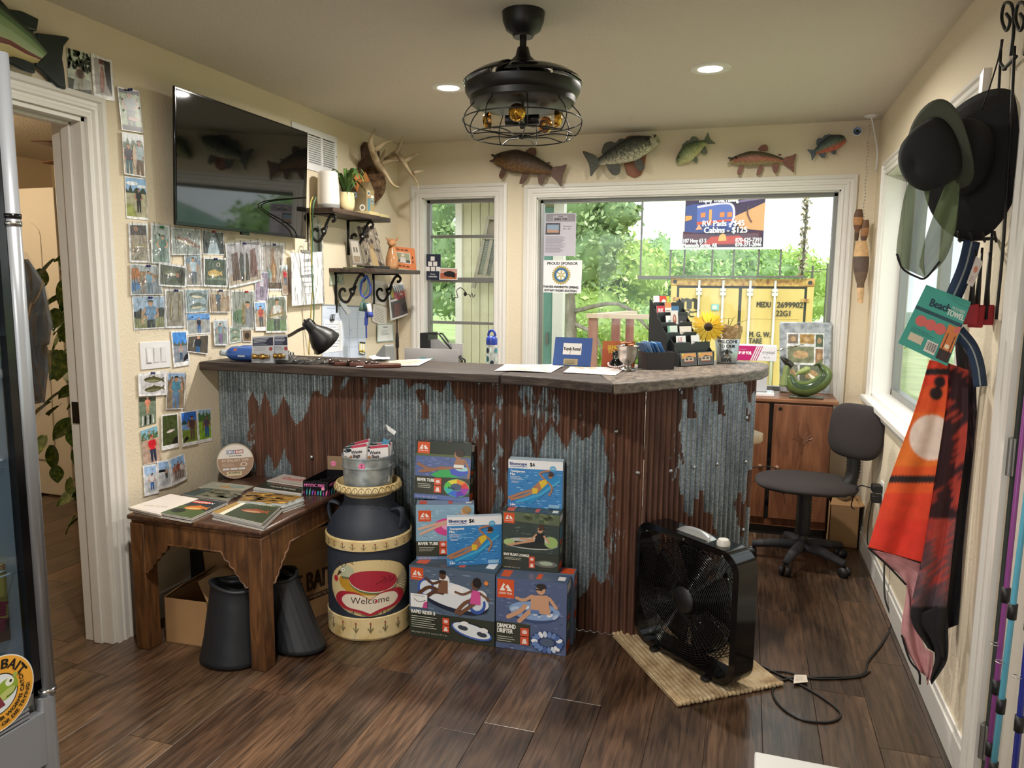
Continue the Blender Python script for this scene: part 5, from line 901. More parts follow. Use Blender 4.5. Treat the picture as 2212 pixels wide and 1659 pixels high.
m = MB(); c = V((-2.2,3.07,CT + .019)); m.lathe(c,[(.0,0),(.018,0),(.0185,.006),(.0165,.008),(.0165,.05),(.014,.055)],20,ax=(1,0,0)); bt = thing('brass_fitting','gold brass hose fitting with a coiled spring lying behind the blue bottles','fitting',(c.x,c.y,CT)); m.build('brass_end',BRASS,bt,True); m = MB(); m.tube([c + V((.055 + .10 *i/80,.014 *math.cos(i*.55),.014 *math.sin(i*.55))) for i in range(81)],.003,6); m.build('spring',STEEL,bt,True)
# blister packs of brass fittings
CLR = glass('clear_plastic',(250,251,252),.06)
for i,quad in enumerate((((545,728),(591,724),(592,773),(543,776)),((592,723),(621,723),(622,769),(592,771)))):
    A,B = ((-2.2,2.845),(-2.05,2.862)) if i == 0 else ((-2.05,2.88),(-1.95,2.89)); f,n = vplane(A,B); Q = [f(*p) for p in quad]; dz = CT + .001 - min(Q[2].z,Q[3].z); q = [Q[3],Q[2],Q[1],Q[0]]; q[0].z = q[1].z = CT + .001; cc = (q[0] + q[1])/2
    t = thing('blister_pack',('blister pack with a brass hose fitting, nearest the blue bottles','blister pack with a brass hose fitting, nearest the desk lamp')[i],'package',cc,group='blister packs on the counter'); nn = (q[1] - q[0]).cross(q[3] - q[0]).normalized(); m = MB(); m.prism(q,-nn*.001); m.build('backing_card',mat('grey_card',(214,216,220),.5),t)
    p = Print(*q); p.rect(.03,.64,.97,.93,'2c3450'); p.lines(.08,.76,.85,.92,3,'d0d4e0',.45); p.lines(.08,.66,.7,.74,2,'a8b0c4',.3); p.circ(.86,.52,.07,'b04c50'); p.lines(.1,.46,.7,.60,3,'9ca0a8',.3); p.build('printed_card',PR,t)
    m = MB(); m.grid(lambda u,v: (q[0]*(1 - u) + q[1]*u)*(1 - v) + (q[3]*(1 - u) + q[2]*u)*v + nn*(.002 + .026 *max(0,min(1,min(u,1 - u)*9))*max(0,min(1,min(v,.5 - v)*9))),16,16); m.build('blister',CLR,t,True)
    d = (q[1] - q[0]).normalized(); w = (q[1] - q[0]).length; c = q[0] + d*w*.12 + nn*.013 + V((0,0,(q[3].z - q[0].z)*.26)); m = MB(); m.lathe(c,[(0,0),(.012,0),(.012,.02 *w/.15),(.009,.022 *w/.15),(.009,.05 *w/.15),(.013,.052 *w/.15),(.013,.075 *w/.15),(.008,.08 *w/.15),(.008,.11 *w/.15),(0,.11 *w/.15)],18,ax=d); m.build('fitting',BRASS,t,True)
# knives in plastic and leather sheaths
LEA = mat('brown_leather',(92,52,40),.45); 
def flatitem(name,label,cat,c,L,W_,h,rz,m,extra=None,group=None,tip=.6):
    t = thing(name,label,cat,(c[0],c[1],CT),rz,group); b = MB(); b.prism([(-L/2,-W_/2,h),(L/2 *tip,-W_/2,h),(L/2,-W_*.2,h),(L/2,W_*.3,h),(L/2 *.8,W_/2,h),(-L/2,W_/2,h)],(0,0,-h + .0005)); b.build('sheath',m,t,local=True,bev=.003)
    if extra: extra(t)
    return t
def handle(t): m = MB(); m.lathe((-.075,0,.014),[(0,0),(.011,0),(.013,.03),(.010,.045),(.014,.06),(0,.061)],12,ax=(1,.15,0)); m.build('handle',mat('dark_wood_handle',(54,34,28),.3),t,True,local=True); m = MB(); m.sph((-.07,.004,.016),.012,10); m.build('pommel',STEEL,t,True,local=True)
def film(t): m = MB(); m.grid(lambda u,v: V((-.12 + .24 *u,-.05 + .1 *v,.004 + .022 *(math.sin(u*3.14)*math.sin(v*3.14)) + .006 *noise.noise(V((u*6,v*5,1))))),14,8); m.build('plastic_sleeve',FILM,t,True,local=True)
flatitem('knife_pack','black knife in a clear sleeve on the counter beside the blister packs','knife',(-1.92,2.92,0),.2,.06,.016,.25,BLKP,film); flatitem('knife_pack','dark folded sheath in a glossy sleeve pointing towards the gray card box','knife',(-1.80,2.96,0),.2,.05,.014,.6,mat('charcoal_pouch',(70,66,62),.4),film)
for i,(x,y,rz,lab) in enumerate(((-1.69,2.93,.55,'small dark leather sheath with a knife, left of the other two leather sheaths'),(-1.60,2.93,.35,'middle brown leather sheath in front of the gray card box'),(-1.50,2.91,.5,'largest brown leather sheath, nearest the printed map'))): flatitem('leather_sheath',lab,'sheath',(x,y,0),(.10,.12,.16)[i],(.045,.05,.055)[i],.016,rz,LEA,handle,'leather sheaths on the counter')
# gray card reader
t = thing('card_reader','gray slanted card reader standing behind the leather sheaths','card reader',(-1.63,3.16,CT)); T = Matrix.Translation((-1.64,3.15,CT)) @ Matrix.Rotation(-.5,4,'Z'); m = MB(T); m.prism([(-.03,0,0),(.06,0,0),(.05,0,.075),(.035,0,.08),(-.03,0,.03)],(0,.055,0)); m.build('body',mat('mid_gray_plastic',(118,122,120),.45),t,bev=.005); m = MB(T); m.add([(-.02,.006,.0352 + .001),(.03,.006,.0755 + .003),(.03,.05,.0755 + .003),(-.02,.05,.0352 + .001)],[(0,1,2,3)]); m.build('screen',SCRN,t)
# papers lying on the counter
def lay(name,label,quad,z,draw,cat='paper',wav=.0015,card='f2eeea',thick=.0008,group=None,par=None):
    Q = [on(x,y,2,z) for x,y in quad]; q = [Q[3],Q[2],Q[1],Q[0]]; ph = rnd.random()*9
    P = Print(*q,nrm=(0,0,1)); P.fn = lambda u,v,h: (q[0]*(1 - u) + q[1]*u)*(1 - v) + (q[3]*(1 - u) + q[2]*u)*v + V((0,0,thick + h + wav*(1 + math.sin(u*5 + ph)*math.cos(v*3 + ph)))); P.cuts = 8; P.st = .00012
    P.bg(card); draw(P); o = P.build(name,PR,par,label=label,cat=cat,group=group); return o
lay('printed_map','large printed map sheet lying on the counter near the knives',[(800,782),(935,776),(905,791),(768,794)],CT,lambda p: (p.rect(.05,.06,.95,.94,'d8c8b4'),leaves(p,40,['c8b49c','b4bcb4','e4d8c8','a8a498'],.1,.1,.9,.9,.08),p.poly([(.3,.1),(.7,.3),(.9,.7),(.5,.8)],'c4b09c')),wav=.003)
lay('printed_map','sleeved printed map sheet at the middle of the counter, left of the booking form',[(1092,789),(1224,788),(1190,806),(1068,802)],CT,lambda p: (p.rect(.03,.04,.97,.96,'ddd0c4'),leaves(p,30,['c8b8a4','e8e0d8','b8a898'],.1,.1,.9,.9,.08)),wav=.003)
lay('booking_form','printed form with a photo header lying in front of the goblet',[(1232,793),(1352,796),(1330,811),(1216,806)],CT,lambda p: (p.bg('e8dcd8'),p.poly([(.05,.7),(.5,.72),(.5,.95),(.1,.95)],'b88c64'),p.lines(.1,.15,.9,.65,8,'b8a4a0',.25),p.poly([(.6,.75),(.9,.75),(.9,.9),(.6,.9)],'d4b4b0')))
lay('white_card','white sheet on the counter behind the map, under the calendar',[(796,770),(838,764),(843,776),(805,778)],CT + .02,lambda p: None,card='f6f6f8')
# paper tray with folders
t = thing('letter_tray','black wire letter tray holding folders and papers in front of the small window','tray',(-1.5,3.45,.762)); f,n = vplane((-1.65,3.38),(-1.30,3.38)); Z = lambda x,y,d=0: on(x/3.772 + 860,y/3.772 + 380,1,3.38 + d)
TR = mat('black_wire_tray',(24,26,26),.45)
MB().prism([Z(178,1280,.02),Z(245,1280,.02),Z(245,1420,.02),Z(178,1420,.02)][::-1],(0,.12,0)).build('side_panel',TR,t)
for a in ([(245,1282,.02),(330,1284,.02),(430,1410,.0)],[(330,1284,.14),(362,1286,.14),(410,1350,.10),(430,1410,.0)],[(440,1415,0),(520,1500,-.02),(520,1520,-.02)],[(470,1440,.1),(545,1500,.04),(545,1525,.04)]): m = MB(); m.tube([Z(*q) for q in a],.0045,6); m.build('wire',TR,t,True)
MB().box((-1.66,3.36,.762),(-1.32,3.58,.78)).build('tray_base',TR,t)
for nm,lab,pts,d,col in (('paper_stack','grey striped papers slanting in the letter tray',[(210,1340),(330,1330),(420,1410),(215,1410)],.05,'a8a8ac'),('file_folder','white folder standing in the letter tray behind the white card',[(380,1358),(530,1368),(520,1520),(400,1520)],.07,'dcdce0'),('white_board_sheet','wide white card standing in front of the letter tray',[(52,1400),(490,1415),(490,1530),(52,1530)],-.02,'d2d2d6')):
    m = MB(); P = [Z(x,y,d) for x,y in pts][::-1]; m.prism(P,(0,.004,0),col)
    if nm == 'white_board_sheet': pr = Print(P[1],P[0],P[3],P[2]) ; P = [Z(x,y,d) for x,y in pts]; pr = Print(P[3],P[2],P[1],P[0]); pr.mb = m; pr.L = 2; pr.ell(.35,.36,.07,.05,'6cc0c8'); pr.ell(.5,.32,.06,.04,'6cc0c8')
    tag(m.build(nm,PR),lab,'paper')
# water bottle
c = on(1062,785,1,3.43); c.z = .762; t = thing('water_bottle','clear patterned water bottle with a blue loop cap before the small window','bottle',c); m = MB(); H = on(1062,744,1,3.43).z - .762; m.lathe(c,[(0,0),(.022,0),(.025,.005),(.026,H*.3),(.0265,H),(.022,H + .005)],28,cols=None); m.build('body',mat('clear_bottle',(210,216,216),.1,alpha=.45),t,True)
p = Print(c,c,c,c,fn=lambda u,v,h: c + V((math.cos(u*math.tau)*(.027 + h),math.sin(u*math.tau)*(.027 + h),H*v)),cuts=24); p.q = [V((0,0,0)),V((.17,0,0)),V((.17,H,0)),V((0,H,0))]; p.w,p.h = .17,H; [p.ell(.06 + .125 *i,.48 + .1 *j + .05 *(i % 2),.05,.035,('3c7484','243c4c','c8d4d0','4c94a0')[(i + j) % 4],10) for i in range(8) for j in range(5)]; p.build('printed_pattern',PR,t)
m = MB(); m.lathe(c + V((0,0,H)),[(.028,0),(.028,.025),(.024,.035),(.014,.042),(0,.043)],24); m.build('cap',mat('blue_cap_plastic',(40,64,160),.35),t,True); m = MB(); m.tube([c + V((.018 *math.cos(a),0,H + .042 + .026 *math.sin(a)*1.0)) for a in [math.pi*k/12 for k in range(13)]],.006,8); m.build('loop',MC['blue_cap_plastic'],t,True)
# upright signs and containers along the back edge
def z6(x,y): return (x/3.95 + 1120,y/3.95 + 400)
t,q,n = board('kayak_sign','blue board with a handwritten kayak rental card propped on the counter','sign',[z6(310,1297),z6(628,1308),z6(612,1552),z6(290,1535)],(-.95,3.235),(-.70,3.255),.012,mat('blue_board',(28,76,150),.45),lambda p: (p.bg('1c4c96'),p.rect(.24,.40,.73,.80,'eef0ee'),p.text('Kayak Rental',.27,.55,.12,'1c1c20',wmax=.43,bold=1),p.stroke([(.46,.6),(.42,.36)],.012,'1c1c20'),p.rect(.28,.04,.66,.25,'a89c74'),p.lines(.32,.07,.6,.2,3,'5c5438',.4)),.02)
t,q,n = board('tourist_sign','orange brown sign saying send us tourists standing behind the goblet','sign',[z6(720,1330),z6(996,1336),z6(990,1555),z6(708,1548)],(-.68,3.30),(-.47,3.34),.006,mat('rust_card',(170,84,44),.5),lambda p: (p.bg('b4562c'),p.poly([(0,.7),(1,.6),(1,1),(0,1)],'c06834'),p.text('SEND US',.17,.70,.14,'e8c83c',bold=2,wmax=.5),p.text('TOURISTS',.17,.53,.14,'e8c83c',bold=2,wmax=.62)),.015)
c = on(1333,775,1,3.27); fgz = CT; t = thing('black_figurine','small black figurine with a pearl string in front of the orange sign','figurine',(c.x,3.26,CT)); m = MB(); m.lathe((c.x,3.26,CT),[(0,0),(.034,0),(.036,.012),(.028,.03),(.016,.045),(.020,.055),(.02,.068),(.012,.078),(0,.08)],24); m.build('body',BLKG,t,True)
for k in range(14): a = math.pi + math.pi*k/13; m = MB(); m.sph((c.x + .036 *math.cos(a),3.26 + .034 *math.sin(a),CT + .022 - .012 *math.sin(math.pi*k/13)),.0045,8); m.build('pearl',mat('pearl',(226,206,200),.25),t,True)
m = MB(); m.tube([V((c.x + .008 *math.cos(a),3.243,CT + .055 + .012 *math.sin(a))) for a in [math.tau*k/12 for k in range(12)]],.0018,5,True); m.build('face_ring',mat('pale_green_ring',(150,180,150),.4),t)
c = V((-.482,3.20,CT)); t = thing('goblet','brushed steel footed goblet filled with brown candies','goblet',c); m = MB(); m.lathe(c,[(0,.0),(.034,0),(.036,.005),(.03,.010),(.017,.016),(.015,.022),(.02,.030),(.034,.042),(.042,.06),(.043,.085),(.046,.104),(.049,.107),(.046,.107),(.041,.086),(.036,.06),(0,.05)],40); m.build('bowl',mat('brushed_steel',(178,174,168),.3,1),t,True); r = random.Random(2)
for k in range(9):
    a = r.random()*6.28; rr = .022 *r.random() ** .5; m = MB(); P = c + V((math.cos(a)*rr,math.sin(a)*rr,.102 + .008 *(k % 3))); m.obox(P,(.026,.018,.008),Matrix.Rotation(r.random()*3,3,'Z') @ Matrix.Rotation(r.random() - .5,3,'X')); tag(m.build('candy',mat('toffee_wrapper',(164,104,70),.35),bev=.003),'brown wrapped candy heaped in the steel goblet','candy','candies in the goblet')
# dark box of blue leaflets
t = thing('leaflet_box','square black box of blue leaflets beside the goblet','box',(-.375,3.33,CT)); T = Matrix.Translation((-.377,3.335,CT)) @ Matrix.Rotation(.5,4,'Z'); BX = mat('dark_grey_box',(52,48,50),.5); m = MB(T)
for a,b in (((-.065,-.05,0),(.065,-.046,.075)),((-.065,.046,0),(.065,.05,.075)),((-.065,-.046,0),(-.061,.046,.075)),((.061,-.046,0),(.065,.046,.075)),((-.061,-.046,0),(.061,.046,.004))): m.box(a,b)
m.build('box_wall',BX,t); r = random.Random(8)
for k in range(7): m = MB(T @ Matrix.Translation((-.045 + .013 *k,.0,.05)) @ Matrix.Rotation(-.5 + .1 *r.random(),4,'Y') @ Matrix.Rotation(.2 *(r.random() - .5),4,'Z')); m.box((-.001,-.04,-.035),(.001,.04,.07 + .012 *r.random())); tag(m.build('leaflet',mat('blue_leaflet_%d' % (k % 3),((84,128,176),(60,100,150),(140,176,208))[k % 3],.35)),ORD[k] + ' blue leaflet from the left in the black box','leaflet','blue leaflets in the box')
# tiered card holder with cards
hold = thing('card_holder','black tiered card holder full of business cards on the counter','card holder',(-.22,3.55,CT)); HB = mat('black_holder_plastic',(40,44,46),.4); A_,B_ = V((-.276,3.424,0)),V((-.128,3.60,0)); d_ = (B_ - A_).normalized(); n_h = V((d_.y,-d_.x,0)); L_h = (B_ - A_).length
def hp(s,back,z): return A_ + d_*s - n_h*back + V((0,0,CT + z))
def z7(x,y): return (x/3.95 + 1360,y/3.95 + 400)
for k in range(6):
    z0,bk = .045 *k,.014 + .030 *k; m = MB(); w0 = -.02 if k > 1 else 0; w1 = L_h + (.0 if k < 2 else -.06); m.prism([hp(w0,bk,0),hp(w1,bk,0),hp(w1,bk,z0 + .062),hp((w0 + w1)/2 + .02,bk,z0 + .062),hp((w0 + w1)/2,bk,z0 + .05),hp((w0 + w1)/2 - .02,bk,z0 + .062),hp(w0,bk,z0 + .062)],-n_h*.004); m.build('tier_panel',HB,hold,bev=.004)
    for w in (w0,w1 - .004): m = MB(); m.prism([hp(w,bk,0),hp(w,bk + .03,0),hp(w,bk + .03,z0 + .08),hp(w,bk,z0 + .05)],d_*.004); m.build('side_wall',HB,hold)
def card(s,k,w,h,draw,lab,m=None,ps=.03):
    bk = .022 + .030 *k; z0 = .045 *k + ps; q = [hp(s,bk - .004,z0),hp(s + w,bk - .004,z0),hp(s + w,bk + .004,z0 + h),hp(s,bk + .004,z0 + h)]; p = Print(*q); p.mb.prism(q,p.n*-.002,'f0eee8'); p.L = 2; draw(p); tag(p.build('business_card',PR),lab,'card','cards in the tiered holder')
W_ = lambda bg,*rest: (lambda p: (p.bg(bg),[f(p) for f in rest]))
TL_ = lambda c: (lambda p: p.lines(.1,.15,.9,.6,3,c,.35)); 
rv = lambda p: (p.bg('606468'),p.rect(.04,.06,.96,.94,'54504a'),p.poly([(.04,.5),(.5,.75),(.96,.6),(.96,.94),(.04,.94)],'e0a058'),p.rect(.2,.3,.8,.62,'c8b89c'),p.rect(.28,.42,.45,.56,'38342c'),p.rect(.55,.42,.7,.56,'38342c'),p.rect(.2,.25,.8,.32,'a83c2c'),p.poly([(.04,.7),(.04,.94),(.2,.94)],'f0e050'))
card(.01,-.45,.098,.058,rv,'card with an orange camper picture, left one in the lowest tier',ps=.025); card(.118,-.45,.098,.058,rv,'card with an orange camper picture, right one in the lowest tier',ps=.025)
card(.02,1,.06,.062,W_('f4f4f2',lambda p: [p.stroke([(.1 + .15 *i,.2),(.3 + .15 *i,.9)],.06,'c04858') for i in range(3)],TL_('8890a0')),'white card with red slanting stripes in the second tier'); card(.115,1,.055,.062,W_('f2f2f0',TL_('a0a4a8')),'plain white card standing right of the red-striped card')
card(-.005,2,.06,.062,W_('dce8dc',lambda p: p.rect(0,0,.2,1,'6cb494'),TL_('90a8a8')),'white card with a green left edge in the third tier'); card(.07,2,.075,.058,W_('eae2d6',TL_('a8947c')),'cream card with small print in the third tier')
card(.01,3,.058,.062,W_('eef0f0',lambda p: p.ell(.4,.5,.2,.2,'8ca0a8')),'white card with a pale round logo in the fourth tier'); card(.09,3,.052,.06,W_('2c2c30',lambda p: p.rect(.15,.2,.5,.6,'8c8c90')),'black card in the fourth tier'); card(-.02,4,.048,.062,W_('c42c34',lambda p: p.text('RK',.2,.5,.3,'f4e8e8',bold=2)),'red card with white letters in the fifth tier'); card(.07,4,.05,.06,W_('3c6c94',TL_('a8c4d8')),'blue card in the fifth tier')
card(-.015,5,.036,.062,W_('ecebf0',TL_('a0a0b0')),'white card at the left of the topmost tier'); card(.022,5,.045,.062,W_('c8402c',lambda p: p.circ(.6,.5,.24,'f0e8e0')),'red card with a white disc in the topmost tier'); card(.066,5,.02,.062,W_('b8bc3c'),'narrow yellow green card in the topmost tier'); card(.03,4,.04,.075,W_('f0ece4',lambda p: p.rect(0,.7,1,1,'e08c50'),TL_('b0a498')),'white card with an orange band in the fifth tier'); card(.04,3,.045,.085,W_('e8e4e0',lambda p: (p.ell(.5,.5,.25,.3,'a85c48'),p.ell(.5,.58,.12,.14,'d8b09c'))),'white card with a round portrait above the red card')
# metal bee pot with a sunflower
c = V((-.085,3.71,CT)); t = thing('flower_pot','galvanized flower pot with a bee and welcome lettering on the counter','pot',c); m = MB(); m.lathe(c,[(0,0),(.044,0),(.046,.004),(.062,.145),(.058,.145),(.044,.01),(0,.008)],36); PM = mottle(mat('galvanized_pot',rough=.35,metal=.7),['8c9496','b0b8ba','ccd2d2'],20,4); m.build('body',PM,t,True)
m = MB(); r = random.Random(6); m.grid(lambda u,v: c + V((math.cos(u*math.tau),math.sin(u*math.tau),0))*(.060 + .008 *v + .005 *noise.noise(V((math.cos(u*6.28)*3,math.sin(u*6.28)*3,v*4)))) + V((0,0,.118 + .058 *v + .006 *math.sin(u*50)*v)),60,6,None,True); bl = m.build('burlap_collar',bump(mottle(mat('burlap',rough=.95),['9c7c54','b8986c','d0b48c'],60,3),200,.8,.004),t,True)
fc = lambda u,v,h: c + V((math.cos(a0 + 2.0 *(u - .5)),math.sin(a0 + 2.0 *(u - .5)),0))*(.0462 + .0158 *v*.97 + .0006 + h) + V((0,0,.145 *v)); a0 = math.atan2(-c.y,-c.x); p = Print(c,c,c,c,fn=fc,cuts=14); p.w,p.h = .108,.145; IK = '22221f'
p.text('WELCOME',.5,.68,.1,IK,'C',1,0,.9); p.text('TO OUR',.5,.53,.1,IK,'C',1,0,.7); p.text('HIVE',.5,.06,.13,IK,'C',2,0,.7); p.ell(.5,.34,.075,.11,'2c2a22'); p.ell(.5,.30,.07,.02,'a89468'); p.ell(.5,.25,.055,.018,'a89468'); p.ell(.5,.44,.05,.04,IK); p.ell(.36,.40,.13,.035,'5c6468',14,.5); p.ell(.64,.40,.13,.035,'5c6468',14,-.5); [p.stroke([(.5 + s*.06,.3),(.5 + s*.2,.24 - .03 *k)],.01,IK) for s in (-1,1) for k in range(2)]; p.build('painted_bee',PR,t)
sf_ = on(1530,706,1,3.60); F = thing('sunflower','artificial yellow sunflower leaning out of the bee pot','flower',sf_); nv = (CAM - sf_).normalized(); u_,w_ = perp(nv); YP = mottle(mat('sunflower_petal',rough=.5),['d8a020','f4c830','f8d850'],12,3)
for k in range(26):
    a = math.tau*k/26 + .1 *rnd.random(); d = u_*math.cos(a) + w_*math.sin(a); s = u_*-math.sin(a) + w_*math.cos(a); L = .055 + .012 *rnd.random(); m = MB(); q = [(0.016,0),(.02 + L*.35,.0085),(.016 + L*.75,.006),(.016 + L,0),(.016 + L*.75,-.006),(.02 + L*.35,-.0085)]; m.add([sf_ + d*x + s*y + nv*(.006 *(k % 2) - .25 *x) for x,y in q],[tuple(range(6))]); m.build('petal',YP,F)
m = MB(); m.sph(sf_ - nv*.004,(.021,.021,.010),16,R=Matrix((u_,w_,nv)).transposed()); m.build('seed_head',bump(mat('dark_seed_head',(54,36,20),.9),200,1,.004),F,True); m = MB(); m.tube(spline([sf_ - nv*.006,sf_ - nv*.03 + V((.03,.0,-.01)),c + V((0,0,.15))],6),.004,6); m.build('stem',mat('green_stem',(96,110,50),.7),F,True)
for k,(dx,dz) in enumerate(((.02,.05),(.05,.035),(-.0,.04))): m = MB(); o = c + V((0,0,.16)); m.tube([o,o + V((dx,0,dz)),o + V((dx*1.8,-.01,dz*1.4))],[.004,.007,.001],6,flat=.3); m.build('sprig',mat('dry_sprig',(128,120,70),.8),F,True)
# ================================================================== side table with magazines
OAK = mottle(mat('dark_oak',rough=.4),['3a2414','5c3c22','76502e'],5,8,(7,7,1),[.3,.5,.7],dist=1); OAKT = mottle(mat('dark_oak_top',rough=.32),['35211a','4e3426','64452f'],5,8,(8,1,8),[.3,.5,.7],dist=1)
tb = thing('side_table','dark oak side table with carved corner brackets holding magazines','table',(-1.96,2.58,0)); X0,X1,Y0,Y1,TZ = -2.275,-1.656,2.245,2.925,.555
m = MB(); m.box((X0,Y0,TZ - .022),(X1,Y1,TZ)); m.build('tabletop',OAKT,tb,bev=.008); m = MB(); m.box((X0 + .012,Y0 + .012,TZ - .034),(X1 - .012,Y1 - .012,TZ - .022)); m.build('moulding',OAK,tb,bev=.003)
for x in (X0 + .008,X1 - .073):
    for y in (Y0 + .008,Y1 - .073):
        MB().box((x,y,0),(x + .065,y + .065,TZ - .034)).build('leg',OAK,tb,bev=.004)
def apron(P,Q,n):
    P,Q,n = V(P),V(Q),V(n); d = (Q - P).normalized(); L = (Q - P).length; z1,z0 = TZ - .034,TZ - .105; br = [(0,-.125),(.012,-.128),(.02,-.112),(.034,-.104),(.038,-.088),(.054,-.078),(.058,-.062),(.078,-.052),(.082,-.036),(.1,-.03),(.108,-.012)]
    pts = [P + d*a + V((0,0,z0 + b)) for a,b in br] + [P + d*.115 + V((0,0,z0)),Q - d*.115 + V((0,0,z0))] + [Q - d*a + V((0,0,z0 + b)) for a,b in br[::-1]] + [Q + V((0,0,z1)),P + V((0,0,z1))]; m = MB(); m.prism(pts,-n*.02); m.build('apron',OAK,tb,bev=.002)
    m = MB(); m.tube([p + n*.002 for p in pts[:-2]],.0045,6); m.build('edge_bead',OAK,tb,True)
apron((X0 + .073,Y0 + .012,0),(X1 - .073,Y0 + .012,0),(0,-1,0)); apron((X1 - .012,Y0 + .073,0),(X1 - .012,Y1 - .073,0),(1,0,0)); apron((X1 - .073,Y1 - .012,0),(X0 + .073,Y1 - .012,0),(0,1,0)); apron((X0 + .012,Y1 - .073,0),(X0 + .012,Y0 + .073,0),(-1,0,0))
def zt(*p): return [(x/2.86 + 230,y/2.86 + 920) for x,y in p]
def stack(quad,n,dz,top,under,draw,side,z=TZ,cat='magazine',name='magazine'):
    Q = [on(x,y,2,z + n*dz) for x,y in quad]; q = [Q[3],Q[2],Q[1],Q[0]]; r = random.Random(int(quad[0][0]))
    for k in range(n):
        o = V(((r.random() - .5)*.008,(r.random() - .5)*.008,0))*(0 if k == n - 1 else 1); zz = z + (k + 1)*dz - .0002; qq = [V((p.x,p.y,zz)) + o for p in q]; p = Print(*qq,nrm=(0,0,1)); p.mb.prism(qq,(0,0,-dz + .0006),side,('e4ddd2','d8d4cc','c8ccd0')[k % 3])
        if k == n - 1: p.L = 1; draw(p)
        p.build(name,PRG,None,label=top if k == n - 1 else '%s magazine from the bottom %s' % (ORD[k],under),cat=cat,group='magazines ' + under)
tx = lambda t,u,v,h,c,**k: (lambda p: p.text(t,u,v,h,c,**k))
stack(zt((395,420),(568,450),(335,548),(135,503)),5,.003,'white brochure lying on top of the left front pile of the side table','of the white brochure pile',lambda p: (p.bg('ece2d8'),p.text('RIVER GUIDE',.2,.2,.06,'b09468',rot=.3),p.rect(.05,.05,.95,.06,'d8ccc0')),'ece2d8')
stack(zt((572,452),(748,472),(525,570),(335,535)),5,.004,'magazine with an orange fish cover lying on the pile at the table front','under the orange fish cover',lambda p: (p.bg('28323c'),p.poly([(0,0),(1,0),(1,.4),(0,.6)],'4c5c34'),fish_ink(p,.5,.5,.3,.12,'c8702c',.2,'e0b070'),p.ell(.25,.25,.2,.12,'1c2418'),p.rect(.05,.75,.6,.9,'c83c34'),p.text('BASSMAN',.08,.78,.08,'f0e8d8',bold=1)),'38302c')
stack(zt((600,383),(850,402),(745,462),(470,422)),3,.0025,'magazine with a misty landscape cover in the middle of the table','under the misty landscape cover',lambda p: (p.bg('7c7c68'),p.poly([(0,0),(.28,0),(.28,1),(0,1)],'2c4a50'),leaves(p,24,['5c6450','8c8c74','4c5444','a09c84'],.3,.1,1,.9,.08),p.text('OUTDOORS',.03,.8,.05,'c8d8d0',wmax=.22)),'4c4c48')
stack(zt((660,343),(910,372),(840,402),(565,380)),2,.003,'pale magazine with a map cover lying below the tape roll','under the pale map cover',lambda p: (p.bg('b4b4a4'),p.ell(.6,.5,.25,.22,'c89858'),p.ell(.7,.6,.2,.2,'88a8a0'),p.text('PEACE',.2,.55,.16,'e8e8e0',bold=1)),'b0b0a4')
stack(zt((835,455),(1092,482),(962,602),(652,532)),8,.0038,'dark magazine with a brown trout cover at the right front of the table','under the brown trout cover',lambda p: (p.bg('3c4430'),p.rect(0,0,.14,1,'a8864c'),p.rect(.14,0,.24,1,'e4dcc8'),fish_ink(p,.6,.45,.24,.1,'8c4c34',.15,'b08c6c'),p.rect(.3,.78,.9,.92,'54604a'),p.text('FISHING GUIDE',.32,.8,.08,'e4dcc8',wmax=.5)),'443c30')
stack(zt((880,405),(1218,437),(1085,482),(812,462)),9,.0042,'magazine with an autumn yellow cover behind the brown trout pile','under the autumn yellow cover',lambda p: (p.bg('7c5c30'),leaves(p,40,['a8803c','c89c4c','5c4828','8c6c34','44402c'],0,0,1,1,.07)),'98b0b8')
stack(zt((985,345),(1216,378),(1200,425),(905,385)),6,.0035,'dark green magazine with a curved white edge near the black display box','under the dark green cover',lambda p: (p.bg('2c3428'),p.rect(0,0,1,.18,'e8e4dc'),p.text('TROUT FISHING',.25,.45,.14,'d8d8cc',bold=1,wmax=.6),p.rect(.2,.8,.9,.9,'8c4c3c')),'d4d8d8')
stack(zt((1095,297),(1228,318),(1216,372),(990,338)),7,.0040,'pale magazine with red script lettering at the back of the table','under the red script cover',lambda p: (p.bg('d0c4bc'),p.text('Ozark',.25,.4,.3,'c8584c',bold=1,rot=.1),p.rect(0,0,1,.15,'c0b8b0'),p.ell(.5,.5,.32,.1,'d8948c',20)),'ccc4bc')
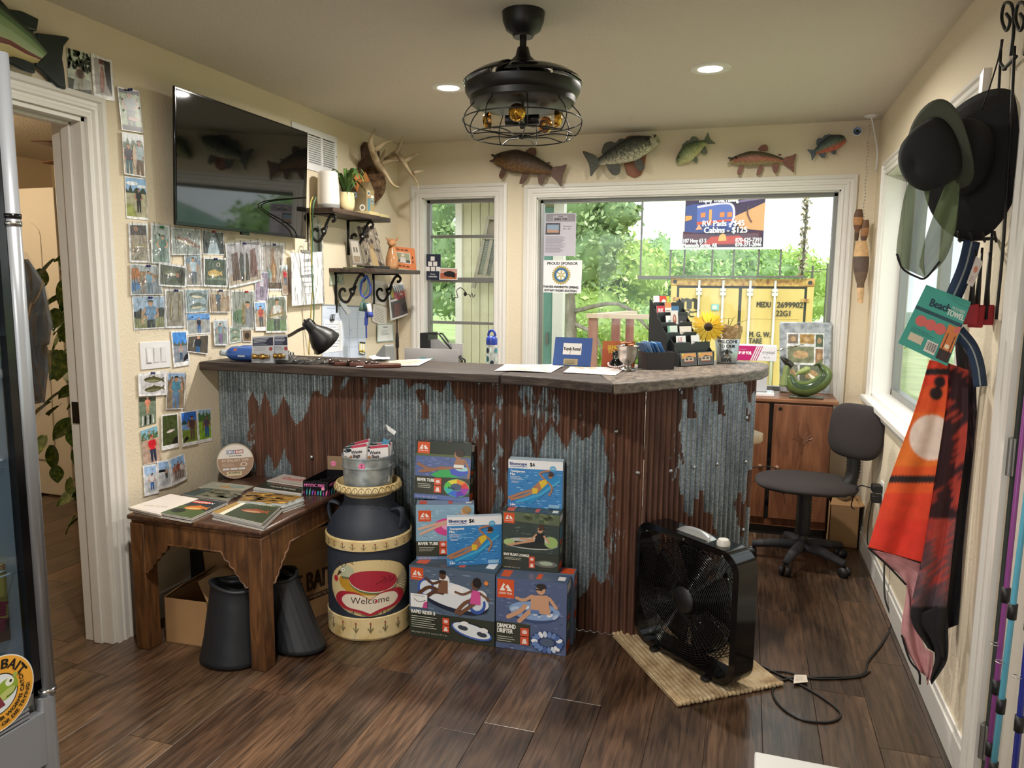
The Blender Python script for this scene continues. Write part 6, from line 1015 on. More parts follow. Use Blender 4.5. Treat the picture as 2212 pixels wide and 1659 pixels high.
# roll of sealant tape
c = on(509,1007,1,2.83); c.z = TZ + .0835; fa = (CAM - c); fa.z = 0; fa.normalize(); fa = (fa + V((.0,0,.12))).normalized(); t = thing('tape_roll','large roll of brown and white sealant tape standing at the back of the side table','tape',(c.x,c.y,TZ)); R_ = .081; m = MB(); m.lathe(c - fa*.06,[(0,0),(R_*.96,0),(R_,.004),(R_,.056),(R_*.97,.06),(R_*.9,.0605),(0,.0605)],56,ax=fa); m.build('roll',mat('cream_tape',(212,198,180),.5),t,40)
uu = V((0,0,1)).cross(fa).normalized(); ww = fa.cross(uu); O = c + fa*.0008; p = Print(O - uu*R_ - ww*R_,O + uu*R_ - ww*R_,O + uu*R_ + ww*R_,O - uu*R_ + ww*R_); p.circ(.5,.5,.47,'a88870',40); p.ell(.5,.5,.47,.47,'e8e2da',30,0,12,168); p.rect(.27,.72,.72,.83,'3c5c94'); p.rect(.50,.72,.72,.83,'a8484c'); p.text('CIRCLE ROAD',.495,.74,.075,'f4f0ec','C',2,0,.42); p.text('4 inch X 50 Feet',.5,.65,.035,'3c3838','C',1); p.text('RV SEALANT TAPE',.5,.50,.075,'f0e4da','C',0,0,.7); p.lines(.14,.36,.5,.46,3,'d8c4b4',.3); p.ring(.72,.41,.09,.06,.3,'e8dcd0'); p.rect(.16,.27,.33,.32,'dfe4ec'); p.rect(.36,.27,.55,.32,'dfe4ec'); p.rect(.58,.27,.75,.32,'dfe4ec'); p.rect(.26,.10,.66,.22,'dccca8'); [p.rect(.3 + .02 *i,.16,.3 + .02 *i + .006 + .006 *(i % 2),.21,'2c2824') for i in range(16)]; p.build('printed_label',PR,t)
# black display box of mystic packs
t = thing('display_box','open black display box with rainbow printing at the back corner of the table','box',on(700,1070,2,TZ)); f0,f1,f2 = on(655,1069,2,TZ),on(709,1072,2,TZ),on(757,1045,2,TZ); f3 = f0 + f2 - f1; BXK = mat('black_card',(20,19,22),.35); hh = .062
for a,b in ((f0,f1),(f1,f2),(f2,f3),(f3,f0)): d = (b - a).normalized(); n = V((d.y,-d.x,0)); m = MB(); m.prism([a,b,b + V((0,0,hh)),a + V((0,0,hh))],-n*.002); m.build('side',BXK,t)
m = MB(); m.prism([f0 + V((0,0,.002)),f1 + V((0,0,.002)),f2 + V((0,0,.002)),f3 + V((0,0,.002))],(0,0,-.0015)); m.build('bottom',BXK,t); e = (f3 - f2); m = MB(); m.prism([f2 + e*.05,f3 - e*.05 ,f3 - e*.05 + V((0,0,.125)),f2 + e*.05 + V((0,0,.125))],V((0,.002,0))); m.build('header_card',mat('tan_card',(150,124,96),.7),t)
for a,b in ((f0,f1),(f1,f2)):
    p = Print(a,b,b + V((0,0,hh)),a + V((0,0,hh))); [p.poly([(u,.02),(u + .05,.05),(u + .04 + .05 *rnd.random(),.3 + .25 *rnd.random()),(u + .01,.3)],col) for u,col in zip([i/9 + .01 for i in range(9)],('c84c9c','4cb4d8','6cd8c8','8c5cd0','e05c9c','48a8e0','5cd0a8','a860d0','e0709c'))]; p.text('MYSTIC FIRE',.06,.62,.2,'f07cc0',bold=1,wmax=.8); p.circ(.8,.5,.12,'f09ac0'); p.build('printed_side',PR,t)
p = Print(f3,f2,f2 + V((0,0,.125)),f3 + V((0,0,.125)),start=8); p.circ(.3,.72,.1,'f088b0'); p.text('$1.00',.3,.69,.05,'803050','C'); p.build('price_sticker',PR,t); r = random.Random(3)
for k in range(4): m = MB(); c = f0.lerp(f2,.3 + .15 *k); m.obox((c.x,c.y,TZ + .03),(.04,.004,.05),Matrix.Rotation(.5,3,'Z') @ Matrix.Rotation(.5,3,'X')); tag(m.build('sachet',mat('dark_foil',(60,56,64),.25,.6)),ORD[k] + ' small dark foil sachet from the front in the black display box','packet','sachets in the display box')
# ================================================================== under the table
CB = mottle(mat('cardboard',rough=.85),['8c6a48','9c7850','a88258'],3,4); CBI = mat('cardboard_inside',(110,82,56),.9)
def carton(name,label,P,d,w,dep,h,rz_flaps,text=None):
    d = V(d).normalized(); n = V((-d.y,d.x,0)); P = V(P); t = thing(name,label,'box',P + d*w/2 + n*dep/2); c = [P,P + d*w,P + d*w + n*dep,P + n*dep]; H = V((0,0,h))
    for i in range(4): a,b = c[i],c[(i + 1) % 4]; e = (b - a).normalized(); m = MB(); m.prism([a,b,b + H,a + H],V((-e.y,e.x,0))*.004); m.build('side',CB,t)
    m = MB(); m.prism([p + V((0,0,.004)) for p in c],(0,0,-.003)); m.build('bottom',CBI,t)
    for i,ang in rz_flaps: a,b = c[i] + H,c[(i + 1) % 4] + H; e = (b - a).normalized(); o = V((e.y,-e.x,0)); L = dep*.45 if i % 2 == 0 else w*.45; q = o*math.cos(ang)*L + V((0,0,math.sin(ang)*L)); m = MB(); m.prism([a,b,b + q*1.0 - e*.02,a + q + e*.02],o.cross(e)*.003); m.build('flap',CB,t)
    if text: text(t,c,H)
    return t
carton('cardboard_box','open brown cardboard box under the front left of the side table',(-2.192,2.33,.001),(1,.06,0),.2,.265,.19,[(1,2.2),(2,1.9),(3,2.5)])
def bait(t,c,H):
    p = Print(c[0],c[1],c[1] + H,c[0] + H); p.text('LIVE BAIT',.05,.45,.28,'3c2c20',bold=1,wmax=.9); p.rect(.1,.30,.95,.38,'2c2018'); p.text('REFRIGERATE IMMEDIATELY',.12,.32,.045,'b89470',wmax=.78); p.build('printed_side',PR,t,kind='stuff')
    p = Print(c[3],c[0],c[0] + H,c[3] + H); p.text('LIVE',.3,.45,.28,'3c2c20',bold=0,wmax=.6); p.build('printed_side',PR,t)
carton('cardboard_box','cardboard box printed live bait behind the table leg',(-1.81,2.53,.001),(.35,.93,0),.31,.28,.30,[(0,1.2),(2,2.0)],bait)
RUBB = mat('black_rubber',(26,29,34),.5); bump(RUBB,14,.25,.01)
def bucket(label,c,axis,h,r0,r1,sq=.8,ribs=0):
    t = thing('rubber_bucket',label,'bucket',c); A = V(axis).normalized(); u,w = V((1,0,0)),V((0,1,0)); m = MB()
    prof = [(.85,0),(1,.03),(.985,.08),(.9,.3),(.85,.55),(.79,.8),(.76,.93),(.775,.985),(.75,1),(.70,.985),(.68,.9),(.64,.7),(0,.68)]
    m.grid(lambda a,v: (lambda k: c + A*h*(prof[k][1] + (.03 *math.sin(a*12.6) if k >= 7 and k < 11 else 0)) + (u*math.cos(a*math.tau)*r0 + w*math.sin(a*math.tau)*r0*sq)*prof[k][0]*(1 + (.015 *math.sin(a*300) if ribs and k < 7 else 0)))(min(12,round(v*12))),72,12,None,True); m.build('body',RUBB,t,True)
    m = MB(); m.tube([c + A*h*(.99 + .03 *math.sin(a*2)) + (u*math.cos(a)*r0 + w*math.sin(a)*r0*sq)*.76 for a in [math.tau*k/48 for k in range(48)]],.008,8,True); m.build('rim',RUBB,t,True); m = MB(); m.tube(spline([c + A*h*.98 + (u*x + w*y)*r0 for x,y in ((-.58,.1),(-.2,.05),(.1,.25),(.45,.05),(.6,.1))],5),.012,8); m.build('folded_lip',RUBB,t,True)
bucket('black rubber bucket with a folded rim in front of the cardboard box',V((-1.852,2.30,.001)),(.06,.05,1),.31,.128,1); bucket('ribbed black rubber bucket leaning behind the front table leg',V((-1.655,2.46,.006)),(-.42,.1,1),.31,.118,1,.75,1)
t = thing('printer','black printer half hidden on the floor under the back of the table','printer',(-2.1,2.78,0)); MB().box((-2.35,2.66,.001),(-2.10,2.845,.26)).build('body',BLKP,t,bev=.01); m = MB(); m.prism([(-2.33,2.68,.265),(-2.12,2.68,.265),(-2.12,2.835,.33),(-2.33,2.835,.33)],(0,.01,.005)); m.build('paper_feed',BLKP,t,bev=.003); m = MB(); m.tube(spline([(-2.3,2.70,.27),(-2.29,2.62,.35),(-2.2,2.66,.42),(-2.12,2.70,.40),(-2.10,2.74,.33)],6),.008,8); m.build('cable',BLKP,t,True)
# ================================================================== painted milk can with a tub of waste bags
cc = V((-1.492,2.752,0)); mk = thing('milk_can','painted navy and cream welcome milk can in front of the counter','milk can',cc); NAVY = mottle(mat('navy_chalk_paint',rough=.6),['20242e','2a303c','343a46'],6,5); CRP = mottle(mat('aged_cream_paint',rough=.6),['b49860','d8bf88','e0cc9c','5c4030'],11,6,(1,1,1),[.3,.45,.62,.8]); R0 = .178
m = MB(); m.lathe(cc,[(0,.002),(R0 - .006,.002),(R0,.012),(R0,.098),(R0 - .003,.102)],64); m.build('base_band',CRP,mk,30); m = MB(); m.lathe(cc,[(R0 - .004,.1),(R0 - .004,.40),(R0 - .004,.44),(R0 - .03,.49),(R0 - .065,.53),(.103,.548),(.100,.56),(.100,.60),(.09,.60)],64); m.build('body',NAVY,mk,50)
m = MB(); m.lathe(cc,[(R0 - .003,.382),(R0 + .003,.385),(R0 + .003,.424),(R0 - .003,.43)],64); m.build('shoulder_band',CRP,mk,30); m = MB(); m.lathe(cc,[(.098,.585),(.105,.592),(.135,.604),(.142,.612),(.142,.618),(.132,.636),(.127,.637),(.120,.622),(.105,.60),(.098,.575),(0,.57)],64,cols=None); m.build('flared_rim',CRP,mk,50)
for s in (-1,1): m = MB(); o = V((s*.8,-.6 *0,0)); m.tube(spline([cc + V((s*.120,-.02,.525)),cc + V((s*.165,-.03,.535)),cc + V((s*.172,-.03,.50)),cc + V((s*.162,-.03,.455))],6),.016,8,flat=.45); m.build('handle',NAVY,mk,True)
a0 = math.atan2(-cc.y,-cc.x)
def wrapz(R,z0,z1,half): return lambda u,v,h: cc + V((math.cos(a0 + half*(2 *u - 1))*(R + h),math.sin(a0 + half*(2 *u - 1))*(R + h),z0 + (z1 - z0)*v))
def wp(z0,z1,half,R=R0 - .004): p = Print(cc,cc,cc,cc,step=.0002,fn=wrapz(R,z0,z1,half),cuts=20); p.w,p.h = 2 *half*R,z1 - z0; return p
p = wp(.105,.36,1.15); L_ = '4a3420'; p.ell(.5,.48,.47,.47,'d6bd88',40); p.ell(.5,.5,.45,.44,'dcc694',40)
p.ell(.30,.58,.14,.13,'c0902c',24); p.poly([(.18,.5),(.7,.44),(.6,.36),(.3,.38)],'c0902c'); p.ell(.26,.74,.085,.12,'b8bc9c',20); p.rect(.20,.62,.34,.66,'6c6c48'); p.circ(.22,.77,.03,'f0ecdc',12); p.circ(.22,.77,.012,'201c18',8); p.stroke([(.22,.8),(.18,.88),(.14,.84)],.01,L_,4); p.stroke([(.24,.84),(.28,.92),(.34,.88)],.008,L_,4); p.poly([(.17,.76),(.2,.72),(.13,.64)],L_); p.ell(.12,.6,.03,.05,'b82c38')
p.poly([(.84 + .1 *math.cos(a),.52 + .2 *math.sin(a)) for a in [math.radians(k) for k in range(-60,70,10)]] + [(.74,.52)],'e8dcb8'); [p.stroke([(.76,.52),(.84 + .1 *math.cos(math.radians(k)),.52 + .2 *math.sin(math.radians(k)))],.008,L_) for k in range(-50,60,18)]
p.ell(.54,.56,.25,.17,'5c7458',30,-.12); p.ell(.54,.58,.25,.17,'e0dcc0',30,-.12); p.ell(.54,.60,.25,.175,'a8283a',30,-.12); [p.stroke([(.56 + .07 *i,.55),(.66 + .05 *i,.62),(.62 + .07 *i,.66)],.009,'4c1420',4) for i in range(3)]
heart = lambda s: [(.5 + s*p.x,.26 + s*p.y) for p in (spline([(0,-.25,0),(-.12,-.17,0),(-.3,-.11,0),(-.38,.02,0),(-.31,.15,0),(-.14,.16,0),(0,.04,0)],5) + spline([(0,.04,0),(.14,.16,0),(.31,.15,0),(.38,.02,0),(.3,-.11,0),(.12,-.17,0),(0,-.25,0)],5)[1:-1])]
p.poly(heart(1.0),'a82838'); p.poly(heart(.78),'e4d8c4'); p.text('Welcome',.5,.235,.11,'3c3028','C',0,0,.56); p.circ(.56,.265,.022,'b83040',10); [p.stroke([(.3 + .4 *i,.1 - .02),(.34 + .36 *i,.06)],.014,'74805c') for i in range(2)]; p.stroke([(.42,.05),(.5,.02),(.58,.05)],.014,'74805c'); p.build('painted_emblem',PR,mk)
for z0,z1,R,n,half in ((.03,.09,R0,9,1.5),(.388,.42,R0 + .003,12,1.5)):
    p = wp(z0,z1,half,R); [(p.stroke([(u,.15),(u,.7)],.07,'6c6444'),p.stroke([(u - .02,.5),(u,.2),(u + .02,.5)],.06,'6c6444'),p.ell(u,.82,.006,.1,'9c4038')) for u in [(i + .5)/n for i in range(n)]]; p.build('stencil_band',PR,mk,kind='stuff')
p = Print(cc,cc,cc,cc,step=.0002,fn=lambda u,v,h: cc + V((math.cos(a0 + 1.5 *(2 *u - 1)),math.sin(a0 + 1.5 *(2 *u - 1)),0))*(.1425 - .010 *v + h) + V((0,0,.618 + .018 *v)),cuts=30); p.w,p.h = .42,.021; [p.ring((i + .5)/15,.15,.03,.75,.14,'3c3020',16) for i in range(15)]; [p.stroke([((i + .5)/15,.1),((i + .5)/15,.6)],.08,'6c6444') for i in range(15)]; p.build('stencil_lace',PR,mk)
ZN = mottle(mat('galvanized_tub',rough=.35,metal=.65),['8c979b','b0babd','d0d8d9'],24,4); tu = thing('galvanized_tub','round galvanized tub of waste bag packs standing in the milk can mouth','tub',cc + V((0,0,.60))); m = MB(); m.lathe(cc,[(0,.600),(.094,.600),(.0995,.605),(.1035,.70),(.107,.702),(.107,.708),(.104,.71),(.105,.742),(.109,.744),(.109,.75),(.105,.75),(.102,.742),(.098,.62),(0,.62)],56); m.build('body',ZN,tu,35)
p = wp(.70,.745,.6,.1065); p.circ(.3,.4,.3,'e87ca8',16); p.text('7',.3,.28,.3,'7c2c50','C',1); p.build('price_sticker',PR,tu)
def dog(p,col='d8'):
    p.bg('ece8e8'); p.rect(0,.9,1,1,'3c4448'); p.rect(.35,.88,1,.99,'c84860'); p.ell(.18,.8,.17,.09,'202c34'); p.text('Bags',.06,.78,.05,'c8d8e0',wmax=.22); p.text('Waste',.33,.62,.15,'3c3434',bold=2,wmax=.62); p.text('Bags',.42,.44,.15,'3c3434',bold=2,wmax=.5); p.text('on the go',.5,.34,.05,'8c8488'); p.ell(.2,.42,.17,.17,'f4f0ec'); p.ell(.08,.42,.07,.14,'9c6444'); p.ell(.33,.42,.06,.14,'b07850'); p.circ(.15,.47,.025,'181414',8); p.circ(.25,.47,.025,'181414',8); p.ell(.2,.36,.05,.04,'201818'); p.ell(.2,.28,.04,.05,'d87888'); p.ell(.25,.1,.2,.07,'a8c4e0'); p.ell(.55,.12,.14,.06,'e09cb0'); p.ell(.8,.14,.14,.06,'9c88c8')
for i,(q,y,ext) in enumerate(((((779,966),(838,960),(838,1010),(778,1010)),2.735,'front pack'),(((742,966),(792,958),(790,1010),(744,1008)),2.72,'second pack'),(((752,960),(796,948),(796,1010),(752,1010)),2.80,'third pack'),(((800,958),(844,956),(846,1010),(802,1010)),2.815,'fourth pack'))):
    Q = [on(a,b,1,y) for a,b in q]; f = [Q[3],Q[2],Q[1],Q[0]]; f[0].z = f[1].z = .635; t = thing('waste_bag_pack',('front pack of dog waste bags with a yellow price dot in the tub','pack of dog waste bags to the left of the front one in the tub','pack of dog waste bags at the back left of the tub','greenish pack of waste bags at the back right of the tub')[i],'packet',(f[0] + f[1])/2,group='waste bag packs in the tub'); m = MB(); m.prism(f,(0,.022,0)); m.build('pouch',WHP,t,bev=.006)
    z_ = .63 /1; p = Print(*f); full = (f[3].z - f[0].z); k0 = 1 - .085 /full; p2 = Print(f[0].lerp(f[3],max(0,k0)),f[1].lerp(f[2],max(0,k0)),f[2],f[3],start=2); dog(p2)
    if i == 0: p2.circ(.22,.62,.09,'f0c030'); p2.text('$2',.22,.58,.09,'6c3010','C',1)
    p2.build('printed_face',PRG,t)
t = thing('foil_packet','crumpled clear packet with a blue item sticking up from the tub','packet',on(830,960,1,2.77)); m = MB(); f = [on(a,b,1,2.77) for a,b in ((812,962),(834,965),(855,932),(830,916))]; m.grid(lambda u,v: (f[0]*(1 - u) + f[1]*u)*(1 - v) + (f[3]*(1 - u) + f[2]*u)*v + V((0,.012 *noise.noise(V((u*4,v*4,3))),0)),10,10); m.build('clear_bag',FILM,t,True); m = MB(); a,b = on(816,1000,1,2.805),on(836,950,1,2.81); m.bar(a,b,.03,.006,(0,1,0)); m.build('blue_item',mat('sky_blue_plastic',(90,160,200),.4),t); p = Print(*[on(a,b,1,2.795) for a,b in ((838,930),(852,940),(856,932),(833,916))]); p.bg('f2f2f0'); p.build('header_label',PR,t)
# ================================================================== boxed river floats
DK = '3a3c30'; OT = lambda p,u,v,w,h: (p.rect(u,v,u + w,v + h,'d8562c'),p.poly([(u + .14 *w,v + .38 *h),(u + .38 *w,v + .8 *h),(u + .52 *w,v + .62 *h),(u + .62 *w,v + .74 *h),(u + .88 *w,v + .38 *h)],'f4efe8'),p.stroke([(u + .48 *w,v + .66 *h),(u + .42 *w,v + .55 *h),(u + .56 *w,v + .48 *h),(u + .46 *w,v + .38 *h)],.018 *h/.2,'d8562c',3),p.text('OZARK TRAIL',u + w/2,v + .2 *h,.1 *h,'f4e4dc','C',1,0,w*.8))
def water(p,v0,v1,cols,n=60,u0=0,u1=1):
    p.rect(u0,v0,u1,v1,cols[0])
    for i in range(n): u = u0 + rnd.random()*(u1 - u0)*.92; v = v0 + rnd.random()*(v1 - v0)*.96; w = .04 + .07 *rnd.random(); p.ell(min(u + w/2,u1 - w/2),v,w/2,.006 + .006 *rnd.random(),rnd.choice(cols[1:]),8); p.L -= 1
    p.L += 1
def tags(p,u,v,w=.11,h=.2): p.rect(u,v + h*.52,u + w,v + h,'d8583c'); p.rect(u,v,u + w,v + h*.48,'d8583c'); p.ell(u + w/2,v + h*.76,w*.3,h*.12,'f0d4cc'); p.poly([(u + w*.2,v + .08 *h),(u + w*.8,v + .08 *h),(u + w*.65,v + .36 *h),(u + w*.35,v + .36 *h)],'f4e4dc')
LIMB = lambda p,pts,wd,col=SKIN: (p.stroke(pts,wd,col,4),p.circ(*pts[-1],wd*.5,col,8),p.circ(*pts[0],wd*.5,col,8))
def lady(p,S,skin,suit,hair='4a3020',up=True):
    """a bather reclining from lower left (feet) to upper right (head), S maps unit coordinates to the print"""
    T = lambda x,y: S(x,y); LIMB(p,[T(0,.05),T(.3,.22),T(.52,.32)],.055 *S.k,skin); LIMB(p,[T(.05,.0),T(.32,.12),T(.55,.26)],.055 *S.k,skin); p.poly([T(.5,.2),T(.6,.2),T(.82,.52),(T(.78,.66)),T(.66,.6),T(.5,.38)],skin); p.poly([T(.5,.2),T(.6,.22),T(.62,.36),T(.5,.38)],suit); p.poly([T(.7,.36),T(.83,.54),T(.78,.66),T(.64,.56)],suit); LIMB(p,[T(.82,.58),T(.92,.4),T(.86,.18)],.04 *S.k,skin)
    if up: LIMB(p,[T(.76,.64),T(.66,.82),T(.86,.9)],.04 *S.k,skin)
    p.ell(*T(.88,.76),.055 *S.k*p.h/p.w,.065 *S.k,skin,14); p.ell(*T(.895,.80),.058 *S.k*p.h/p.w,.05 *S.k,hair,14); p.stroke([T(.83,.76),T(.90,.74)],.02 *S.k,'241c1c')
def SM(u,v,w,h): f = lambda x,y: (u + w*x,v + h*y); f.k = h*1.3; return f
def d_blue(p):
    water(p,0,.82,['3c84c4','5ca0d8','7cb8e4','2c70b4','88c4ec'],110); p.rect(0,.82,1,1,'f0f2f6'); p.text('Bluescape',.03,.89,.065,'283c7c',bold=2,wmax=.34); p.text('$6',.40,.88,.075,'1c1c20',bold=1); [p.stroke([(.03 + .04 *i,.855 + .012 *(i % 2)) for i in range(9)],.012,'3c6cac')]; p.ell(.82,.85,.06,.055,'5cacd8'); p.text('OPEN',.82,.84,.025,'e8f4fc','C')
    p.text('Transparent',.04,.74,.05,'f4f8fc',bold=1,wmax=.27); p.text('Mat',.04,.68,.05,'f4f8fc',bold=1); p.lines(.04,.58,.26,.66,4,'d8e8f4',.35); p.lines(.06,.52,.24,.56,2,'e8f0f8',.4); p.poly([(.1,.12),(.45,.1),(.98,.6),(.9,.72),(.7,.6),(.2,.22)],'2c8cc8'); p.stroke([(.15,.1),(.6,.3),(.95,.6)],.05,'48a8d8'); lady(p,SM(.02,.16,.86,.72),'b07c5c','e0c040'); p.text('14+',.05,.03,.055,'f4f8fc',bold=2); p.rect(.75,.03,.95,.1,'8cb8d8')
def d_rain(p):
    p.rect(0,.74,1,1,'2c3428'); p.rect(0,.72,1,.78,'5c6840'); water(p,.38,.74,['5a6a9c','7080b0','48588c','8090c0'],50); p.rect(0,.08,1,.39,DK); p.rect(0,0,1,.08,'5c70a8'); p.text('INFLATED SIZE 48 IN',.03,.02,.03,'b0b8d0',wmax=.6); OT(p,.03,.78,.22,.2)
    p.poly([(.28,.42),(.55,.56),(.92,.58),(.98,.48),(.8,.40),(.4,.38)],'3cac5c'); p.poly([(.6,.57),(.92,.58),(.98,.48),(.8,.41),(.66,.45)],'4c5cc4'); p.ell(.85,.55,.12,.04,'a8d8e0'); LIMB(p,[(.05,.6),(.25,.52),(.5,.54),(.65,.56)],.05,'9c6c50'); LIMB(p,[(.1,.47),(.3,.50),(.5,.56)],.05,'9c6c50'); p.poly([(.68,.55),(.86,.55),(.9,.72),(.74,.72)],'a87858'); p.rect(.7,.57,.88,.62,'e8ece8'); LIMB(p,[(.9,.68),(.98,.52),(.96,.4)],.035,'a87858'); p.ell(.77,.79,.07,.07,'a87858'); p.ell(.80,.82,.08,.07,'3c2c20')
    p.text('RIVER TUBE',.05,.30,.055,'f4f2ea',bold=2,wmax=.32); p.lines(.06,.18,.34,.27,3,'c8c8b8',.3); tags(p,.36,.12,.13,.25); cols = ('d83c3c','e88c2c','e8d83c','5cc44c','3cb4b4','3c6cd0','5c3cb0','9c3ca8')
    for i in range(8): p.ell(.77,.22,.23,.155,cols[(i + 5) % 8],5,0,i*45,i*45 + 46); 
    p._emit([(.77,.22)] + [(.77 + .23 *math.cos(a),.22 + .155 *math.sin(a)) for a in [math.tau*k/24 for k in range(24)]],[(0,k + 1,(k + 1) % 24 + 1) for k in range(24)],'58b868'); [p.poly([(.77 + r*.23 *math.cos(a),.22 + r*.155 *math.sin(a)) for r,a in ((.35,A),(1,A),(1,A + .8),(.35,A + .8))],cols[i]) for i,A in enumerate([math.tau*k/8 for k in range(8)])]; p.ell(.76,.24,.10,.06,'4c5c78'); p.text('River',.62,.2,.04,'1c2c3c',bold=1)
def d_pink(p):
    water(p,.34,1,['8cb0c8','a0c0d4','7ca0bc','b4d0e0'],50); p.rect(0,.06,1,.34,DK); p.rect(0,0,1,.06,'6c84a8'); p.text('INFLATED SIZE 39 IN',.04,.015,.025,'d8e0e8',wmax=.6); OT(p,.04,.70,.22,.2); p.ell(.55,.6,.25,.16,'d84c94'); p.ell(.6,.62,.16,.09,'f0a8c8'); LIMB(p,[(.05,.56),(.3,.64),(.6,.72)],.045,'d8b098'); LIMB(p,[(.08,.47),(.3,.58),(.55,.68)],.045,'d8b098'); p.poly([(.6,.6),(.85,.6),(.9,.82),(.72,.84)],'d8b098'); p.ell(.84,.88,.07,.07,'d8b098'); p.ell(.87,.91,.08,.07,'b08c5c'); p.text('RIVER TUBE',.04,.27,.055,'f4f2ea',bold=2,wmax=.34); p.lines(.05,.15,.34,.24,3,'c8c8b8',.3); tags(p,.40,.1,.13,.24)
def d_easy(p):
    p.bg('3c4438'); p.poly([(0,.86),(1,.8),(1,1),(0,1)],'5c6850'); leaves(p,16,['6c7858','4c5840','788460'],.4,.86,1,.97,.04); water(p,.28,.82,['34403c','48544e','5c6860'],40); OT(p,.02,.80,.19,.18); p.ell(.5,.47,.48,.10,'b8bcb4'); p.ell(.5,.45,.45,.06,'202420'); p.ell(.86,.52,.12,.10,'9cb870'); p.ell(.12,.47,.1,.06,'a8c080'); p.poly([(.3,.52),(.55,.56),(.8,.5),(.8,.6),(.5,.58)],'d0d4cc'); LIMB(p,[(.12,.42),(.35,.48),(.6,.54)],.04,'c89878'); p.poly([(.57,.5),(.75,.5),(.74,.66),(.6,.66)],'181c1e'); LIMB(p,[(.6,.64),(.5,.55),(.32,.55)],.03,'c89878'); LIMB(p,[(.74,.62),(.82,.52)],.035,'c89878'); p.ell(.67,.73,.05,.06,'c89878'); p.ell(.69,.77,.055,.05,'4c3428'); p.stroke([(.62,.73),(.7,.72)],.015,'181414')
    p.rect(0,0,1,.30,'32382e'); p.text('EASY FLOAT LOUNGE',.03,.235,.045,'f4f2ea',bold=2,wmax=.45); p.lines(.04,.16,.4,.21,2,'c8c8b8',.3); tags(p,.48,.05,.1,.2); p.ell(.78,.14,.2,.06,'6c7068'); p.ell(.78,.15,.12,.035,'a8b8a0'); p.text('INFLATED SIZE 60 IN',.03,.02,.022,'b8b8a8',wmax=.6)
def d_rapid(p):
    water(p,.34,1,['56667c','687c94','7c90a8','48566c'],70); p.rect(0,.0,1,.35,'34382e'); OT(p,.02,.80,.15,.17)
    p.ell(.52,.60,.42,.19,'20283c',30,-.18); p.ell(.52,.64,.42,.17,'e4e8ee',30,-.18); [p.ell(.2 + .6 *i,.70 - .14 *i,.1,.14,'3c5cac',20,-.2) for i in range(2)]; [p.ell(.2 + .6 *i,.71 - .14 *i,.07,.1,'d8e0ea',20,-.2) for i in range(2)]; p.ell(.55,.72,.09,.07,'f0f0f2'); p.ell(.42,.84,.06,.08,'e8e8ec'); p.ell(.84,.68,.07,.08,'e4e4e8')
    b = '5a3c2c'; LIMB(p,[(.12,.62),(.24,.72),(.38,.68)],.05,b); LIMB(p,[(.18,.56),(.3,.66),(.4,.66)],.05,b); p.poly([(.34,.66),(.46,.66),(.46,.84),(.36,.84)],'7c5844'); LIMB(p,[(.37,.82),(.28,.78),(.2,.84)],.035,b); p.ell(.40,.91,.04,.06,b); p.ell(.40,.95,.04,.03,'181412'); LIMB(p,[(.56,.42),(.66,.56),(.76,.62)],.05,'74503c'); LIMB(p,[(.6,.40),(.7,.5),(.78,.58)],.05,'74503c'); p.poly([(.72,.56),(.84,.56),(.84,.74),(.74,.76)],'d8589c'); LIMB(p,[(.74,.74),(.64,.68),(.55,.70)],.03,'74503c'); LIMB(p,[(.84,.72),(.94,.64)],.03,'74503c'); p.ell(.78,.83,.045,.065,'74503c'); p.ell(.80,.86,.05,.07,'201816'); p.circ(.905,.87,.03,'e88c44')
    p.rect(.02,.42,.22,.61,'eef0f0'); p.text('CUSHION SEAT',.12,.575,.018,'404440','C'); p.stroke([(.06,.54),(.12,.50),(.2,.53)],.008,'303030',3); p.poly([(.16,.42),(.22,.42),(.22,.52),(.18,.5)],'c8508c'); p.text('RAPID RIDER II',.03,.335,.05,'f4f2ea',bold=2,wmax=.28); p.lines(.03,.13,.36,.31,6,'c8c8b8',.3); tags(p,.40,.12,.08,.2); p.text('INFLATED SIZE 7 FT 10 IN X 4 FT 2 IN',.03,.06,.022,'b8b8a8',wmax=.55); p.ell(.74,.18,.24,.10,'4464b0',24,-.2); p.ell(.74,.19,.22,.085,'e8ecf2',24,-.2); [p.ell(.64 + .22 *i,.215 - .06 *i,.06,.035,'3c4450',16,-.15) for i in range(2)]; [p.ell(.66 + .22 *i,.275 - .06 *i,.05,.035,'f0f0f2') for i in range(2)]
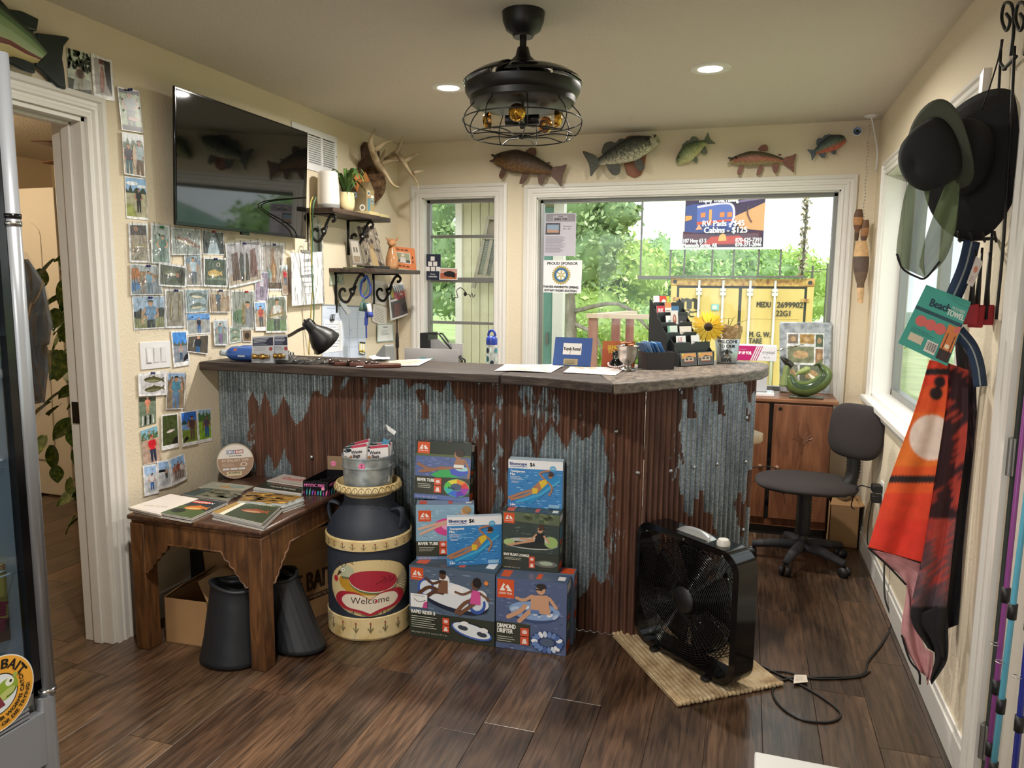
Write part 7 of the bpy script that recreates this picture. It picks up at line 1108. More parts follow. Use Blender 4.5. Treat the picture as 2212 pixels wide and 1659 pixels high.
def d_diam(p):
    water(p,0,1,['56648a','6878a0','48567c','7c8cb0'],90); p.rect(0,.08,.5,.38,DK); OT(p,.02,.72,.24,.26); p.ell(.55,.55,.36,.14,'3c4c78'); p.ell(.55,.58,.36,.13,'8ca8d4',26); [p.ell(.25 + .6 *rnd.random(),.5 + .12 *rnd.random(),.05,.025,rnd.choice(['e4ecf4','4464a0','b8cce8']),7,rnd.random()) for i in range(16)]; s = 'd0a080'; LIMB(p,[(.18,.46),(.35,.56),(.42,.64)],.06,s); LIMB(p,[(.34,.42),(.48,.56),(.55,.6)],.06,s); p.poly([(.5,.56),(.78,.55),(.74,.82),(.5,.8)],s); LIMB(p,[(.52,.79),(.4,.72),(.3,.74)],.045,s); LIMB(p,[(.76,.78),(.86,.66)],.045,s); p.ell(.64,.89,.065,.07,s); p.ell(.645,.935,.07,.04,'2c2420'); p.stroke([(.57,.89),(.66,.885)],.02,'1c1818'); p.rect(.5,.55,.62,.6,'5c7cb8')
    p.text('DIAMOND',.03,.30,.06,'f4f2ea',bold=2,wmax=.26); p.text('DRIFTER',.03,.23,.06,'f4f2ea',bold=2,wmax=.22); p.lines(.03,.10,.3,.19,3,'c8c8b8',.3); tags(p,.36,.09,.12,.24); p.ell(.74,.17,.24,.15,'2c3c6c',26); [p.ell(.74 + .18 *math.cos(a),.17 + .11 *math.sin(a),.05,.03,rnd.choice(['d0dcec','6c88c0','f0f4f8','4c68a4']),7,a) for a in [math.tau*k/18 for k in range(18)]]; p.ell(.74,.17,.10,.06,'50607c')
def floatbox(label,q,zs,dep,side,draw,top=None,lean=0,sidep=None,grp=None):
    A,B = on(*q[3],2,zs),on(*q[2],2,zs); f,n = vplane((A.x,A.y),(B.x,B.y)); h = (f(*q[0]).z + f(*q[1]).z)/2 - zs; H = V((0,0,h)) - n*lean; d = (B - A).normalized()
    F = [A + V((0,0,.001)),B + V((0,0,.001)),B + H,A + H]; t = thing('float_box',label,'box',(A + B)/2 - n*dep/2 ,group=grp); nn = (F[1] - F[0]).cross(F[3] - F[0]).normalized(); m = MB(); m.prism(F,-nn*dep,side); m.build('carton',paint('carton_print',.4),t,bev=.002)
    p = Print(*F,start=2); draw(p); p.build('printed_front',PRG,t)
    T = [F[3],F[2],F[2] - nn*dep,F[3] - nn*dep]; p = Print(*T,start=2); (top or (lambda p: (p.rect(.02,.1,.98,.9,side),p.rect(.05,.15,.18,.85,'d8562c'),p.rect(.55,.2,.62,.8,'d8562c'),p.rect(.85,.3,.95,.7,'f0f0f0'))))(p); p.build('printed_top',PRG,t)
    S = [F[1],F[1] - nn*dep,F[2] - nn*dep,F[2]]; p = Print(*S,start=2); (sidep or (lambda p: (p.rect(.1,.85,.9,.97,'eef0f0'),p.ell(.5,.66,.3,.12,'4c8cb0'),p.rect(.2,.45,.8,.52,'d8562c'),p.rect(.2,.3,.8,.4,'8c9c84'),p.rect(.1,.02,.9,.14,'d8562c'))))(p); p.build('printed_side',PRG,t); return zs + h
zb = lambda *p: [(x/3.19 + 860,y/3.19 + 920) for x,y in p]
bw = lambda p: p.bg('c8dcec')
z1_ = floatbox('large floor box picturing two people on a striped double float beside the milk can',[(879,1220),(1069,1240),(1068,1398),(885,1372)],0,.17,'46525c',d_rapid)
z2_ = floatbox('floor box picturing a man on a blue camouflage ring, front one of two',[(1070,1246),(1224,1262),(1222,1418),(1070.5,1398)],0,.095,'50607c',d_diam)
A_,B_ = on(1070,1398,2,0),on(1222,1418,2,0); d_ = (B_ - A_).normalized(); n_ = V((-d_.y,d_.x,0)); t = thing('float_box','box of the same blue ring standing behind the man on the camouflage ring','box',(A_ + B_)/2 + n_*.13); m = MB(); P0 = A_ + n_*.1 + d_*.012; P1 = B_ + n_*.1 + d_*.012; zz = z2_; m.prism([P0 + V((0,0,.001)),P1 + V((0,0,.001)),P1 + V((0,0,zz)),P0 + V((0,0,zz))],n_*.075,'5c6c88'); m.build('carton',MC['carton_print'],t,bev=.002); p = Print(P1,P1 + n_*.075,P1 + n_*.075 + V((0,0,zz)),P1 + V((0,0,zz)),start=2); p.rect(.1,.8,.9,.95,'d8562c'); p.ring(.5,.6,.3,.12,.4,'d8e0ec'); p.rect(.2,.35,.8,.45,'d8562c'); p.ring(.5,.2,.3,.12,.4,'8ca8d4'); p.build('printed_side',PRG,t); p = Print(P0 + V((0,0,zz)),P1 + V((0,0,zz)),P1 + n_*.075 + V((0,0,zz)),P0 + n_*.075 + V((0,0,zz)),start=2); p.poly([(.8,.1),(.98,.1),(.98,.9),(.8,.9)],'d8562c'); p.build('printed_top',PRG,t)
zp = floatbox('box picturing a woman on a pink river tube, standing on the double float box',zb((127,543),(525,545),(523,920),(125,923)),z1_,.07,'8498b0',d_pink)
zr = floatbox('box picturing a woman on a rainbow river tube, leaning at the top of its stack',zb((152,112),(518,134),(490,526),(110,496)),zp,.05,'343a38',d_rain,lean=.035)
ze = floatbox('box picturing a woman on a grey lounge float below a pool mat box',zb((722,592),(1117,613),(1105,1016),(718,978)),z2_,.085,'3c443c',d_easy)
floatbox('blue pool mat box at the top of the right hand stack',zb((757,232),(1132,248),(1130,580),(757,556)),ze,.055,'d8e4ec',d_blue,bw,0,bw,'blue pool mat boxes')
floatbox('blue pool mat box standing in front of the pink river tube box',zb((335,627),(718,622),(712,950),(338,966)),z1_ - .0,.028,'d8e4ec',d_blue,bw,0,bw,'blue pool mat boxes')
# ================================================================== box fan on its rug
rug = thing('rug','tan woven rag rug with a knotted fringe under the box fan','rug',(-.1,2.85,0)); RQ = [V(p) for p in ((-.475,2.962,.001),(-.168,2.505,.001),(.19,2.772,.001),(-.10,3.20,.001))]
RM = mottle(mat('tan_rag_weave',rough=.95),['94795a','b8a07c','cfbc9a'],14,4,(1,1,1)); bump(RM,120,.8,.006)
def rp(u,v,h=0): a,b,c,d = RQ; return a*(1 - u)*(1 - v) + b*u*(1 - v) + c*u*v + d*(1 - u)*v + V((0,0,h))
m = MB(); m.grid(lambda u,v: rp(u,v,.010 + .0025 *math.sin(v*150) + .002 *noise.noise(V((u*9,v*9,0)))),24,100); m.grid(lambda u,v: rp(1 - u,v,0),4,4); m.build('woven_field',RM,rug,True)
for e,n in ((1.0,26),(0.0,26)):
    for i in range(n): m = MB(); c = rp(e,(i + .5)/n,.009); m.sph(c,(.011,.009,.008 + .002 *(i % 3)),8); m.build('fringe_knot',RM,rug,True)
fan = thing('box_fan','black square box fan standing on the tan rug','fan',(-.17,2.86,.014)); A,B = V((-.388,2.943,.022)),V((.013,2.614,.022)); fd = (B - A).normalized(); fn_ = V((-fd.y,fd.x,0)); S = (B - A).length; FH = .505
def fp(u,v,d): return A + fd*S*u + V((0,0,FH*v)) + fn_*d
def rrect(i0,n=10,r=.16): return [(.5 + sx*(.5 - i0 - r) + r*math.cos(a),.5 + sz*(.5 - i0 - r) + r*math.sin(a)) for sx,sz,a0 in ((1,1,0),(-1,1,90),(-1,-1,180),(1,-1,270)) for a in [math.radians(a0 + 90 *k/n) for k in range(n + 1)]]
o,q = rrect(0,10,.15),rrect(.045,10,.12); N = len(o); m = MB(); L = [[fp(u,v,d) for u,v in s] for s,d in ((q,.012),(q,.0),(o,.004),(o,.106),(q,.11),(q,.098))]; [m.add(L[k] + L[k + 1],[(i,(i + 1) % N,N + (i + 1) % N,N + i) for i in range(N)]) for k in range(5)]; m.add(L[0] + L[5],[(i,N + i,N + (i + 1) % N,(i + 1) % N) for i in range(N)]); m.build('housing',BLKG,fan,40)
for d,nm in ((.006,'front_grille'),(.104,'rear_grille')):
    m = MB(); k = .45
    for r in [.09 + .018 *i for i in range(22)]:
        m.tube([fp(.5 + r*math.cos(a),.5 + r*math.sin(a),d) for a in [math.tau*j/56 for j in range(56)] if max(abs(r*math.cos(a)),abs(r*math.sin(a))) < .46],.0018,4,r < .46)
    for j in range(60): a = math.tau*j/60; e = min(.5,.458 /max(abs(math.cos(a)),abs(math.sin(a)))); m.tube([fp(.5 + r*math.cos(a + .5 *(r - .09)),.5 + r*math.sin(a + .5 *(r - .09)),d + .002) for r in [.08 + (e - .1)*t/6 for t in range(7)]],.0015,4)
    m.build(nm,BLKG,fan,True,kind='stuff'); m = MB(); m.lathe(fp(.5,.5,d + (.004 if d < .05 else .002)),[(.052,0),(.05,.006),(.0,.008)],32,ax=-fn_); m.build('hub_cap',BLKP,fan,True)
for i in range(5):
    a = math.tau*i/5 + .3; m = MB(); m.grid(lambda u,v: fp(.5,.5,0) + (fd*math.cos(a + (u - .5)*.95) + V((0,0,math.sin(a + (u - .5)*.95))))*(.045 + .165 *v) + fn_*(.04 + .03 *u),6,6); m.build('blade',BLKG,fan,True,solid=.002)
m = MB(); m.cyl(fp(.5,.5,.03),fp(.5,.5,.095),.045,n=24); m.build('motor',BLKP,fan,True); m = MB(); m.grid(lambda u,v: fp(.36 + .32 *u,1,.055 + .042 *(v - .5)) + V((0,0,.024 *math.sin(math.pi*u) ** .45 *math.sin(math.pi*v) ** .5)),24,10); m.build('carry_handle',mat('silver_plastic',(180,182,182),.25,.5),fan,True)
m = MB(); m.lathe(fp(.78,1,.05),[(.024,-.002),(.024,.012),(.018,.022),(0,.024)],24); m.build('speed_knob',mat('ivory_knob',(216,212,204),.35),fan,40)
for u in (.24,.76): m = MB(); m.obox(fp(u,0,.05) + V((0,0,-.0005)),(.03,.13,.014),Matrix.Rotation(math.atan2(fd.y,fd.x),3,'Z')); m.build('foot',BLKP,fan,bev=.004)
for u,v in ((.12,.93),(.5,.975),(.95,.3),(.86,.96)): m = MB(); m.lathe(fp(u,v,-.001),[(.004,0),(.003,.002),(0,.0025)],10,ax=-fn_); m.build('screw',SCR,fan)
cp = [(1632,1432),(1680,1456),(1715,1472),(1765,1500),(1806,1530),(1815,1548),(1790,1560),(1735,1555),(1690,1530),(1669,1498),(1680,1475),(1720,1464),(1780,1463),(1860,1458),(1900,1430),(1930,1390),(1948,1345)]; cr_ = thing('power_cord','black power cord with a paper tag looping over the floor from the fan','cord',(.3,2.8,0)); m = MB(); m.tube(spline([on(x,y,2,.004 if x < 1900 else .006) - V((0 if x < 1900 else .04,0,0)) for x,y in cp] + [V((.645,3.55,.1)),V((.655,3.7,.3))],8),.004,8); m.build('cable',BLKP,cr_,True)
m = MB(); m.tube(spline([on(x,y,2,.0045) for x,y in ((1650,1450),(1700,1452),(1760,1466),(1850,1463),(1880,1450))],8),.0035,6); m.build('cable',BLKP,cr_,True); Q = [on(x,y,2,.012) for x,y in ((1714,1476),(1745,1473),(1742,1458),(1716,1457))]; p = Print(*Q); p.mb.prism(Q,(0,0,-.001),'dcd0c0'); p.lines(.1,.2,.9,.8,4,'a8988c',.3); p.build('paper_tag',PR,cr_)
# ================================================================== ceiling fan
FX,FY = -.815,2.70; cf = thing('ceiling_fan','black ceiling fan light with a wire cage and gold-tipped bulbs','ceiling fan',(FX,FY,1.98)); c0 = V((FX,FY,0)); MBK = mat('matte_black_fan',(26,25,24),.38,.3)
def lat(nm,pr,m=MBK,n=48,o=c0,par=cf,ax=None,sm=40): b = MB(); b.lathe(o,pr,n,ax=ax); return b.build(nm,m,par,sm)
lat('canopy',[(.0,2.335),(.036,2.335),(.04,2.345),(.062,2.36),(.074,2.39),(.077,2.42)]); lat('downrod',[(.0125,2.27),(.0125,2.34)],n=20); lat('motor_dome',[(.208,2.165),(.1,2.19),(.1,2.222),(.088,2.235),(.05,2.25),(.028,2.27),(.02,2.30),(0,2.30)])
lat('housing_ring',[(0,2.098),(.180,2.098),(.190,2.105),(.192,2.125),(.199,2.13),(.208,2.145),(.210,2.165),(.19,2.168),(0,2.168)])
for k in range(4):
    m = MB(); m.grid(lambda u,v: c0 + V((math.cos(k*1.571 + u*1.5),math.sin(k*1.571 + u*1.5),0))*(.11 + .105 *v) + V((0,0,2.218 - .045 *v*v + .008 *u)),16,8); m.build('folded_blade',BLKG,cf,True,solid=.003)
for k in range(9):
    a = math.tau*k/9 + .2; d = V((math.cos(a),math.sin(a),0)); m = MB(); m.tube(spline([c0 + d*r + V((0,0,z)) for r,z in ((.178,2.10),(.205,2.07),(.216,2.04),(.205,2.005),(.185,1.992),(.12,2.0),(.05,1.992),(.012,1.99))],5),.0022,6); m.build('cage_wire',MBK,cf,True)
for r,z in ((.217,2.045),(.186,1.992)): m = MB(); m.tube([c0 + V((r*math.cos(a),r*math.sin(a),z)) for a in [math.tau*k/64 for k in range(64)]],.0024,6,True); m.build('cage_ring',MBK,cf,True)
lat('cage_finial',[(0,1.98),(.008,1.983),(.01,1.992),(.03,1.994),(.008,1.998),(0,2.0)],n=16); lat('lamp_stem',[(.008,2.02),(.012,2.04),(.012,2.06),(.006,2.065),(.006,2.1)],n=16); GB = glass('bulb_glass',(250,246,238),.06); GOLD = mat('gold_mirror',(206,160,70),.12,1)
for k in range(4):
    a = math.radians((188,278,8,62)[k]); d = V((math.cos(a),math.sin(a),0)); o = c0 + V((0,0,2.05)); b = lat('lamp_socket',[(.014,.01),(.018,.015),(.018,.062),(.0,.063)],n=20,o=o,ax=d); lat('bulb',[(.012,.062),(.013,.072),(.028,.1),(.031,.115),(.0305,.122)],GB,24,o,b,d,True); lat('gold_tip',[(.0308,.120),(.0285,.132),(.02,.142),(.0,.147)],GOLD,24,o,b,d,True)
# ================================================================== fish mounted over the windows
FM = paint('fish_skin',.5,.35,70)
def fish(name,label,nose,tail,bh,bend,cols,fins,fincol,dep=.035,jaw=0,lift=.02,plaque=None,spots=None):
    N,T = on(*nose,1,YB - lift),on(*tail,1,YB - lift); L = (T - N).length; d = (T - N)/L; up = V((d.z,0,-d.x)); up = up if up.z > 0 else -up; n = V((0,-1,0)); t = thing(name,label,'mounted fish',(N + T)/2)
    H = lambda s: bh*(.25 + .75 *min(1,s/.3) ** .6 if s < .3 else (1 - ((s - .3)/.55) ** 1.6 *.72 if s < .85 else .28)); mid = lambda s: bend*math.sin(math.pi*s)
    P = lambda s,h,o=0: N + d*L*s + up*(L*(h + mid(s))) + n*o
    m = MB(); S = lambda u: .86 *u
    def fn(a,u): s = S(u); k = H(s); e = 1 if 0 < u < 1 else .25; return P(s,k*math.sin(a*math.tau)*(e if u == 0 else 1),dep*(1 + math.cos(a*math.tau))*min(1,k/bh + .1)*(1 if u else .5))
    def cf_(a,u):
        h = math.sin(a*math.tau); x = (1 - h)/2 *(len(cols) - 1) + (spots or 0)*(noise.noise(V((u*34,h*7,1))) + .7 *noise.noise(V((u*80,h*22,4)))); x = max(0,min(len(cols) - 1.001,x)); i = int(x); return lerpc(C(cols[i]),C(cols[i + 1]),x - i)
    m.grid(fn,64,90,cols[0],True); vcol(m.build('body',FM,t,True),[cf_(i/64,j/90) for j in range(91) for i in range(64)])
    for nm,pts in fins: m = MB(); Q = spline([P(s,h,dep*.9) for s,h in pts],4,True); Q = Q[:-1] if (Q[0] - Q[-1]).length < 1e-6 else Q; w = sum(((Q[k] - Q[0]).cross(Q[k + 1] - Q[0]) for k in range(1,len(Q) - 1)),V((0,0,0))); Q = Q if w.dot(n) > 0 else Q[::-1]; m.prism(Q,-n*-.004 *-1,fincol); m.build(nm,FM,t,bev=.0015)
    m = MB(); m.sph(P(.10,H(.1)*.35,dep*1.75),L*.013 + .002,10); m.build('eye',BLKG,t,True)
    m = MB(); k = H(0)*.6
    for sg in ((1,-1) if jaw else ()): m.tube([P(.06,sg*k*.6,dep),P(-.015,sg*(k*.5 + jaw),dep),P(-.03,sg*(k*.4 + jaw),dep)],[L*.022,L*.014,L*.006],8,col=cols[0 if sg > 0 else -1])
    if jaw: m.build('jaw',FM,t,True)
    if name == 'bass_mount': m = MB(); m.lathe(P(.03,0,dep*1.1),[(L*.055,-.01),(L*.068,L*.03),(L*.075,L*.055),(L*.068,L*.056),(L*.045,L*.03),(0,L*.01)],24,ax=(d*-1 + up*.25 + n*.35),cols=None); m.c = [cols[-2]]*len(m.f); m.build('open_mouth',FM,t,True)
    if plaque: plaque(t)
    return t
TF = [('tail_fin',[(.83,-.05),(.83,.05),(.93,.10),(1.0,.14),(.985,0),(1.0,-.14),(.93,-.10)]),('dorsal_fin',[(.42,.13),(.46,.20),(.54,.21),(.56,.12)]),('adipose_fin',[(.72,.075),(.77,.10),(.77,.07)]),('pectoral_fin',[(.17,-.08),(.14,-.21),(.20,-.24),(.23,-.10)]),('pelvic_fin',[(.46,-.12),(.44,-.26),(.50,-.24),(.53,-.12)]),('anal_fin',[(.66,-.09),(.70,-.20),(.75,-.19),(.76,-.06)])]
fish('trout_mount','dark brown trout mounted over the gap between the two windows',(1068,344),(1221,381),.15,.035,['2a2019','33271d','402f20','543c25','684a2a','7c5c34','4c3824'],TF,'5c3824',.04,.03,spots=1.2)
fish('trout_mount','pink-sided rainbow trout mounted above the big window',(1576,349),(1717,354),.115,.055,['3c3828','4c4434','6c5a44','a46454','a86854','948058','a09470'],TF,'7c4c3c',.03,.04,spots=.6)
BF_ = [('tail_fin',[(.84,-.06),(.84,.06),(.93,.13),(1.0,.17),(.96,0),(1.0,-.16),(.92,-.12)]),('dorsal_fin',[(.30,.20),(.34,.27),(.40,.265),(.46,.28),(.54,.25),(.62,.29),(.70,.24),(.72,.12),(.5,.17)]),('anal_fin',[(.60,-.15),(.66,-.27),(.74,-.24),(.76,-.09)]),('pelvic_fin',[(.34,-.2),(.38,-.32),(.45,-.29),(.46,-.19)]),('pectoral_fin',[(.30,-.02),(.40,-.10),(.46,-.04),(.40,.03)])]
fish('sunfish_mount','pale green sunfish mounted head down above the big window',(1463,352),(1538,300),.21,.03,['48543c','5c6c4c','74845c','98a070','b4b480','c4c08c'],BF_,'5c6450',.03,.0,spots=.8)
fish('sunfish_mount','small red-breasted bluegill mounted at the right end of the wall',(1826,300),(1748,337),.22,.04,['2c3438','3c4a4c','4c6058','647868','b05c48','c86c54'],BF_,'54606c',.028,.0,spots=.6)
def plq(t): o = [(1348,300),(1356,293),(1384,292),(1393,300),(1396,330),(1392,362),(1384,378),(1370,384),(1356,378),(1346,350),(1340,318)]; m = MB(); m.prism([on(x,y,1,YB - .022) for x,y in o][::-1],(0,.021,0)); m.build('plaque',mottle(mat('red_brown_plaque',rough=.35),['6c4030','8c5840','9c664c'],5,4),t,bev=.006)
BS = [('tail_fin',[(.84,-.06),(.84,.06),(.93,.15),(1.02,.20),(.98,0),(1.0,-.17),(.92,-.12)]),('dorsal_fin',[(.40,.15),(.46,.20),(.54,.17),(.60,.21),(.70,.20),(.76,.08),(.6,.10)]),('anal_fin',[(.56,-.13),(.60,-.26),(.70,-.24),(.74,-.07)]),('pelvic_fin',[(.26,-.17),(.24,-.30),(.32,-.32),(.36,-.18)]),('pectoral_fin',[(.26,0),(.38,-.07),(.40,.02),(.33,.05)])]
fish('bass_mount','large striped bass with open mouth mounted on a red brown plaque',(1418,306),(1272,358),.165,-.01,['26292a','2e3332','3c423e','565a50','7c7c6c','b8b49c','d4d0bc'],BS,'4a4a42',.05,.05,.03,plq,2.2)
# ================================================================== corner: camera, chain with carved fish
t = thing('security_camera','small round white security camera high in the right back corner','camera',on(1852,283,1,YB)); c = on(1852,283,1,YB - .07); d = V((-.15,-1,-.1)).normalized(); 
for nm,pr,mm in (('body',[(0,-.07),(.02,-.07),(.026,-.03),(.026,.0),(.022,.004)],WHP),('lens_face',[(.021,.002),(.012,.001),(.0,.001)],mat('camera_face_blue',(40,70,110),.2)),('lens',[(.009,.002),(.0,.006)],BLKG)): lat(nm,pr,mm,24,c,t,d)
hk = on(1882,250,2,ZC); t = thing('ceiling_hook','white round ceiling plate with a hanging bead chain and cord in the corner','hook',hk); lat('plate',[(0,-.012),(.024,-.012),(.034,-.006),(.038,0)],WHP,28,hk,t); m = MB(); m.tube(spline([hk,hk + V((.02,0,-.08)),hk + V((.045,0,-.2)),hk + V((.05,.04,-.3))],5),.005,6); m.build('white_cable',WHP,t,True)
for i in range(34): m = MB(); m.sph(V((.602 + .003 *math.sin(i),4.74,2.36 - .0185 *i)),(.004,.004,.006),6); m.build('chain_bead',STEEL,t)
wf = thing('carved_fish_string','string of three carved wooden fish hanging on the chain in the corner','ornament',on(1860,650,1,4.72)); WD = paint('barked_carving',.6,.25,30)
for a,b,r,cs in (((1856,452),(1850,520),.026,('5c3c28','b07c4c','6c4830','4c3424')),((1871,475),(1862,545),.022,('6c4c34','9c6c44','5c4030','4c3424')),((1861,520),(1858,655),.042,('d0a878','5c4c44','6c5848','d8b488'))):
    A1,B1 = on(*a,1,4.72),on(*b,1,4.72); m = MB(); dz = B1 - A1; m.grid(lambda u,v: A1 + dz*v + V((math.cos(u*math.tau),math.sin(u*math.tau)*.5,0))*r*(.35 + .65 *math.sin(math.pi*min(1,v*1.25 + .1)) ** .8 if v < .72 else .35 + .5 *(1 - v)),14,16,None,True,lambda u,v: cs[min(3,int(v*4))]); m.build('carved_fish',WD,wf,True)
m = MB(); m.tube([V((.602,4.74,1.74)),on(1860,520,1,4.70)],.0015,5); m.build('string',WHP,wf)
# ================================================================== papers and cards on the windows
IY = YB + .072
o = sheet('store_flyer','lilac general store flyer taped high on the left of the big window',[(1178,460),(1245,460),(1243,553),(1173,553)],lambda p: (p.bg('c4c0cc'),p.rect(.03,.8,.97,.98,'8c8890'),p.rect(.26,.82,.72,.94,'a8a4ac'),p.text('Xmas',.5,.90,.035,'2c2c34','C',1),p.text('GENERAL STORE',.5,.83,.055,'3c3a44','C',2,0,.42),p.rect(.04,.5,.5,.77,'3c3a48'),p.rect(.08,.54,.46,.73,'8ca0b8'),p.rect(.08,.54,.46,.61,'b89078'),p.text('Store Hours',.6,.68,.03,'54505c',wmax=.3),p.text('8am - 6pm',.6,.62,.03,'54505c',wmax=.25),p.lines(.06,.08,.7,.46,14,'84808c',.35)),0,1,IY,-1,'flyer')
o = sheet('sponsor_sign','white proud sponsor sign with a gear emblem on the big window',[(1170,562),(1258,562),(1255,634),(1167,631)],lambda p: (p.text('PROUD SPONSOR',.52,.86,.085,'181818','C',2,0,.82),[p.poly([(.5 + (.155 *math.cos(a + q)*rr)*p.h/p.w*1.7,.55 + .155 *1.7 *math.sin(a + q)*rr) for q,rr in ((-.08,1),(.08,1),(.06,1.12),(-.06,1.12))],'a8943c') for a in [math.tau*k/24 for k in range(24)]],p.circ(.5,.55,.26,'b8a44c',32),p.circ(.5,.55,.225,'3c6894',32),p.circ(.5,.55,.15,'e8ecec',28),[p.stroke([(.5,.55),(.5 + .15 *math.cos(a)*p.h/p.w,.55 + .15 *math.sin(a))],.035,'b8a44c') for a in [math.tau*k/6 + .5 for k in range(6)]],p.circ(.5,.55,.05,'b8a44c'),p.circ(.5,.55,.025,'e8ecec'),p.text('THAYER-MAMMOTH SPRING',.5,.15,.065,'202020','C',1,0,.86),p.text('ROTARY RADIO AUCTION',.5,.04,.065,'202020','C',1,0,.78)),0,1,IY,-1,'sign',0,None,'eeeeF2'.lower())
sheet('holiday_card','navy holiday photo card tucked into the small window sash',[(918,549),(952,549),(952,605),(918,604)],lambda p: (p.bg('20283c'),[p.rect(u,v,u + .26,v + .17,'e4e0dc') or p.rect(u + .02,v + .015,u + .24,v + .155,'3c2c2c') for u,v in ((.36,.74),(.2,.54),(.52,.54),(.06,.34),(.38,.34),(.70,.34))],p.text('Merry',.5,.2,.06,'e8e8e8','C'),p.text('CHRISTMAS',.5,.1,.05,'e8e8e8','C',1,0,.8)),0,1,IY - .03,-1,'card'); sheet('dog_card','small photo card of a black dog before a striped flag on the window sash',[(950,578.5),(989,579.5),(988,605),(949,604)],lambda p: (p.rect(.04,.06,.96,.94,'b05c48'),[p.rect(.04,.58 + .1 *i,.96,.63 + .1 *i,'e0c8bc') for i in range(4)],p.ell(.55,.5,.32,.24,'1c1a1c'),p.ell(.78,.36,.1,.2,'1c1a1c'),p.rect(.04,.06,.96,.2,'b8784c')),0,1,IY - .034,-1,'card')
Q = pxq([(968,618),(1028,618),(1028,652),(968,652)],1,IY + .014); p = Print(*Q); p.stroke([(.02,.2),(.1,.2),(.14,.5),(.18,.05),(.24,.3),(.36,.25),(.3,.7),(.45,.9),(.6,.7),(.68,.45),(.75,.5),(.8,.3),(.86,.6),(.9,.25),(.98,.5)],.05,'181818',2); p.ell(.62,.5,.06,.14,'181818'); tag(p.build('window_decal',PR),'black line decal of a heartbeat on the lower small window pane','decal')
# ================================================================== cabinet with the bass figurine
PINE = mottle(mat('brown_pine',rough=.42),['5c3622','774a30','8c5c3e'],4,7,(6,6,.7),dist=1.2); PINT = mottle(mat('pine_top',rough=.4),['6c4630','86593c','9c6c4a'],4,6,(1,6,6)); kb = thing('pine_cabinet','brown pine two-door cabinet under the big window behind the counter','cabinet',(.19,4.7,0)); MB().box((-.13,4.55,.06),(.49,YB - .02,.80)).build('carcass',PINE,kb); MB().box((-.145,4.525,.80),(.515,YB - .016,.822)).build('top',PINT,kb,bev=.004); MB().box((-.12,4.57,0),(.48,YB - .04,.06)).build('plinth',BLKP,kb)
for a,b in ((-.125,.148),(.172,.485)):
    m = MB(); m.box((a,4.53,.11),(b,4.55,.79)); dr = m.build('door',PINE,kb,bev=.003); x = b - .035 if a < 0 else a + .035; m = MB(); m.lathe((x,4.53,.42),[(.008,0),(.008,.012),(.016,.02),(.016,.028),(0,.034)],20,ax=(0,-1,0)); m.build('knob',PINT,dr,True)
    if a > 0:
        lat('lock',[(.010,0),(.010,.003),(0,.0035)],BLKG,16,V((a + .035,4.529,.765)),dr,(0,-1,0)); m = MB(); c = V((.335,4.529,.58)); m.tube([c - V((0,0,.07)),c],.004,5); [m.tube([c + V((0,0,-.03 + .01 *k)),c + V((s*.03,0,.01 + .012 *k)),c + V((s*(.055 - .008 *k),0,.02 + .022 *k))],.0025,5) for s in (-1,1) for k in range(5)]; m.build('carved_tree',PINE,dr,kind='stuff')
MB().box((.150,4.548,.1),(.170,4.552,.8)).build('gap_shade',BLKG,kb); m = MB(); m.tube(spline([(.05,4.5,.30),(.06,4.49,.40),(.11,4.488,.425),(.2,4.49,.42),(.23,4.49,.35),(.25,4.5,.27)],6),.003,6); tag(m.build('loop_cable',BLKP,smooth=True),'thin black cable looped over the cabinet knobs','cable')  # black strip stands for the shade between the two doors
W8 = lambda x,y,Y: on(x/2.676 + 1580,y/2.676 + 660,1,Y)
ab = thing('acrylic_box','clear box of papers on the cabinet under the foil carton','box',(.1,4.66,.822)); f0 = on(1627,851,1,4.6); MB().box((-.06,4.6,.8225),(.172,4.76,.84)).build('paper_tray',WHP,ab,bev=.002); MB().box((-.04,4.61,.841),(.16,4.75,1.028)).build('clear_case',CLR,ab); MB().box((-.03,4.66,.842),(.13,4.74,1.0)).build('paper_block',mat('pale_papers',(206,204,206),.7),ab)
x0,x1,z0,z1 = -.062,.174,1.030,1.116; fb = thing('foil_carton','magenta and white pop up foil carton on the clear paper box','carton',(.06,4.68,z0)); MB().box((x0,4.6,z0),(x1,4.75,z1)).build('carton',mat('white_card',(226,224,228),.5),fb); p = Print((x0,4.6,z0),(x1,4.6,z0),(x1,4.6,z1),(x0,4.6,z1)); p.poly([(0,0),(.38,0),(.52,1),(0,1)],'b8206c'); [p.poly([(.41 + .05 *i,0),(.43 + .05 *i,0),(.57 + .05 *i,1),(.55 + .05 *i,1)],'b8206c') for i in range(3)]; p.text('FOOD SERVICE',.04,.72,.07,'e8a8c8',wmax=.33); p.text('POP UP FOIL',.03,.42,.2,'f8f0f4',bold=2,wmax=.38); p.text('crystal',.66,.5,.22,'6c6c74',wmax=.32); p.text('80 x 40',.7,.2,.09,'8c8c94'); p.build('printed_front',PR,fb); m = MB(); m.grid(lambda u,v: V((.17 + .17 *u,4.62 + .02 *v,1.09 + .05 *u + .012 *noise.noise(V((u*9,v*3,1))))),14,4); m.build('foil_strip',STEEL,fb,solid=.001)
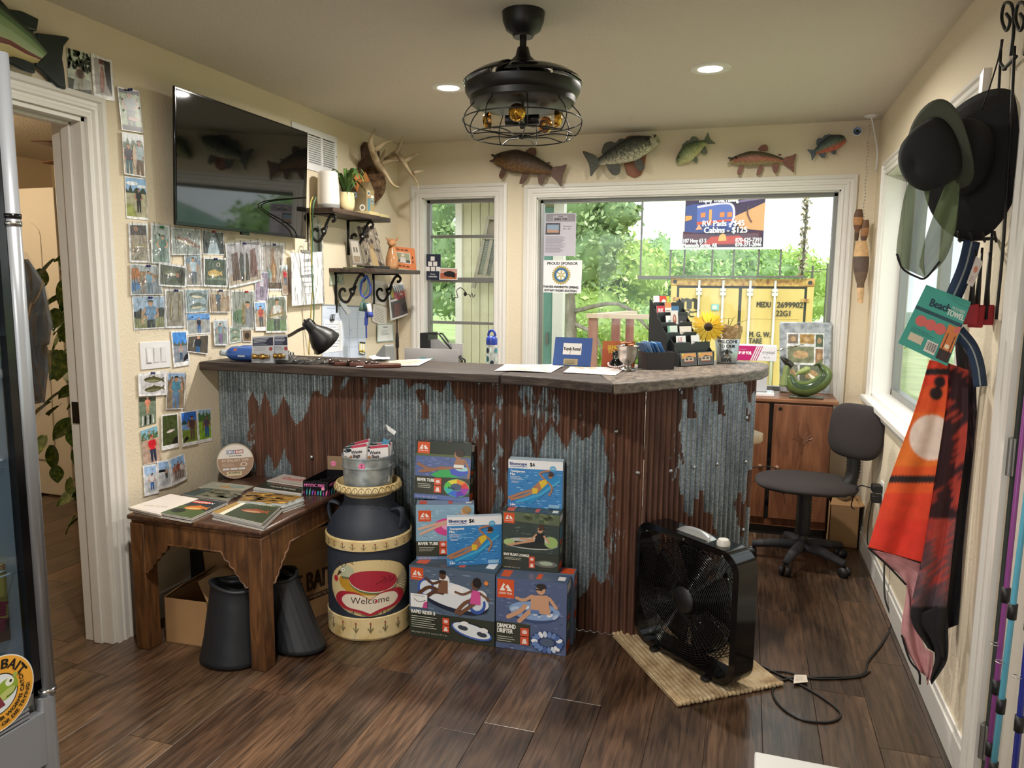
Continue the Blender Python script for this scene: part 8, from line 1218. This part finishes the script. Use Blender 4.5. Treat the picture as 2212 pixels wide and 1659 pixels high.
q = [W8(278,502,4.82),W8(570,500,4.82),W8(582,98,4.84),W8(278,95,4.84)]; q[0].z = q[1].z = .8225; pf = thing('collage_frame','silver collage photo frame leaning in the window behind the fish figurine','picture frame',(.33,4.82,.8225)); m = MB(); m.prism(q,(0,.02,0)); m.build('frame',mottle(mat('silver_embossed',rough=.25,metal=.8),['9ca4ac','c8d0d8','e4eaf0'],30,3),pf,bev=.005); p = Print(*q,start=2); p.rect(.14,.1,.86,.85,'e4e6e6')
for u0,v0,u1,v1,c in ((.17,.7,.36,.83,'84786c'),(.4,.7,.67,.83,'b08c4c'),(.7,.66,.84,.83,'5c6c58'),(.16,.43,.67,.66,'84886c'),(.7,.43,.84,.63,'a07c5c'),(.16,.14,.36,.4,'8c9080'),(.4,.14,.84,.4,'747c68')): p.rect(u0,v0,u1,v1,c); p.ell((u0 + u1)/2,(v0 + v1)/2,(u1 - u0)*.3,(v1 - v0)*.25,'c0a078')
p.build('photo_collage',PHOTO,pf)
dk = thing('bass_figurine','glazed green bass and duck figurine on the cabinet','figurine',(.34,4.62,.8225)); GG = paint('green_glaze',.15,.15,20)
def blob(nm,pts,rs,cols,fl=.7,n=16):
    P = spline([W8(x,y,4.62) for x,y in pts],6); k = len(P); m = MB(); R = [rs[min(len(rs) - 2,int(i/(k - 1)*(len(rs) - 1)))]*(1 - (i/(k - 1)*(len(rs) - 1)) % 1) + rs[min(len(rs) - 1,int(i/(k - 1)*(len(rs) - 1)) + 1)]*((i/(k - 1)*(len(rs) - 1)) % 1) for i in range(k)]; m.tube(P,R,n,flat=1); m.c = [cols[i % n*len(cols) // n] if len(cols) > 1 else cols[0] for i in range(len(m.f))]; return m.build(nm,GG,dk,True)
blob('bass_body',[(330,400),(360,465),(440,480),(520,440),(545,390),(500,330)],[.022,.042,.045,.044,.036,.006],['5c6c3c','74844c','a8ac7c','c8c49c','5c6c3c','3c4c34']); blob('duck_neck',[(305,465),(312,400),(325,350),(345,335)],[.03,.02,.017,.012],['84905c','6c7c4c']); blob('duck_head',[(352,352),(325,330),(300,310),(285,298)],[.018,.021,.012,.004],['26241c']); blob('fin',[(420,400),(440,370),(400,385),(370,400)],[.006,.02,.015,.004],['94a060']); blob('lower_jaw',[(440,390),(480,425),(530,420)],[.004,.014,.008],['d8ccb0']); blob('red_lip',[(455,415),(490,438),(535,432)],[.003,.006,.003],['a8302c']); MB().box((.255,4.58,.8225),(.44,4.66,.832)).build('base',mat('dark_glaze',(60,62,44),.2),dk,bev=.004)
# ================================================================== office chair, carton, plugs
ch = thing('office_chair','dark brown armless office chair by the cabinet','chair',(.33,4.18,0)); FB = bump(mat('dark_chair_fabric',(46,40,40),.95),400,.3,.002); CHX = V((.335,4.14,0)); m = MB(); m.grid(lambda u,v: CHX + V((.255 *math.cos(u*math.tau)*abs(math.cos(u*math.tau)) ** -.25 *math.sin(v*math.pi) ** .5,.225 *math.sin(u*math.tau)*abs(math.sin(u*math.tau) + 1e-6) ** -.25 *math.sin(v*math.pi) ** .5,.435 - .03 *math.cos(v*math.pi))),40,12,None,True); m.build('seat',FB,ch,True)
bc = on(1849,932,1,4.14); Rb = Matrix.Rotation(-.75,3,'Z') @ Matrix.Rotation(-.12,3,'X'); m = MB(); m.grid(lambda u,v: bc + Rb @ V((.158 *math.copysign(abs(math.cos(u*math.tau)) ** .6,math.cos(u*math.tau))*math.sin(v*math.pi) ** .5,-.032 *math.cos(v*math.pi),.142 *math.copysign(abs(math.sin(u*math.tau)) ** .6,math.sin(u*math.tau))*math.sin(v*math.pi) ** .5)),40,12,None,True); m.build('backrest',FB,ch,True)
def bellows(P,r,nm): P = spline(P,12); m = MB(); m.tube(P,[r*(1 + .18 *(i % 2)) for i in range(len(P))],16); m.build(nm,BLKP,ch,True)
bellows([bc + V((.0,.01,-.12)),bc + V((.0,.01,-.22)),bc + V((-.02,.0,-.28)),bc + V((-.07,.0,-.33))],.03,'back_stem'); bellows([CHX + V((0,0,.40)),CHX + V((0,0,.3)),CHX + V((0,0,.2)),CHX + V((0,0,.16))],.034,'gas_column'); m = MB(); m.cyl(CHX + V((0,0,.07)),CHX + V((0,0,.17)),.027,n=20); m.build('lower_column',BLKP,ch,True)
DUST = mottle(mat('dusty_black_plastic',rough=.7),['26262a','34343a','4a4a50'],14,5)
for k in range(5):
    a = math.tau*k/5 + 4.35; d = V((math.cos(a),math.sin(a),0)); m = MB(); m.tube([CHX + d*.02 + V((0,0,.095)),CHX + d*.14 + V((0,0,.09)),CHX + d*.25 + V((0,0,.07))],[.028,.024,.018],10); lg = m.build('leg',DUST,ch,True); w = CHX + d*.252; s = V((-d.y,d.x,0))
    for sg in (-1,1): m = MB(); m.cyl(w + s*sg*.008 + V((0,0,.0265)),w + s*sg*.024 + V((0,0,.0265)),.026,n=20); m.build('caster',BLKP,lg,True)
carton('cardboard_box','old cardboard box with a plastic bag on top, in the corner behind the chair',(.50,4.46,.001),(1,0,0),.155,.24,.24,[(1,.2),(0,2.9),(2,2.9)]); m = MB(); m.sph((.575,4.56,.29),(.06,.06,.05),16); [setattr(m.v[i],'xyz',m.v[i] + (m.v[i] - V((.575,4.56,.29)))*.4 *noise.noise(m.v[i]*25)) for i in range(len(m.v))]; tag(m.build('plastic_bag',glass('grey_plastic_bag',(170,172,176),.3,.15),smooth=True),'crumpled clear plastic bag on the cardboard box in the corner','bag')
ou = thing('wall_outlet','white wall outlet with two black adapters low on the right wall','outlet',(XR,4.3,.33)); c = on(1905,1065,0,XR - .003); MB().box((XR - .005,c.y - .035,c.z - .057),(XR,c.y + .035,c.z + .057)).build('plate',WHP,ou,bev=.002)
for dz in (.022,-.028): MB().box((XR - .05,c.y - .03,c.z + dz - .018),(XR - .0055,c.y + .03,c.z + dz + .018)).build('adapter',BLKP,ou,bev=.004)
for pts in ([c + V((-.05,0,.022)),c + V((-.10,.05,.01)),c + V((-.12,.1,-.1)),c + V((-.1,.13,-.13))],[c + V((-.04,0,-.03)),c + V((-.05,0,-.15)),c + V((-.045,.02,-.26)),c + V((-.03,.06,-.29))]): m = MB(); m.tube(spline(pts,8),.003,6); m.build('cable',BLKP,ou,True)
# ================================================================== hats, towels and utensils on the iron rack
def g(px,py,y=2.5): return on(px,py,1,y)
def w_(px,py,d=.02): return on(px,py,0,XR - d)
rk = thing('iron_rack','black wrought iron wall rack with scrolls and a row of hooks beside the entry door','rack',w_(2170,520)); RX = lambda pts,r=.004,nm='bar',d=.02: MB().tube(spline([w_(x,y,d) for x,y in pts],6),r,8).build(nm,IRON,rk,True)
RX([(2162,110),(2152,300),(2142,520),(2130,690)]); RX([(2192,100),(2182,300),(2168,520),(2152,690)]); RX([(2168,150),(2195,122)],.005,'cross_bar'); [RX([(x,120),(x + 6,60),(x + 2,12),(x - 14,8),(x - 20,40),(x - 10,66),(x - 2,45),(x - 10,30)],.0045,'scroll') for x in (2184,2214)]; RX([(2165,85),(2160,130),(2172,150)],.004,'scroll'); m = MB(); m.tube([g(2070,518),g(2160,515,2.52)],.005,8); m.build('hook_rail',IRON,rk,True)
for x in (2072,2098,2125,2150): m = MB(); m.tube(spline([g(x,516,2.505),g(x + 2,522,2.47),g(x,514,2.45),g(x - 2,500,2.44)],4),.0035,6); m.build('hook',IRON,rk,True)
RX([(2164,95),(2150,150),(2122,236)],.002,'hanging_cord',.1)
BH = bump(mat('black_hat_cloth',(24,25,27),.9),300,.4,.003); OLV = mat('olive_hat_lining',(66,70,58),.9)
def hat(label,name,c,ax,R,cr,chh,m1,sq,parts):
    t = thing(name,label,'hat',c); A = V(ax).normalized(); up = V((0,0,1)); s = A.cross(up).normalized(); w = s.cross(A)
    def S(prof,nm,mm): m = MB(); m.grid(lambda u,v: (lambda k: c + A*prof[k][1] + (s*math.cos(u*math.tau)*sq + w*math.sin(u*math.tau))*prof[k][0] + A*(.03 *math.cos(u*12.57)*(prof[k][0]/R) ** 3))(round(v*(len(prof) - 1))),48,len(prof) - 1,None,True); m.build(nm,mm,t,True,solid=.004)
    for nm,prof,mm in parts: S(prof,nm,mm)
    return t
bc_ = g(2100,345,2.46); hat('large black sun hat hanging on the iron rack beside the entry door','sun_hat',bc_,(-.55,-.75,.12),.21,.1,.1,BH,.62,[('brim',[(.10,.01),(.14,.0),(.18,-.02),(.215,-.035)],BH),('crown',[(.10,.01),(.098,.06),(.085,.10),(.05,.115),(0.001,.118)],BH)])
c2 = g(2030,325,2.33); ht = hat('olive lined hat with a mesh neck flap hanging in front of a black sun hat','flap_hat',c2,(-.62,-.55,-.45),.14,.09,.1,BH,.7,[('brim',[(.085,.0),(.10,-.004),(.115,-.010),(.126,-.016)],OLV),('crown',[(.088,.0),(.088,.05),(.078,.085),(.05,.1),(.001,.103)],BH)])
MESH = glass('green_mesh_fabric',(150,160,130),.1,.0); _n = MESH.node_tree; _mx = [n for n in _n.nodes if n.type == 'MIX_SHADER'][0]; _df = _n.nodes.new('ShaderNodeBsdfDiffuse'); _df.inputs[0].default_value = C((120,134,100)); _tr = [n for n in _n.nodes if n.type == 'BSDF_TRANSPARENT'][0]; _tr.inputs[0].default_value = (1,1,1,1); _n.links.new(_df.outputs[0],_mx.inputs[2]); _n.links.remove(_mx.inputs[0].links[0]); _mx.inputs[0].default_value = .62
def drape(nm,Lp,Rp,y,amp,m,par,nu=16,nv=30,colfn=None,ph=0,solid=.003,freq=9):
    Ls,Rs = spline([(a,b,0) for a,b in Lp],8),spline([(a,b,0) for a,b in Rp],8); pick = lambda P,v: P[min(len(P) - 1,int(v*(len(P) - 1)))].lerp(P[min(len(P) - 1,int(v*(len(P) - 1)) + 1)],v*(len(P) - 1) % 1)
    f = lambda u,v: pick(Ls,v).lerp(pick(Rs,v),u); b = MB(); b.grid(lambda u,v: g(f(u,v).x,f(u,v).y,y + amp*math.sin(u*freq + v*3 + ph)*(.3 + v)),nu,nv,None,False,(lambda u,v: 'ffffff') if colfn else None); ob = b.build(nm,m,par,True,solid=solid)
    if colfn: cx = lambda x,y: tuple(sum(q)/5 for q in zip(*[C(colfn(x + a,y + b)) for a,b in ((0,0),(0,2.5),(0,-2.5),(2.5,0),(-2.5,0))])); vcol(ob,[cx(*f(i/nu,j/nv)[:2]) for j in range(nv + 1) for i in range(nu + 1)])
    return ob
drape('mesh_flap',[(1972,375),(1952,430),(1937,540),(1945,575)],[(2010,400),(2000,480),(1996,560),(1998,600)],2.34,.012,MESH,ht); drape('mesh_flap',[(2070,340),(2030,430),(1995,530),(1986,575)],[(2072,420),(2062,500),(2040,560),(2000,600)],2.36,.012,MESH,ht,ph=2); m = MB(); m.tube(spline([g(x,y,2.335) for x,y in ((1937,548),(1950,580),(1980,598),(2000,600),(2030,565))],6),.003,6); m.build('flap_hem',BH,ht,True)
TWM = paint('beach_towel_print',.9,.12,30); tw = thing('beach_towel','orange sunset beach towel hanging folded beside the side window','towel',g(1990,1400))
def c_sun(x,y):
    if (x - 2012) ** 2 + ((y - 945)*.96) ** 2 < 47 ** 2: return 'ecd8cc'
    if abs(y - 1035) < 8 or abs(y - 803) < 7: return '2a2426'
    if x > 2022 - .0 *y and y < 880 and x > 2048: return '3a2028'
    if (x - 2022) ** 2 + (y - 850) ** 2 < 200 or (x - 2030) ** 2 + (y - 825) ** 2 < 160: return '2c2022'
    return ('e2452e','e4582c','e86c2c','ea7830','e8602e','e4482c','e23c2c')[max(0,min(6,int((y - 775)/58)))]
def c_side(x,y): n = noise.noise(V((x*.02,y*.012,0))) + .5 *noise.noise(V((x*.09 + y*.12,y*.03,3))); return ('3a2229' if n > -.15 else 'b84438') if y < 1120 else (('c04c44' if n > .12 else '7a5054' if n > -.2 else '5a4a50') if y < 1310 else '1e1d20')
drape('front_fold',[(2008,778),(1975,890),(1920,1040),(1876,1182)],[(2052,785),(2040,900),(2012,1080),(1990,1214)],2.5,.010,TWM,tw,90,170,c_sun); drape('side_fold',[(2050,785),(2038,900),(2012,1080),(1990,1214),(1968,1330),(2005,1400)],[(2092,800),(2088,950),(2064,1130),(2052,1240),(2040,1360),(2045,1425)],2.52,.014,TWM,tw,60,150,c_side,1)
PKL = lambda x,y: 'c88c90' if noise.noise(V((x*.25,y*.25,0))) < .1 else 'd8a4a6'
drape('pink_lining',[(1878,1184),(1920,1222),(1958,1262),(1948,1370),(1985,1450)],[(1990,1216),(1985,1250),(1972,1330),(1998,1400),(2004,1462)],2.54,.008,TWM,tw,16,40,PKL); drape('pink_lining',[(1998,1400),(2000,1440),(2002,1465)],[(2016,1410),(2014,1450),(2003,1480)],2.53,.004,TWM,tw,6,12,PKL); [MB().tube(spline([g(x,y,2.53) for x,y in q],6),.0035,6).build('black_hem',BH,tw,True) for q in (((1875,1183),(1930,1196),(1990,1215)),((1878,1186),(1920,1224),(1957,1263)),((1948,1372),(1965,1425),(1985,1452),(1987,1478)))]
t2 = thing('beach_towel','dark towel hanging behind the orange sunset towel, next to the door casing','towel',g(2100,1350)); drape('dark_fold',[(2062,720),(2072,900),(2064,1130),(2048,1240),(2036,1362)],[(2108,800),(2110,950),(2104,1150),(2090,1300),(2080,1345)],2.56,.012,TWM,t2,12,40,lambda x,y: '6a4a50' if noise.noise(V((x*.1 + y*.1,y*.03,3))) > .25 and y < 980 else '222024',2); drape('black_tail',[(1975,1330),(2010,1380),(2020,1420),(2010,1470)],[(2045,1300),(2048,1370),(2044,1430),(2012,1478)],2.515,.006,TWM,t2,8,20,lambda x,y: '1e1d20')
NV = mat('navy_strap',(38,56,84),.8); GS = mat('grey_stripe',(150,158,160),.8)
def strap(lab,pts,w,y,nm='strap'):
    P = spline([(a,b,0) for a,b in pts],8); t = thing(nm,lab,'strap',g(pts[-1][0],pts[-1][1],y)); n = len(P)
    for k,(s,o,mm) in enumerate(((1,0,NV),(.12,-.002,GS))):
        m = MB(); q = []
        for i,p in enumerate(P): d = (P[min(i + 1,n - 1)] - P[max(0,i - 1)]).normalized(); e = V((-d.y,d.x,0))*w*s/2; q += [g((p + e).x,(p + e).y,y + o),g((p - e).x,(p - e).y,y + o)]
        m.add(q,[(2 *i,2 *i + 1,2 *i + 3,2 *i + 2) for i in range(n - 1)]); m.build(('webbing','stripe')[k],mm,t,True,solid=.0015)
strap('navy strap with a grey stripe hanging from the hooks above the towel card',[(2100,520),(2085,580),(2058,645)],36,2.46); strap('navy strap with a grey stripe curving down beside the towel card',[(2070,715),(2098,750),(2112,790),(2118,835)],30,2.44)
Q = [g(x,y,2.42) for x,y in ((1940,741),(2046,791),(2098,652),(2001,615))]; p = Print(*Q); p.mb.prism(Q,p.n*-.002,'3c9488'); p.bg('46a598'); p.poly([(0,.60),(1,.60),(1,.655),(0,.655)],'28505c'); p.text('Beach',.24,.72,.12,'1c3c4c',bold=2,wmax=.42,rot=.05); p.text('MICROFIBER',.68,.80,.045,'d8e8e0',wmax=.28); p.text('TOWEL',.62,.70,.085,'d8e8e0',bold=2,wmax=.36); [p.circ(.22 + .2 *i,.46,.085,'d86c68') or p.circ(.22 + .2 *i,.46,.07,'c84c50') or p.circ(.22 + .2 *i,.46,.03,'f0c8c0') for i in range(3)]; p.lines(.1,.26,.6,.34,3,'2c6c68',.25); p.rect(.12,.12,.4,.24,'d8ccb4'); p.rect(.48,.06,.7,.24,'e8e4dc'); [p.rect(.5 + .022 *i,.09,.5 + .022 *i + .006 + .006 *(i % 2),.22,'202020') for i in range(9)]; p.poly([(.74,.04),(.98,.04),(.98,.58),(.74,.58)],'3c2c2c'); p.poly([(.74,.2),(.98,.2),(.98,.58),(.74,.58)],'d88048'); p.circ(.86,.26,.035,'f4e0c0'); [p.stroke([(u,.05),(u + .02,.45)],.012,'2c2020') or p.ell(u + .02,.46,.07,.05,'2c2020',8) for u in (.78,.92)]; p.poly([(.86,.5),(.99,.5),(.99,.6),(.92,.6)],'d87068'); tag(p.build('towel_card',PRG),'teal cardboard towel packaging card hanging over the orange towel','card')
Q = [g(x,y,2.43) for x,y in ((2088,612),(2101,620),(2124,566),(2109,553))]; p = Print(*Q); p.mb.prism(Q,p.n*-.0015,'e4dcd8'); p.ell(.5,.6,.25,.12,'e09070'); p.lines(.2,.1,.8,.35,3,'c09088',.3); tag(p.build('paper_tag',PR),'white paper price tag with an orange mark beside the red brushes','tag')
for i,(a,b,lab) in enumerate((((2108,540),(2096,678),'red-tipped black basting brush nearest the towel card'),((2122,535),(2108,685),'red-tipped black basting brush between two others'),((2137,545),(2130,680),'red-tipped black basting brush nearest the door'))):
    A1,B1 = g(*a,2.44 + .02 *i),g(*b,2.44 + .02 *i); t = thing('basting_brush',lab,'brush',B1,group='basting brushes on the rack'); m = MB(); m.tube([A1,A1.lerp(B1,.4),A1.lerp(B1,.85)],[.005,.008,.013],10,flat=.6); m.build('handle',BLKP,t,True); d = (B1 - A1).normalized(); m = MB(); m.bar(A1.lerp(B1,.84),B1 + d*.03,.038,.012,(0,1,0)); m.build('bristles',mat('red_silicone',(160,26,40),.4),t,bev=.003)
# ================================================================== rods by the entry door, white bench corner
for nm,a,b,col,lab,x in (('purple',(2192,1100),(2140,1600),(140,70,140),'purple fishing rod leaning by the entry door',.60),('teal',(2210,1130),(2153,1600),(92,170,196),'light blue fishing rod leaning by the entry door',.585),('blue',(2211,1470),(2196,1620),(38,50,140),'dark blue fishing rod nearest the frame edge by the entry door',.60)):
    A1,B1 = on(*a,0,x),on(*b,0,x); d = (A1 - B1).normalized(); lo = B1 - d*(B1.z/d.z) + d*.002; t = thing('fishing_rod',lab,'fishing rod',lo); hi = lo + d*(1.75 /d.z); m = MB(); m.tube([lo,lo.lerp(hi,.5),hi],[.0075,.006,.0035],12); m.build('blank',mat(nm + '_rod',col,.25),t,True)
    for k in (.2,.29,.42): m = MB(); q = lo.lerp(hi,k); m.cyl(q,q + d*.035,.0095,n=12); m.build('wrap',BLKP,t,True)
    m = MB(); q = lo.lerp(hi,.36); m.tube([q + V((-.012 + .009 *math.cos(s),.009 *math.sin(s),0)) for s in [math.tau*k/14 for k in range(14)]],.0012,5,True); m.build('line_guide',STEEL,t,True)
P0,P1 = on(1630,1622,2,.45),on(1830,1660,2,.45); wb_ = thing('white_bench','white painted bench corner at the bottom edge of the picture','bench',(.2,1.4,0)); d = (P1 - P0).normalized(); n = V((d.y,-d.x,0)); n = n if n.y < 0 else -n; W9 = mat('white_bench_paint',(206,206,204),.4); q = [P0,P0 + n*.35,P0 + n*.35 + d*.4,P0 + d*.4]; m = MB(); m.prism(q if (q[1] - q[0]).cross(q[2] - q[0]).z > 0 else q[::-1],(0,0,-.03)); m.build('top',W9,wb_,bev=.004)
for a,b in ((.03,.03),(.03,.32),(.37,.03),(.37,.32)): c = P0 + d*a + n*b; MB().box((c.x - .018,c.y - .018,0),(c.x + .018,c.y + .018,.42)).build('leg',W9,wb_)
# ================================================================== glass-door cooler at the left edge
fr = thing('glass_cooler','silver glass-door cooler with an orange bait sticker at the left edge','cooler',(-2.13,1.2,0)); SIL = mat('silver_paint',(158,162,168),.32,.5); BX0,BX1,BY0,BY1 = -2.36,-1.915,.88,1.575; WI = mat('cooler_interior',(200,206,212),.5)
for a,b in (((BX0,BY0,.05),(BX0 + .02,BY1,2.06)),((BX0,BY0,.05),(BX1 - .03,BY0 + .03,2.06)),((BX0,BY1 - .03,.05),(BX1 - .03,BY1,2.06)),((BX0,BY0,2.02),(BX1 - .03,BY1,2.06)),((BX0,BY0,.22),(BX1 - .03,BY1,.26))): MB().box(a,b).build('cabinet_panel',WI,fr)
m = MB(); [m.box(a,b) for a,b in (((BX1 - .03,BY0,.27),(BX1,BY0 + .07,2.04)),((BX1 - .03,BY1 - .05,.27),(BX1 - .002,BY1 - .015,2.04)),((BX1 - .03,BY0,.27),(BX1 - .002,BY1 - .02,.30)),((BX1 - .03,BY0,1.96),(BX1 - .002,BY1 - .02,2.04)))]; m.build('door_frame',BLKG,fr); MB().box((BX1 - .02,BY0 + .06,.295),(BX1 - .014,BY1 - .045,1.97)).build('glass_pane',glass('cooler_glass',(214,222,228),.08),fr)
m = MB(); m.tube([(BX1 - .008,BY1 - .004,.24),(BX1 - .008,BY1 - .004,2.05)],.022,20); m.build('edge_bar',SIL,fr,True)
for z,mm in ((1.62,BLKG),(1.60,STEEL),(.25,STEEL)): m = MB(); m.cyl((BX1 - .008,BY1 - .004,z),(BX1 - .008,BY1 - .004,z + .012),.0245,n=20); m.build('collar',mm,fr,True)
m = MB(); m.box((BX1 - .03,BY0,.04),(BX1 + .006,BY1 - .03,.2)); m.tube([(BX1 - .012,BY1 - .01,.0),(BX1 - .012,BY1 - .01,.24)],.026,16); m.build('kick_panel',SIL,fr,40); [MB().box((BX1 - .01,BY0 + .05,.205 + .012 *k),(BX1,BY1 - .07,.211 + .012 *k)).build('grille_slat',SIL,fr) for k in range(3)]
for z in (.62,.95,1.3,1.65): m = MB(); [m.tube([(BX0 + .03 + .035 *k,BY0 + .03,z),(BX0 + .03 + .035 *k,BY1 - .03,z)],.003,5) for k in range(11)]; m.build('wire_shelf',WHP,fr,kind='stuff')
Q = [on(x,y,0,BX1 - .10) for x,y in ((-40,1400),(22,1382),(12,1218),(-40,1235))]; nb = thing('snack_box','yellow and brown wafer snack box inside the cooler','box',(Q[0] + Q[1])/2); m = MB(); m.prism(Q,(-.1,0,0),'d8c060'); m.build('carton',PR,nb); p = Print(*Q); p.poly([(.5,0),(1,0),(1,.3),(.6,.2)],'4c2c20'); p.rect(.3,.9,1,1,'b84c2c'); p.text('BIG',.98,.92,.06,'f0e0a0','R',1); p.text('Nutty Buddy',.80,.14,.2,'a02848',bold=2,rot=1.45,wmax=1.1); p.build('printed_face',PR,nb)
sc0 = on(-4,1501,0,BX1 - .0); hw = .107; Q = [sc0 + V((.001,y,z)) for y,z in ((-hw,-hw),(hw,-hw),(hw,hw),(-hw,hw))]; p = Print(*Q); p.circ(.5,.5,.5,'e8e4d8',48); p.circ(.5,.5,.485,'e8a83c',48); p.circ(.5,.5,.27,'2c2820',36); p.circ(.5,.5,.255,'dfe6ea',36); p.ell(.6,.52,.18,.13,'8ca838',20,.3); p.ell(.6,.46,.14,.05,'b8c474',16,.3); p.ell(.66,.6,.06,.055,'e8ecd8'); p.circ(.675,.605,.02,'1c1c18',8); p.ell(.74,.66,.03,.035,'a0b450',10); p.poly([(.42,.3),(.58,.32),(.5,.5),(.4,.45)],'7c3440'); p.stroke([(.6,.42),(.7,.44),(.74,.5)],.012,'4c5c20',3); p.text('LIVE BAIT',.5,.5,.12,'1c1a16',bold=2,arc=(.33,math.radians(142))); p.text('OUR WORMS CATCH',.5,.5,.052,'2c2418',bold=2,sx=1.2,arc=(-.355,math.radians(250))); p.text('FISH OR DIE TRYING!',.5,.5,.052,'2c2418',bold=2,sx=1.2,arc=(-.435,math.radians(246))); p.build('bait_sticker',PR,fr)
# ================================================================== the far room: door leaf, freezer, trailing plant
dl_ = thing('room_door','white panelled door standing open in the far room','door',(-4.66,3.82,0)); m = MB(); m.box((-5.02,3.80,.01),(-4.28,3.84,2.05)); m.build('leaf',TRIM,dl_,bev=.003); m = MB(); m.prism([(-4.92,3.80,1.05)] + [(-4.41,3.80,1.05)] + [(-4.665 + .255 *math.cos(a),3.80,1.75 + .12 *math.sin(a)) for a in [math.pi*k/10 for k in range(11)]],(0,-.008,0)); m.box((-4.92,3.79,.25),(-4.41,3.80,.92)); m.build('raised_panel',TRIM,dl_,bev=.006); m = MB(); m.lathe((-4.345,3.80,.98),[(.028,0),(.026,.008),(.010,.012),(.010,.03),(.027,.045),(.025,.06),(0,.066)],20,ax=(0,-1,0)); m.build('knob',BLKG,dl_,True)
fz_ = thing('chest_freezer','white freezer standing behind the far door','freezer',(-3.9,4.4,0)); MB().box((-4.5,4.12,.03),(-3.3,4.7,1.25)).build('body',WHP,fz_,bev=.02); m = MB(); m.tube([(-4.2,4.115,.5),(-4.2,4.115,1.1),(-3.6,4.115,1.1),(-3.6,4.115,.5)],.008,6,True); m.build('door_seam',mat('grey_seam',(120,124,130),.5),fz_,True); MB().box((-4.45,4.16,0),(-3.35,4.66,.03)).build('base',BLKP,fz_)
wc = thing('wood_cabinet','dark wooden mirror cabinet on the wall of the far room','cabinet',(-4.0,4.86,1.25)); MB().box((-4.75,4.80,1.3),(-4.0,YB - .005,2.0)).build('frame',PINE,wc,bev=.01); MB().box((-4.68,4.795,1.36),(-4.07,4.80,1.93)).build('dark_glass',SCRN,wc)
pt = thing('trailing_pothos','large trailing green pothos plant hanging in the doorway','plant',(-3.05,2.95,.3)); LG = mottle(mat('pothos_leaf',rough=.4),['2c4a22','4a6c2a','94a44c'],5,3); r = random.Random(12); lat('hanging_pot',[(0,1.62),(.09,1.62),(.12,1.80),(.11,1.80),(0,1.78)],CREAM,28,V((-2.98,3.0,0)),pt); [MB().tube([V((-2.98 + .11 *math.cos(a),3.0 + .11 *math.sin(a),1.79)),V((-2.98,3.0,ZC))],.003,5).build('hanger_cord',MC['vine_green'] if 'vine_green' in MC else mat('vine_green',(70,84,44),.6),pt) for a in (0,2.1,4.2)]
for s in range(3): m = MB(); m.tube(spline([V((-2.98 - .05 *s,2.98,1.78)),V((-3.12 - .04 *s,2.92,1.5)),V((-3.15 - .03 *s,2.92,.9)),V((-3.16,2.92,.3 + .2 *s))],6),.004,6); m.build('vine',mat('vine_green',(70,84,44),.6),pt,True)
m0 = MB(); m0.grid(lambda u,v: V(((u - .5)*1.0 *math.sin(math.pi*min(1,v*.96 + .06)) ** .75 *(1 - .25 *v),.12 *abs(u - .5) - .15 *(v - .4) ** 2,v - .02)),6,8); lf_ = m0.build('leaf',LG,pt,True,local=True); lf_.scale = (.001,)*3
for i in range(84):
    z = .28 + 1.36 *(i/84); o = lf_.copy() if i else lf_; 
    if i: COL.objects.link(o); o.parent = pt
    k = (.105 + .05 *r.random())*(1 if z > .55 else .85); o.scale = (k*.85,k,k); o.location = V((-3.16 + r.gauss(0,.085 if z > .6 else .045),2.90 + r.gauss(0,.05),z)) - pt.location; o.rotation_euler = (math.radians(150) + r.gauss(0,.4),r.gauss(0,.3),r.gauss(-.3,.9))
f2 = thing('ceiling_fan','dark caged ceiling fan in the far room, seen through the doorway','ceiling fan',(-3.6,3.6,2.0)); o2_ = V((-3.72,3.6,0)); lat('housing',[(0,2.10),(.19,2.10),(.2,2.16),(.21,2.18),(.1,2.2),(.03,2.25),(.012,2.3),(.012,2.42)],MBK,36,o2_,f2); [MB().tube(spline([o2_ + V((r_*math.cos(a),r_*math.sin(a),z)) for r_,z in ((.18,2.10),(.21,2.04),(.19,1.99),(.02,1.985))],5),.003,5).build('cage_wire',MBK,f2,True) for a in [math.tau*k/9 for k in range(9)]]; m = MB(); m.tube([o2_ + V((.205 *math.cos(a),.205 *math.sin(a),2.03)) for a in [math.tau*k/40 for k in range(40)]],.003,5,True); m.build('cage_ring',MBK,f2,True)
for k in range(3): a = 2.9 + k*2.1; m = MB(); m.bar(o2_ + V((.1 *math.cos(a),.1 *math.sin(a),2.19)),o2_ + V((.5 *math.cos(a),.5 *math.sin(a),2.18)),.11,.006,(0,0,1)); m.build('blade',PINE,f2,bev=.002)
bs = thing('bagged_shirts','black shirts in clear plastic bags hanging beside the cooler','clothing',on(80,860,1,1.80)); B2 = lambda x,y,d=0: on(x,y,1,1.80 + d); GR = mottle(mat('black_printed_shirt',rough=.8),['141416','202226','4a4438'],9,4)
for nm,mm,q,d in (('shirt',GR,[(30,560),(55,560),(88,610),(106,700),(100,745),(30,750)],0),('shirt',GR,[(30,750),(95,740),(98,800),(90,870),(40,880)],.02),('plastic_bag',FILM,[(25,540),(58,545),(100,620),(115,710),(108,830),(95,900),(30,900)],-.012)): P = [B2(x,y,d) for x,y in q][::-1]; MB().prism(P,(0,.012 if mm is GR else .001,0)).build(nm,mm,bs,bev=.002 if mm is GR else 0)
